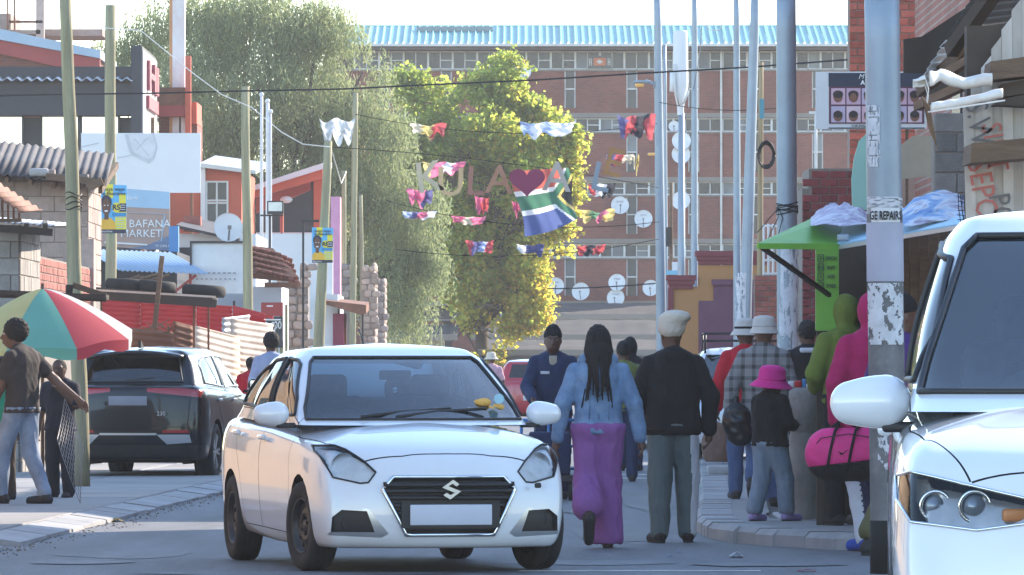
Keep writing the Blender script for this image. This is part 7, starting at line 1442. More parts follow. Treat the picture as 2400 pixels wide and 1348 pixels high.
def person(label, loc, rz, H, pose, top, bot, shoe, hair=None, skin=None, h=.011, group=None, heading=0., extra=None, hs=1.):
    """top: dict(mat, e, hem, sleeve 0..1, hood, mats); bot: dict(mat, e, cuff, short)"""
    J = {k: np.array(v, float) for k, v in DEF.items()}
    for k, v in (pose or {}).items(): J[k] = np.array(v, float)
    root = thing('person', label, 'person', loc, rz, group); sc = H / 1.72; root.scale = (sc,) * 3; skin = skin or m_skin; hc = J['head']
    Rh = Matrix.Rotation(heading, 3, 'Z'); fw = np.array(Rh @ Vector((0, 1, 0))); rt_ = np.array(Rh @ Vector((1, 0, 0)))
    b = Field(h)
    b.el(hc + np.array((0, 0, .015)), (.078 * hs, .095 * hs, .105 * hs)).el(hc + fw * .03 + np.array((0, 0, -.055)), (.058 * hs, .066 * hs, .065 * hs), .04); b.rc(J['neck'] + np.array((0, 0, -.03)), hc + np.array((0, -.015, -.06)), .058, .055)
    b.rc(hc + fw * .09 + np.array((0, 0, .015)), hc + fw * .112 + np.array((0, 0, -.02)), .011, .019, .015); b.el(hc + fw * .088 + np.array((0, 0, -.062)), (.026, .014, .014), .02); b.rc(hc + fw * .085 - rt_ * .04 + np.array((0, 0, .04)), hc + fw * .085 + rt_ * .04 + np.array((0, 0, .04)), .014, .014, .02)
    for sg in (-1, 1): b.el(hc + rt_ * sg * .079 + np.array((0, 0, .0)), (.012, .024, .034), .01)
    b.rc((0, 0, 1.33), J['pel'], .10, .105, .06); b.rc(J['shL'], J['shR'], .06, .06, .05); b.rc(J['hipL'], J['hipR'], .09, .09, .05)
    for s_ in 'LR':
        sg = -1 if s_ == 'L' else 1; b.rc(J['sh' + s_], J['el' + s_], .05, .042); b.rc(J['el' + s_], J['wr' + s_], .042, .028); b.rc(J['hip' + s_], J['knee' + s_], .082, .056, .05); b.rc(J['knee' + s_], J['ank' + s_], .055, .036); b.rc(J['ank' + s_] + np.array((0, -.02, -.03)), J['toe' + s_], .038, .03)
        d = J['wr' + s_] - J['el' + s_]; d /= np.linalg.norm(d); if_ = np.array((0, 1, 0.)) - d * d[1]; if_ /= max(np.linalg.norm(if_), .1); pm = J['wr' + s_] + d * .075; b.rc(J['wr' + s_] + d * .02, pm, .028, .03, .02); b.rc(J['wr' + s_] + d * .03 + if_ * .02, pm + if_ * .018, .022, .022, .02)
        side = np.cross(d, if_)
        for q in range(4):
            o = if_ * (.033 - .022 * q); L_ = (.07, .078, .072, .056)[q]; k1 = pm + o + d * .01; k2 = k1 + d * L_ * .55 + side * sg * -.012; k3 = k2 + d * L_ * .42 + side * sg * -.026; b.rc(k1, k2, .0105, .0095, .006); b.rc(k2, k3, .0095, .008, .006)
        t0 = J['wr' + s_] + d * .03 + if_ * .03; b.rc(t0, t0 + d * .035 + if_ * .03, .013, .011, .012); b.rc(t0 + d * .035 + if_ * .03, t0 + d * .068 + if_ * .034, .011, .009, .006)
    obj('body', b.mesh('body'), skin, root, local=True)
    for sg in (-1, 1):
        ec = hc + fw * .083 + rt_ * sg * .032 + np.array((0, 0, .018)); e_ = MB().ball(ec, .0125, 8, 6).build('eye', m_eye, root, True, local=True); MB().ball(ec + fw * .008, .0075, 8, 5).build('iris', m_hair, e_, True, local=True)
    # top garment
    e = top.get('e', .012); f = Field(h * 1.1); hem = top['hem']; bw = top.get('bulk', 0.)
    cy = J['chest'][1]
    f.rc(J['shL'] * .86 + np.array((0, 0, .02)), J['shR'] * .86 + np.array((0, 0, .02)), .050 + e, .050 + e, .05); f.rc(J['shL'] * .45 + np.array((0, -.01, .78)), J['shR'] * .45 + np.array((0, -.01, .78)), .055 + e, .055 + e, .06)
    for sg in (-1, 1):
        f.rc((sg * .066, cy, 1.32), (sg * (.052 + bw), cy * .5, 1.10), .098 + e, .088 + e + bw * .4, .06); f.rc((sg * (.052 + bw), cy * .5, 1.10), (sg * (.082 + bw), J['pel'][1], hem - .05), .088 + e + bw * .4, .108 + e + bw * .4, .06)
    f.rc(J['neck'] + np.array((0, 0, -.05)), J['neck'] + np.array((0, 0, .0)), .07 + e, .055 + e, .04)
    if top.get('hood') == 'up': f.el(hc + np.array((0, -.012, .012)), (.096, .112, .128), .03); f.rc(J['neck'], hc, .07, .078, .03)
    elif top.get('hood'): f.el(J['neck'] + np.array((0, -.06, -.005)), (.105, .06, .06), .03)
    f.late = len(f.pr)
    sl_ = top.get('sleeve', 1.)
    for s_ in 'LR':
        f.rc(J['sh' + s_], lerp(J['sh' + s_], J['el' + s_], min(1, sl_ * 2)), .052 + e, .046 + e, .022)
        if sl_ > .5: f.rc(J['el' + s_], lerp(J['el' + s_], J['wr' + s_], (sl_ - .5) * 2), .046 + e, .034 + e, .02)
    cuts = [((0, 0, hem), (0, 0, -1))]
    if top.get('hood') == 'up': cuts = cuts
    g = obj('top', f.mesh('top', cuts, top.get('wr', .007), (11, 11, 8), label.__len__()), top['mat'], root, local=True); g.name = top.get('name', 'shirt')
    if top.get('name') in ('hoodie', 'sweater', 'denim_jacket'):
        wx, wy = .19 + bw + top['e'] * .9, .108 + top['e'] + bw * .4; MB().grid(lambda u, v: (wx * .97 * math.cos(6.2832 * u) * (1 - .10 * (v - .5) ** 2 * 4), J['pel'][1] + wy * math.sin(6.2832 * u) * (1 - .10 * (v - .5) ** 2 * 4), hem - .03 + .065 * v + .002 * math.sin(u * 300)), 60, 5).build('waistband', top['mat'], g, True, local=True, solid=.012)
        MB().tube([(0, -(.10 + top['e']) - .004, 1.36), (0, -(.10 + top['e']) + .004, 1.2), (0, -(.092 + top['e']) - .01, 1.0)], .0035, 5).build('seam', top['mat'], g, True, local=True)
    # trousers
    e = bot.get('e', .012); f = Field(h * 1.1); cf = bot.get('cuff', .055); f.rc(J['hipL'] + np.array((0, -.01, .02)), J['hipR'] + np.array((0, -.01, .02)), .096 + e, .096 + e, .05); f.rc(J['pel'], J['pel'] + np.array((0, 0, .06)), .115, .105, .05)
    for s_ in 'LR':
        kw = bot.get('knee', .066); f.rc(J['hip' + s_], J['knee' + s_], .09 + e, kw + e, .05); f.rc(J['knee' + s_], lerp(J['ank' + s_], J['knee' + s_], bot.get('lift' + s_, 0.)) + np.array((0, 0, bot.get('up', .0))), kw + e, cf + e, .03)
    zc = min(J['ankL'][2], J['ankR'][2]) - .05 + bot.get('up', 0)
    mt = obj('trousers', f.mesh('trousers', [((0, 0, zc), (0, 0, -1)), ((0, 0, top['hem'] + .05), (0, 0, 1))], bot.get('wr', .008), (15, 15, 4.5), 5. + label.__len__()), bot['mat'], root, local=True)
    if bot.get('stripe'):
        mt.data.materials.append(m_wboard2); mi = []
        for p_ in mt.data.polygons:
            c_ = np.array(p_.center); k_ = 0
            for s_ in bot['stripe']:
                sg = -1 if s_ == 'L' else 1; hp_, kn_, an_ = J['hip' + s_], J['knee' + s_], J['ank' + s_]; ax_ = lerp(kn_, hp_, min(1.2, (c_[2] - kn_[2]) / (hp_[2] - kn_[2]))) if c_[2] > kn_[2] else lerp(kn_, an_, (kn_[2] - c_[2]) / (kn_[2] - an_[2])); th = math.atan2(-(c_[1] - ax_[1]), sg * (c_[0] - ax_[0]))
                if -.5 < th < 1.35 and sg * c_[0] > 0: k_ = 1
            mi.append(k_)
        mt.data.polygons.foreach_set('material_index', mi)
    for s_ in 'LR':
        a, t_ = J['ank' + s_], J['toe' + s_]; f = Field(.009); f.rc(a + np.array((0, -.035, -.035)), t_, .048, .042, .02); f.rc(a + np.array((0, 0, .02)), a + np.array((0, -.01, -.03)), .048, .048, .02)
        nz = np.cross(t_ - (a + np.array((0, -.035, -.04))), (1., 0, 0)); nz = nz / np.linalg.norm(nz); nz = nz if nz[2] > 0 else -nz; sp = obj('shoe', f.mesh('shoe', [(t_ - nz * .033, -nz)]), shoe, root, local=True)
        f = Field(.010); f.rc(a + np.array((0, -.035, -.035)) - nz * .012, t_ - nz * .014, .05, .043, .02); obj('sole', f.mesh('sole', [(t_ - nz * .028, nz), (t_ - nz * .05, -nz)]), m_sole, sp, local=True)
    if hair:
        kind = hair[0]
        if kind == 'short': f = Field(.01); f.el(hc + np.array((0, -.012, .032)) - fw * .004, (.088, .104, .105)); obj('hair', f.mesh('hair', [(hc + np.array((0, 0, -.02)) + fw * .065, fw * .8 + np.array((0, 0, -.55)))], .006, (40, 40, 40)), m_hair, root, local=True)
        if kind == 'afro': f = Field(.01); f.el(hc + np.array((0, -.02, .05)) - fw * .01, (.105, .12, .115)); obj('hair', f.mesh('hair', [(hc + np.array((0, 0, .0)) + fw * .06, fw * .75 + np.array((0, 0, -.6)))], .016, (34, 34, 34)), m_hair, root, local=True)
        if kind == 'beanie': f = Field(.01); f.el(hc + np.array((0, -.01, .05)), (.092, .108, .105)); f.el(hc + np.array((0, -.03, .115)), (.06, .07, .055), .03); obj('beanie', f.mesh('beanie', [(hc + np.array((0, 0, .035)), np.array((0, 0, -1.)) + fw * .12)], .005, (30, 30, 30)), hair[1], root, local=True)
        if kind == 'slouch': f = Field(.01); f.el(hc + np.array((.0, -.01, .06)), (.105, .115, .10)); f.el(hc + np.array((.03, -.03, .135)), (.115, .115, .055), .04); obj('hat', f.mesh('hat', [(hc + np.array((0, 0, .0)), (.1, .25, -1.))], .005, (20, 20, 20)), hair[1], root, local=True)
        if kind == 'bucket':
            br = hair[2] if len(hair) > 2 else .155; z0 = hc[2] + .035; R_ = Matrix.Rotation(hair[3] if len(hair) > 3 else 0, 3, 'Y'); mb = MB(); hk = hair[5] if len(hair) > 5 else 1.; mb.lathe([(br, -.045 * hk), (br * .98, -.04 * hk), (.108 * hk, .012), (.100 * hk, .085 * hk), (.085 * hk, .108 * hk), (.04 * hk, .12 * hk), (.001, .122 * hk)], (hc[0], hc[1], z0), n=28, R=R_); o = mb.build('hat', hair[1], root, True, local=True, solid=.006)
            MB().lathe([(.1085 * hk, .018), (.107 * hk, .04)], (hc[0], hc[1], z0), n=28, R=R_).build('hat_band', hair[4] if len(hair) > 4 else hair[1], o, True, local=True, solid=.004)
        if kind == 'braids':
            f = Field(.01); f.el(hc + np.array((0, -.012, .025)), (.090, .106, .112)); f.el(hc + np.array((0, -.07, -.02)), (.085, .06, .10), .04); obj('hair', f.mesh('hair', [(hc + fw * .07, fw)], .008, (40, 40, 16)), m_hair, root, local=True)
            r_ = random.Random(2)
            for i in range(34):
                a = lerp(-1.35, 1.35, i / 33) + r_.uniform(-.05, .05); st = hc + np.array((math.sin(a) * .086, -.02 - math.cos(a) * .085, .05)); L_ = r_.uniform(.34, .52) if abs(a) < .9 else r_.uniform(.2, .36)
                if i in (3, 29): L_ = .56
                pts = [st, st + np.array((math.sin(a) * .02, -.045 * math.cos(a), -.12)), st + np.array((math.sin(a) * .012 * (0 if L_ > .3 else 1) + (.01 if a > 0 else -.01), -.055, -L_ * .6)), st + np.array((r_.uniform(-.02, .02) + (math.sin(a) * .05 if L_ > .5 else 0), -.075, -L_))]; MB().tube(pts, [.012, .013, .011, .006], 6).build('braid', m_hair, root, True, local=True)
    if extra: extra(root, J, sc)
    return root
def at_ground(px, Y, z=0.): return Vector(((px - CX) * Y / F, Y, z))
GP_ = 'people in the street'
# ---- woman in denim jacket, walking away, left foot lifted
m_den = cl('washed denim', (.15, .25, .40), .9, .35, 7, dirt=.5, dcol=(.31, .41, .54), dscale=6); m_pur = cl('purple twill', (.27, .10, .30), .9, .12)
def den_x(root, J, sc):
    f = Field(.012); f.rc((-.10, -.02, 1.455), (.10, -.02, 1.455), .055, .055, .03); f.rc((-.12, .03, 1.45), (.12, .03, 1.45), .04, .04, .03); obj('collar', f.mesh('collar', [((0, 0, 1.415), (0, 0, -1))], .004), m_den, root, local=True)
    for x, z in ((0, 1.20),): rbox('back_tab', (x, -.128, z), (.09, .02, .022), .006, m_den, root)
    for sg in (-1, 1): MB().tube([(sg * .06, -.118, 1.36), (sg * .072, -.120, 1.15), (sg * .075, -.126, 1.0)], .005, 5).build('seam', m_den, root, True, local=True)
    MB().tube([(-.15, -.085, 1.29), (0, -.119, 1.275), (.15, -.085, 1.29)], .005, 5).build('seam', m_den, root, True, local=True)
person('woman with long braids in pale denim jacket and wide purple trousers walking away', at_ground(1402, 47.9), .04, 1.66, dict(ankL=(-.085, -.27, .27), toeL=(-.085, -.21, .075), kneeL=(-.085, .0, .53), ankR=(.075, .05, .085), toeR=(.09, .22, .035), kneeR=(.08, .07, .50), elL=(-.275, -.04, 1.12), wrL=(-.315, .02, .86), elR=(.275, -.05, 1.12), wrR=(.325, -.03, .86)), dict(mat=m_den, e=.018, hem=.915, bulk=.004, wr=.007, name='denim_jacket'), dict(mat=m_pur, e=.016, knee=.085, cuff=.105, wr=.012, up=.0, liftL=.25), cl('brown slipper', (.05, .035, .03)), ('braids',), h=.009, group=GP_, extra=den_x)
# ---- man in black hoodie, grey-green track pants with white stripe
m_bh = cl('black fleece', (.010, .010, .012), .95, .2); m_gt = cl('grey green tracksuit', (.10, .135, .135), .85, .15); m_cream = cl('cream knit', (.62, .56, .46), .95, .1)
m_wboard2 = cl('white stripe cloth', (.62, .64, .68), .85, .08)
person('man in black hoodie, cream hat and grey-green track pants with white stripe', at_ground(1577, 49.4), .12, 1.73, dict(elL=(-.29, .0, 1.12), wrL=(-.16, .17, 1.02), elR=(.29, -.02, 1.12), wrR=(.285, .03, .87), ankL=(-.11, -.06, .085), toeL=(-.15, .10, .035), kneeL=(-.10, .0, .5), ankR=(.12, .05, .085), toeR=(.15, .20, .035), kneeR=(.12, .05, .5), head=(-.005, .04, 1.595)), dict(mat=m_bh, e=.022, hem=.86, bulk=.018, hood='down', name='hoodie', wr=.008), dict(mat=m_gt, e=.018, knee=.072, cuff=.055, stripe='R'), cl('dark canvas shoe', (.025, .02, .02)), ('slouch', m_cream), h=.009, group=GP_, heading=.35)
# ---- man in navy overalls pushing a blue trolley towards us
m_navy = cl('navy workwear', (.022, .035, .085), .9, .15)
tl = at_ground(1296, 65.7)
def ovr(root, J, sc): rbox('collar_shirt', (0, .095, 1.39), (.08, .03, .10), .008, cl('check shirt', (.45, .38, .30)), root); rbox('chest_pocket', (.08, .122, 1.27), (.09, .02, .03), .004, m_wboard2, root); f = Field(.011); f.rc((-.262, .16, 1.06), (-.25, .2, 1.04), .062, .062); obj('arm_band', f.mesh('arm_band'), m_wboard2, root, local=True)
person('man in navy overalls and black beanie pushing a blue trolley towards us', tl, math.pi, 1.76, dict(elL=(-.26, .10, 1.12), wrL=(-.20, .36, 1.0), elR=(.26, .10, 1.12), wrR=(.20, .36, 1.0), head=(0, .05, 1.585), ankL=(-.1, -.1, .085), toeL=(-.11, .07, .035)), dict(mat=m_navy, e=.02, hem=.84, name='work_jacket'), dict(mat=m_navy, e=.014), m_sole, ('beanie', m_bh), group=GP_, extra=ovr)
m_tb = M('blue trolley paint', (.05, .18, .42), .5, var=.1); t = thing('hand_trolley', 'blue tubular hand trolley pushed by the man in overalls', 'trolley', (tl.x, tl.y - .4, 0)); yy = tl.y - .42
fr_ = MB(); zz_ = lambda py: CH - (py - HY) * yy / F; xx_ = lambda px: (px - CX) * yy / F
for px in (1222, 1286, 1350): fr_.tube([(xx_(px), yy, zz_(960 if px == 1286 else 985)), (xx_(px), yy - .05, .25)], .016, 8)
fr_.tube([(xx_(1215), yy, zz_(985)), (xx_(1352), yy, zz_(985))], .018, 8); fr_.tube([(xx_(1240), yy + .02, zz_(958)), (xx_(1340), yy + .02, zz_(958))], .016, 8)
for z_ in (.32, .55): fr_.tube([(xx_(1222), yy - .05, z_), (xx_(1350), yy - .05, z_)], .014, 8)
fr_.build('frame', m_tb, t, True); MB().bb(xx_(1222), xx_(1350), yy - .55, yy - .06, .2, .26).build('deck', m_dkiron, t); rbox('load', ((xx_(1230) + xx_(1345)) / 2, yy - .3, .48), (.42, .4, .44), .03, m_navy, t).matrix_parent_inverse = wmat(t).inverted()
for px in (1236, 1336):
    for dy in (-.12, -.48): MB().lathe([(.02, -.02), (.09, -.02), (.1, -.012), (.1, .012), (.09, .02), (.02, .02)], (xx_(px), yy + dy, .1), 'X', 20).build('wheel', m_tyre, t, True)
# ---- people further back in the road
person('person in olive green T-shirt behind the woman in denim', at_ground(1462, 76), .1, 1.66, {}, dict(mat=cl('olive T-shirt', (.14, .17, .045)), e=.016, hem=.86, sleeve=.3), dict(mat=m_navy), m_sole, ('short',), h=.014, group=GP_)
def strap(root, J, sc): MB().bar((-.10, -.02, 1.48), (-.02, -.17, 1.22), .05, .012, Vector((0, 1, 0))).build('yellow_strap', M('yellow strap', (.62, .58, .05), .7), root, local=True); rbox('backpack', (.03, -.18, 1.2), (.3, .16, .4), .05, m_bh, root)
person('person in dark hood with yellow-strapped backpack near road middle', at_ground(1476, 84), -.1, 1.74, {}, dict(mat=m_bh, e=.03, hem=.84, hood='up', name='hoodie'), dict(mat=m_navy), m_sole, None, h=.014, group=GP_, extra=strap)
person('distant person in pink shirt and straw sun hat beyond the saloon roof', at_ground(1152, 140), .2, 1.66, {}, dict(mat=cl('pale pink shirt', (.62, .38, .44)), e=.018, hem=.84, sleeve=.4), dict(mat=m_navy), m_sole, ('bucket', m_cream, .17), h=.016, group=GP_)
# ---- two men in sun hats
m_rs = cl('red sweater wool', (.48, .012, .03)); m_hat = cl('off white cotton', (.56, .54, .50)); m_jean = cl('blue jeans', (.06, .10, .20), .9, .25)
def plaid():
    m = cl('grey plaid', (.20, .19, .195)); nt = m.node_tree; N = nt.nodes; L = nt.links; tc = N.new('ShaderNodeTexCoord'); sp = N.new('ShaderNodeSeparateXYZ'); L.new(tc.outputs['Object'], sp.inputs[0]); last = None
    for i, f_ in ((0, 60.), (2, 60.)):
        w = N.new('ShaderNodeMath'); w.operation = 'MULTIPLY'; w.inputs[1].default_value = f_; L.new(sp.outputs[i], w.inputs[0]); s_ = N.new('ShaderNodeMath'); s_.operation = 'SINE'; L.new(w.outputs[0], s_.inputs[0]); g_ = N.new('ShaderNodeMath'); g_.operation = 'GREATER_THAN'; g_.inputs[1].default_value = .5; L.new(s_.outputs[0], g_.inputs[0])
        if last is None: last = g_.outputs[0]
        else: a = N.new('ShaderNodeMath'); L.new(last, a.inputs[0]); L.new(g_.outputs[0], a.inputs[1]); last = a.outputs[0]
    cr = N.new('ShaderNodeMapRange'); cr.inputs[2].default_value = 2.; cr.inputs[3].default_value = .24; cr.inputs[4].default_value = .06; L.new(last, cr.inputs[0]); cb = N.new('ShaderNodeCombineXYZ')
    for i in range(3): L.new(cr.outputs[0], cb.inputs[i])
    L.new(cb.outputs[0], N['Principled BSDF'].inputs['Base Color']); return m
person('man in red sweater and white sun hat on the right pavement', at_ground(1748, 60, ZR), .1, 1.66, dict(elL=(-.27, -.02, 1.12), wrL=(-.27, .08, .9)), dict(mat=m_rs, e=.024, hem=.86, name='sweater'), dict(mat=m_jean), m_sole, ('bucket', m_hat, .15, 0, m_bh), h=.012, group=GP_)
person('man in grey plaid shirt and white hat carrying a black bag', at_ground(1790, 57, ZR), -.15, 1.66, dict(elL=(-.28, -.06, 1.13), wrL=(-.30, -.10, .92), ankL=(-.08, -.25, .22), toeL=(-.08, -.22, .08), kneeL=(-.08, .0, .52), wrR=(.28, .16, .98)), dict(mat=plaid(), e=.026, hem=.84, bulk=.015), dict(mat=m_jean, e=.016, liftL=.15), m_sole, ('bucket', m_hat, .135), h=.012, group=GP_)
f = Field(.013); f.el((0, 0, 0), (.13, .09, .15)); f.el((.03, 0, -.14), (.10, .08, .09), .06); f.rc((-.02, 0, .12), (.0, 0, .2), .03, .02); o = obj('carrier_bag', f.mesh('bag', (), .015, (12, 12, 12)), M('black plastic bag', (.008, .008, .01), .35, var=.2, scale=8)); o.location = P(1727, 985, 56.9); tag(o, 'black plastic carrier bag held by the man in plaid', 'bag')
# ---- child in pink hat
m_pkhat = cl('hot pink felt', (.72, .03, .26)); m_gj = cl('grey blue joggers', (.20, .26, .33), .9, .2)
def socks(root, J, sc):
    for s_ in 'LR': f = Field(.01); f.rc(J['ank' + s_] + np.array((0, -.01, -.01)), J['ank' + s_] + np.array((0, 0, .07)), .05, .05); obj('sock', f.mesh('sock'), m_pkhat, root, local=True)
person('small child in hot pink sun hat, black top and grey joggers by bollard', at_ground(1805, 51.4, ZR), -.75, 1.2, dict(head=(0, .03, 1.575), elL=(-.22, .05, 1.12), wrL=(-.12, .25, 1.15), elR=(.24, .04, 1.12), wrR=(.12, .27, 1.10), hipL=(-.1, 0, .88), ankL=(-.12, -.14, .085), toeL=(-.14, .05, .035), kneeL=(-.11, -.02, .48), ankR=(.13, .14, .085), toeR=(.15, .33, .035), kneeR=(.12, .12, .48)), dict(mat=m_bh, e=.035, hem=.86, bulk=.02), dict(mat=m_gj, e=.035, cuff=.06, up=.05), cl('lilac clog', (.36, .28, .55), .6), ('bucket', m_pkhat, .25, .12, m_pkhat, 1.5), h=.012, group=GP_, heading=-.3, extra=socks, hs=1.3)
# ---- queue at the kiosk
m_gh = cl('olive green fleece', (.15, .20, .035), .95, .12); m_mg = cl('magenta fleece', (.40, .012, .10), .95, .12); m_pp = cl('purple fleece', (.07, .028, .16), .95, .15); m_nt = cl('navy track pants', (.025, .03, .075), .9, .15); m_ol = cl('olive trousers', (.11, .10, .04), .9, .15)
person('person in olive green hoodie, hood up, standing at the kiosk', at_ground(1985, 50, ZR), .45, 1.80, dict(elL=(-.27, .0, 1.13), wrL=(-.17, .18, 1.03), head=(0, .03, 1.59)), dict(mat=m_gh, e=.022, hem=.93, hood='up', name='hoodie'), dict(mat=m_bh), m_sole, None, group=GP_)
person('person in magenta hoodie with pink holdall and striped track pants', at_ground(2046, 47.2, .0), .3, 1.90, dict(ankL=(-.10, -.12, .085), toeL=(-.13, .05, .035), elL=(-.26, .0, 1.12), wrL=(-.24, .05, .88)), dict(mat=m_mg, e=.022, hem=.80, hood='up', name='hoodie'), dict(mat=m_nt, e=.012, cuff=.05, stripe='L'), cl('royal blue shoe', (.02, .07, .40)), None, group=GP_)
person('person in purple hooded top and black beanie behind the near pole', at_ground(2112, 46.0, .0), -.9, 1.84, dict(ankL=(-.14, -.15, .085), toeL=(-.16, .02, .035), elL=(-.29, .0, 1.14), wrL=(-.2, .2, 1.05)), dict(mat=m_pp, e=.025, hem=.86, hood='down', bulk=.02, name='hoodie'), dict(mat=m_ol, e=.02, cuff=.06, up=.08), m_sole, ('beanie', m_bh), skin=m_skin2, group=GP_, heading=-.4)
person('person in dark jacket with white collar between bollard and kiosk', at_ground(1893, 59, ZR), .2, 1.66, {}, dict(mat=m_bh, e=.025, hem=.84), dict(mat=m_bh), m_sole, ('short',), h=.014, group=GP_, extra=lambda r_, J, sc: rbox('white_collar', (0, -.06, 1.44), (.2, .12, .05), .02, m_wboard2, r_))
# pink holdall
t = thing('holdall_bag', 'pink and black sports holdall hanging from the magenta figure', 'bag', P(1992, 1070, 46.6), math.radians(-8)); m_pkb = cl('pink nylon', (.78, .03, .22), .6)
f = Field(.011); k_ = 46.6 / F
for a in (-60, 0, 62): f.el((a * .82 * k_, 0, .02), (56 * k_, .12, 60 * k_), .05)
me = f.mesh('bag_body', [((0, 0, -.045), (.12, 0, -1))], .005, (9, 9, 9)); obj('bag_body', me, m_pkb, t, local=True)
f = Field(.011)
for a in (-58, 0, 60): f.el((a * .82 * k_, 0, .012), (58 * k_, .123, 61 * k_), .05)
obj('bag_base', f.mesh('bag_base', [((0, 0, -.04), (-.12, 0, 1))], .004), m_bh, t, local=True)
MB().tube([(-.30, -.055, .02), (-.2, -.115, .135), (0, -.122, .165), (.2, -.115, .135), (.3, -.05, .02)], .004, 5).build('zip', m_bh, t, True, local=True)
for x_ in (-.13, .02): MB().tube([(x_ - .03, -.13, -.12), (x_, -.132, .05), (x_ + .03, -.10, .19), (x_ + .05, 0, .23)], .011, 6).build('strap', m_bh, t, True, local=True)
MB().tube([(-.16, .0, .19), (-.05, -.02, .27), (.08, 0, .2)], .014, 6).build('handle', m_bh, t, True, local=True)
sw = MB(); sw.prism([(-.075, -.132, .045), (-.06, -.132, .018), (-.045, -.132, .012), (.0, -.132, .055), (-.042, -.132, .026), (-.06, -.132, .030)], (0, .006, 0)); sw.build('logo', m_bh, t, local=True)
# ---- left side: man with wire mesh, two children
m_tee = cl('faded black T-shirt', (.045, .036, .034), .9, .15); m_lj = cl('light blue jeans', (.24, .30, .40), .9, .35, 5, dirt=.4, dcol=(.40, .46, .54), dscale=3); m_slide = M('black slide', (.015, .015, .017), .7)
def slides(root, J, sc):
    for s_ in 'LR':
        for i in range(3): c = lerp(J['toe' + s_], J['ank' + s_], .35 + .12 * i); MB().tube([c + np.array((.05 * math.cos(a), 0, .022 + .042 * math.sin(a))) for a in np.linspace(.2, math.pi - .2, 7)], .006, 5).build('slide_stripe', m_wboard2, root, True, local=True)
lm = at_ground(52, 59.8, ZP)
person('young man in faded black T-shirt and light jeans holding wire mesh', lm, 1.0, 1.72, dict(head=(0, .10, 1.58), neck=(0, .04, 1.44), elR=(.30, -.16, 1.16), wrR=(.38, -.36, .99), elL=(-.20, .10, 1.1), wrL=(-.2, .2, .87), ankL=(-.10, .16, .085), toeL=(-.12, .34, .035), kneeL=(-.10, .16, .50), ankR=(.09, -.20, .085), toeR=(.10, -.02, .035), kneeR=(.09, -.02, .50)), dict(mat=m_tee, e=.022, hem=.86, sleeve=.28), dict(mat=m_lj, e=.012, cuff=.045, up=.03), m_slide, ('afro',), skin=m_skin2, group=GP_, extra=slides, heading=.5)
t = thing('chicken_wire', 'sagging sheet of wire mesh hanging from the young man hand', 'wire mesh', P(160, 1180, 59)); mb = MB(); A, B, C_, D = P(152, 935, 59.2), P(134, 1030, 59.0), P(187, 1180, 59.1), P(196, 1050, 59.3); N_ = 11
def mq(u, v): p = A.lerp(B, u).lerp(D.lerp(C_, u), v); p.y += .08 * math.sin(u * 3 + v * 4); return p
for i in range(N_ + 1):
    mb.tube([mq(i / N_, j / 8) for j in range(9)], .0022 if 0 < i < N_ else .004, 4); mb.tube([mq(j / 8, i / N_) for j in range(9)], .0022 if 0 < i < N_ else .004, 4)
mb.build('mesh_wire', m_steelw, t)['kind'] = 'stuff'
person('child in dark shirt and trousers beside the leaning wooden pole', at_ground(142, 62.5, ZP), math.pi - .35, 1.36, dict(elL=(-.24, .06, 1.15), wrL=(-.06, .20, 1.36), head=(0, .05, 1.585)), dict(mat=cl('dark navy shirt', (.018, .018, .03)), e=.03, hem=.84, sleeve=.4), dict(mat=cl('charcoal trousers', (.022, .022, .03)), e=.02), m_slide, ('short',), group=GP_, h=.012, heading=.2, hs=1.08)
person('child in bright green shirt cut off by the left edge', at_ground(6, 61.5, ZP), .6, 1.38, {}, dict(mat=cl('bright green shirt', (.02, .30, .16)), e=.025, hem=.84, sleeve=.3), dict(mat=cl('brown trousers', (.05, .035, .025))), m_slide, ('short',), group=GP_, h=.012)
person('person in pale blue shirt behind the saloon car roof', at_ground(636, 86, ZP), .2, 1.72, {}, dict(mat=cl('pale blue shirt', (.36, .42, .58)), e=.02, hem=.84), dict(mat=m_navy), m_sole, ('afro',), group=GP_, h=.014)
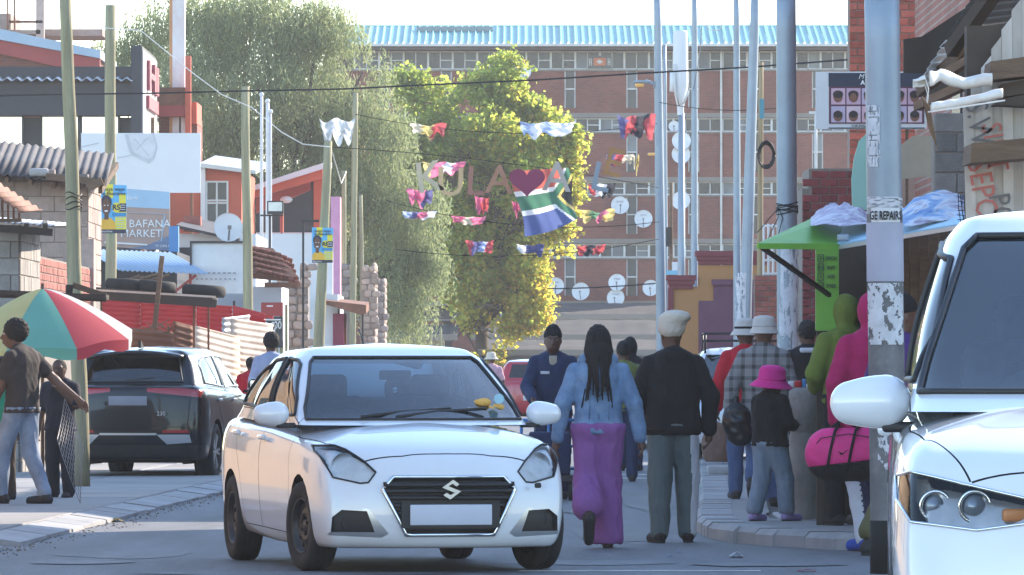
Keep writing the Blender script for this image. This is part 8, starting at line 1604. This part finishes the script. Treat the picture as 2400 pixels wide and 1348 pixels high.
person('person in red T-shirt beside the wooden pole behind saloon', at_ground(588, 90, ZP), -.3, 1.42, {}, dict(mat=m_rs, e=.025, hem=.84, sleeve=.4), dict(mat=m_navy), m_sole, ('short',), group=GP_, h=.014)
# ---- parasol
t = thing('parasol', 'yellow, green, red and white market parasol over the left pavement', 'parasol', at_ground(100, 64, ZP)); ap_ = P(100, 676, 64.2); Rt = Matrix.Rotation(math.radians(-2), 3, 'Y') @ Matrix.Rotation(math.radians(9), 3, 'X')
pc = {'y': (.76, .68, .30), 'g': (.20, .55, .44), 'r': (.62, .08, .11), 'w': (.74, .74, .76)}
for i, c_ in enumerate('wrgyywrg'):
    a0 = math.radians(-24 + 45 * i); mb = MB()
    def fn(u, v): a = a0 + u * math.pi / 4; r_ = .92 * v * (1 - .05 * math.sin(math.pi * u)); z = -.50 * v ** 1.35 - .05 * v * (1 - math.sin(math.pi * u)) * 0 + .03 * math.sin(math.pi * u) * v; return ap_ + Rt @ Vector((r_ * math.cos(a), -r_ * math.sin(a), z))
    mb.grid(fn, 8, 10); mb.grid(lambda u, v: fn(u, 1) + Vector((0, 0, -.10 * v - .02 * v * math.sin(u * 9))), 8, 2); mb.build('panel', M('parasol ' + c_, pc[c_], .8, var=.06, trans=.5), t, True)
    MB().tube([fn(0, v) + Vector((0, 0, -.012)) for v in np.linspace(0, 1, 8)], .006, 5).build('rib', m_steelw, t, True)
MB().tube([ap_ + Vector((0, 0, .05)), at_ground(100, 64.3, ZP)], .018, 8).build('pole', m_brown, t, True)
# ================================================================== air
hz_m = bpy.data.materials.new('haze air'); hz_m.use_nodes = True; _n = hz_m.node_tree; _n.nodes.remove(_n.nodes['Principled BSDF'])
pvn = _n.nodes.new('ShaderNodeVolumePrincipled'); pvn.inputs['Color'].default_value = (.96, .97, 1.0, 1); pvn.inputs['Density'].default_value = .00024; pvn.inputs['Anisotropy'].default_value = .35
_n.links.new(pvn.outputs[0], _n.nodes['Material Output'].inputs['Volume'])
hb = MB().bb(-720, 720, -80, 720, -1.4, 24).build('haze', hz_m); hb['kind'] = 'stuff'
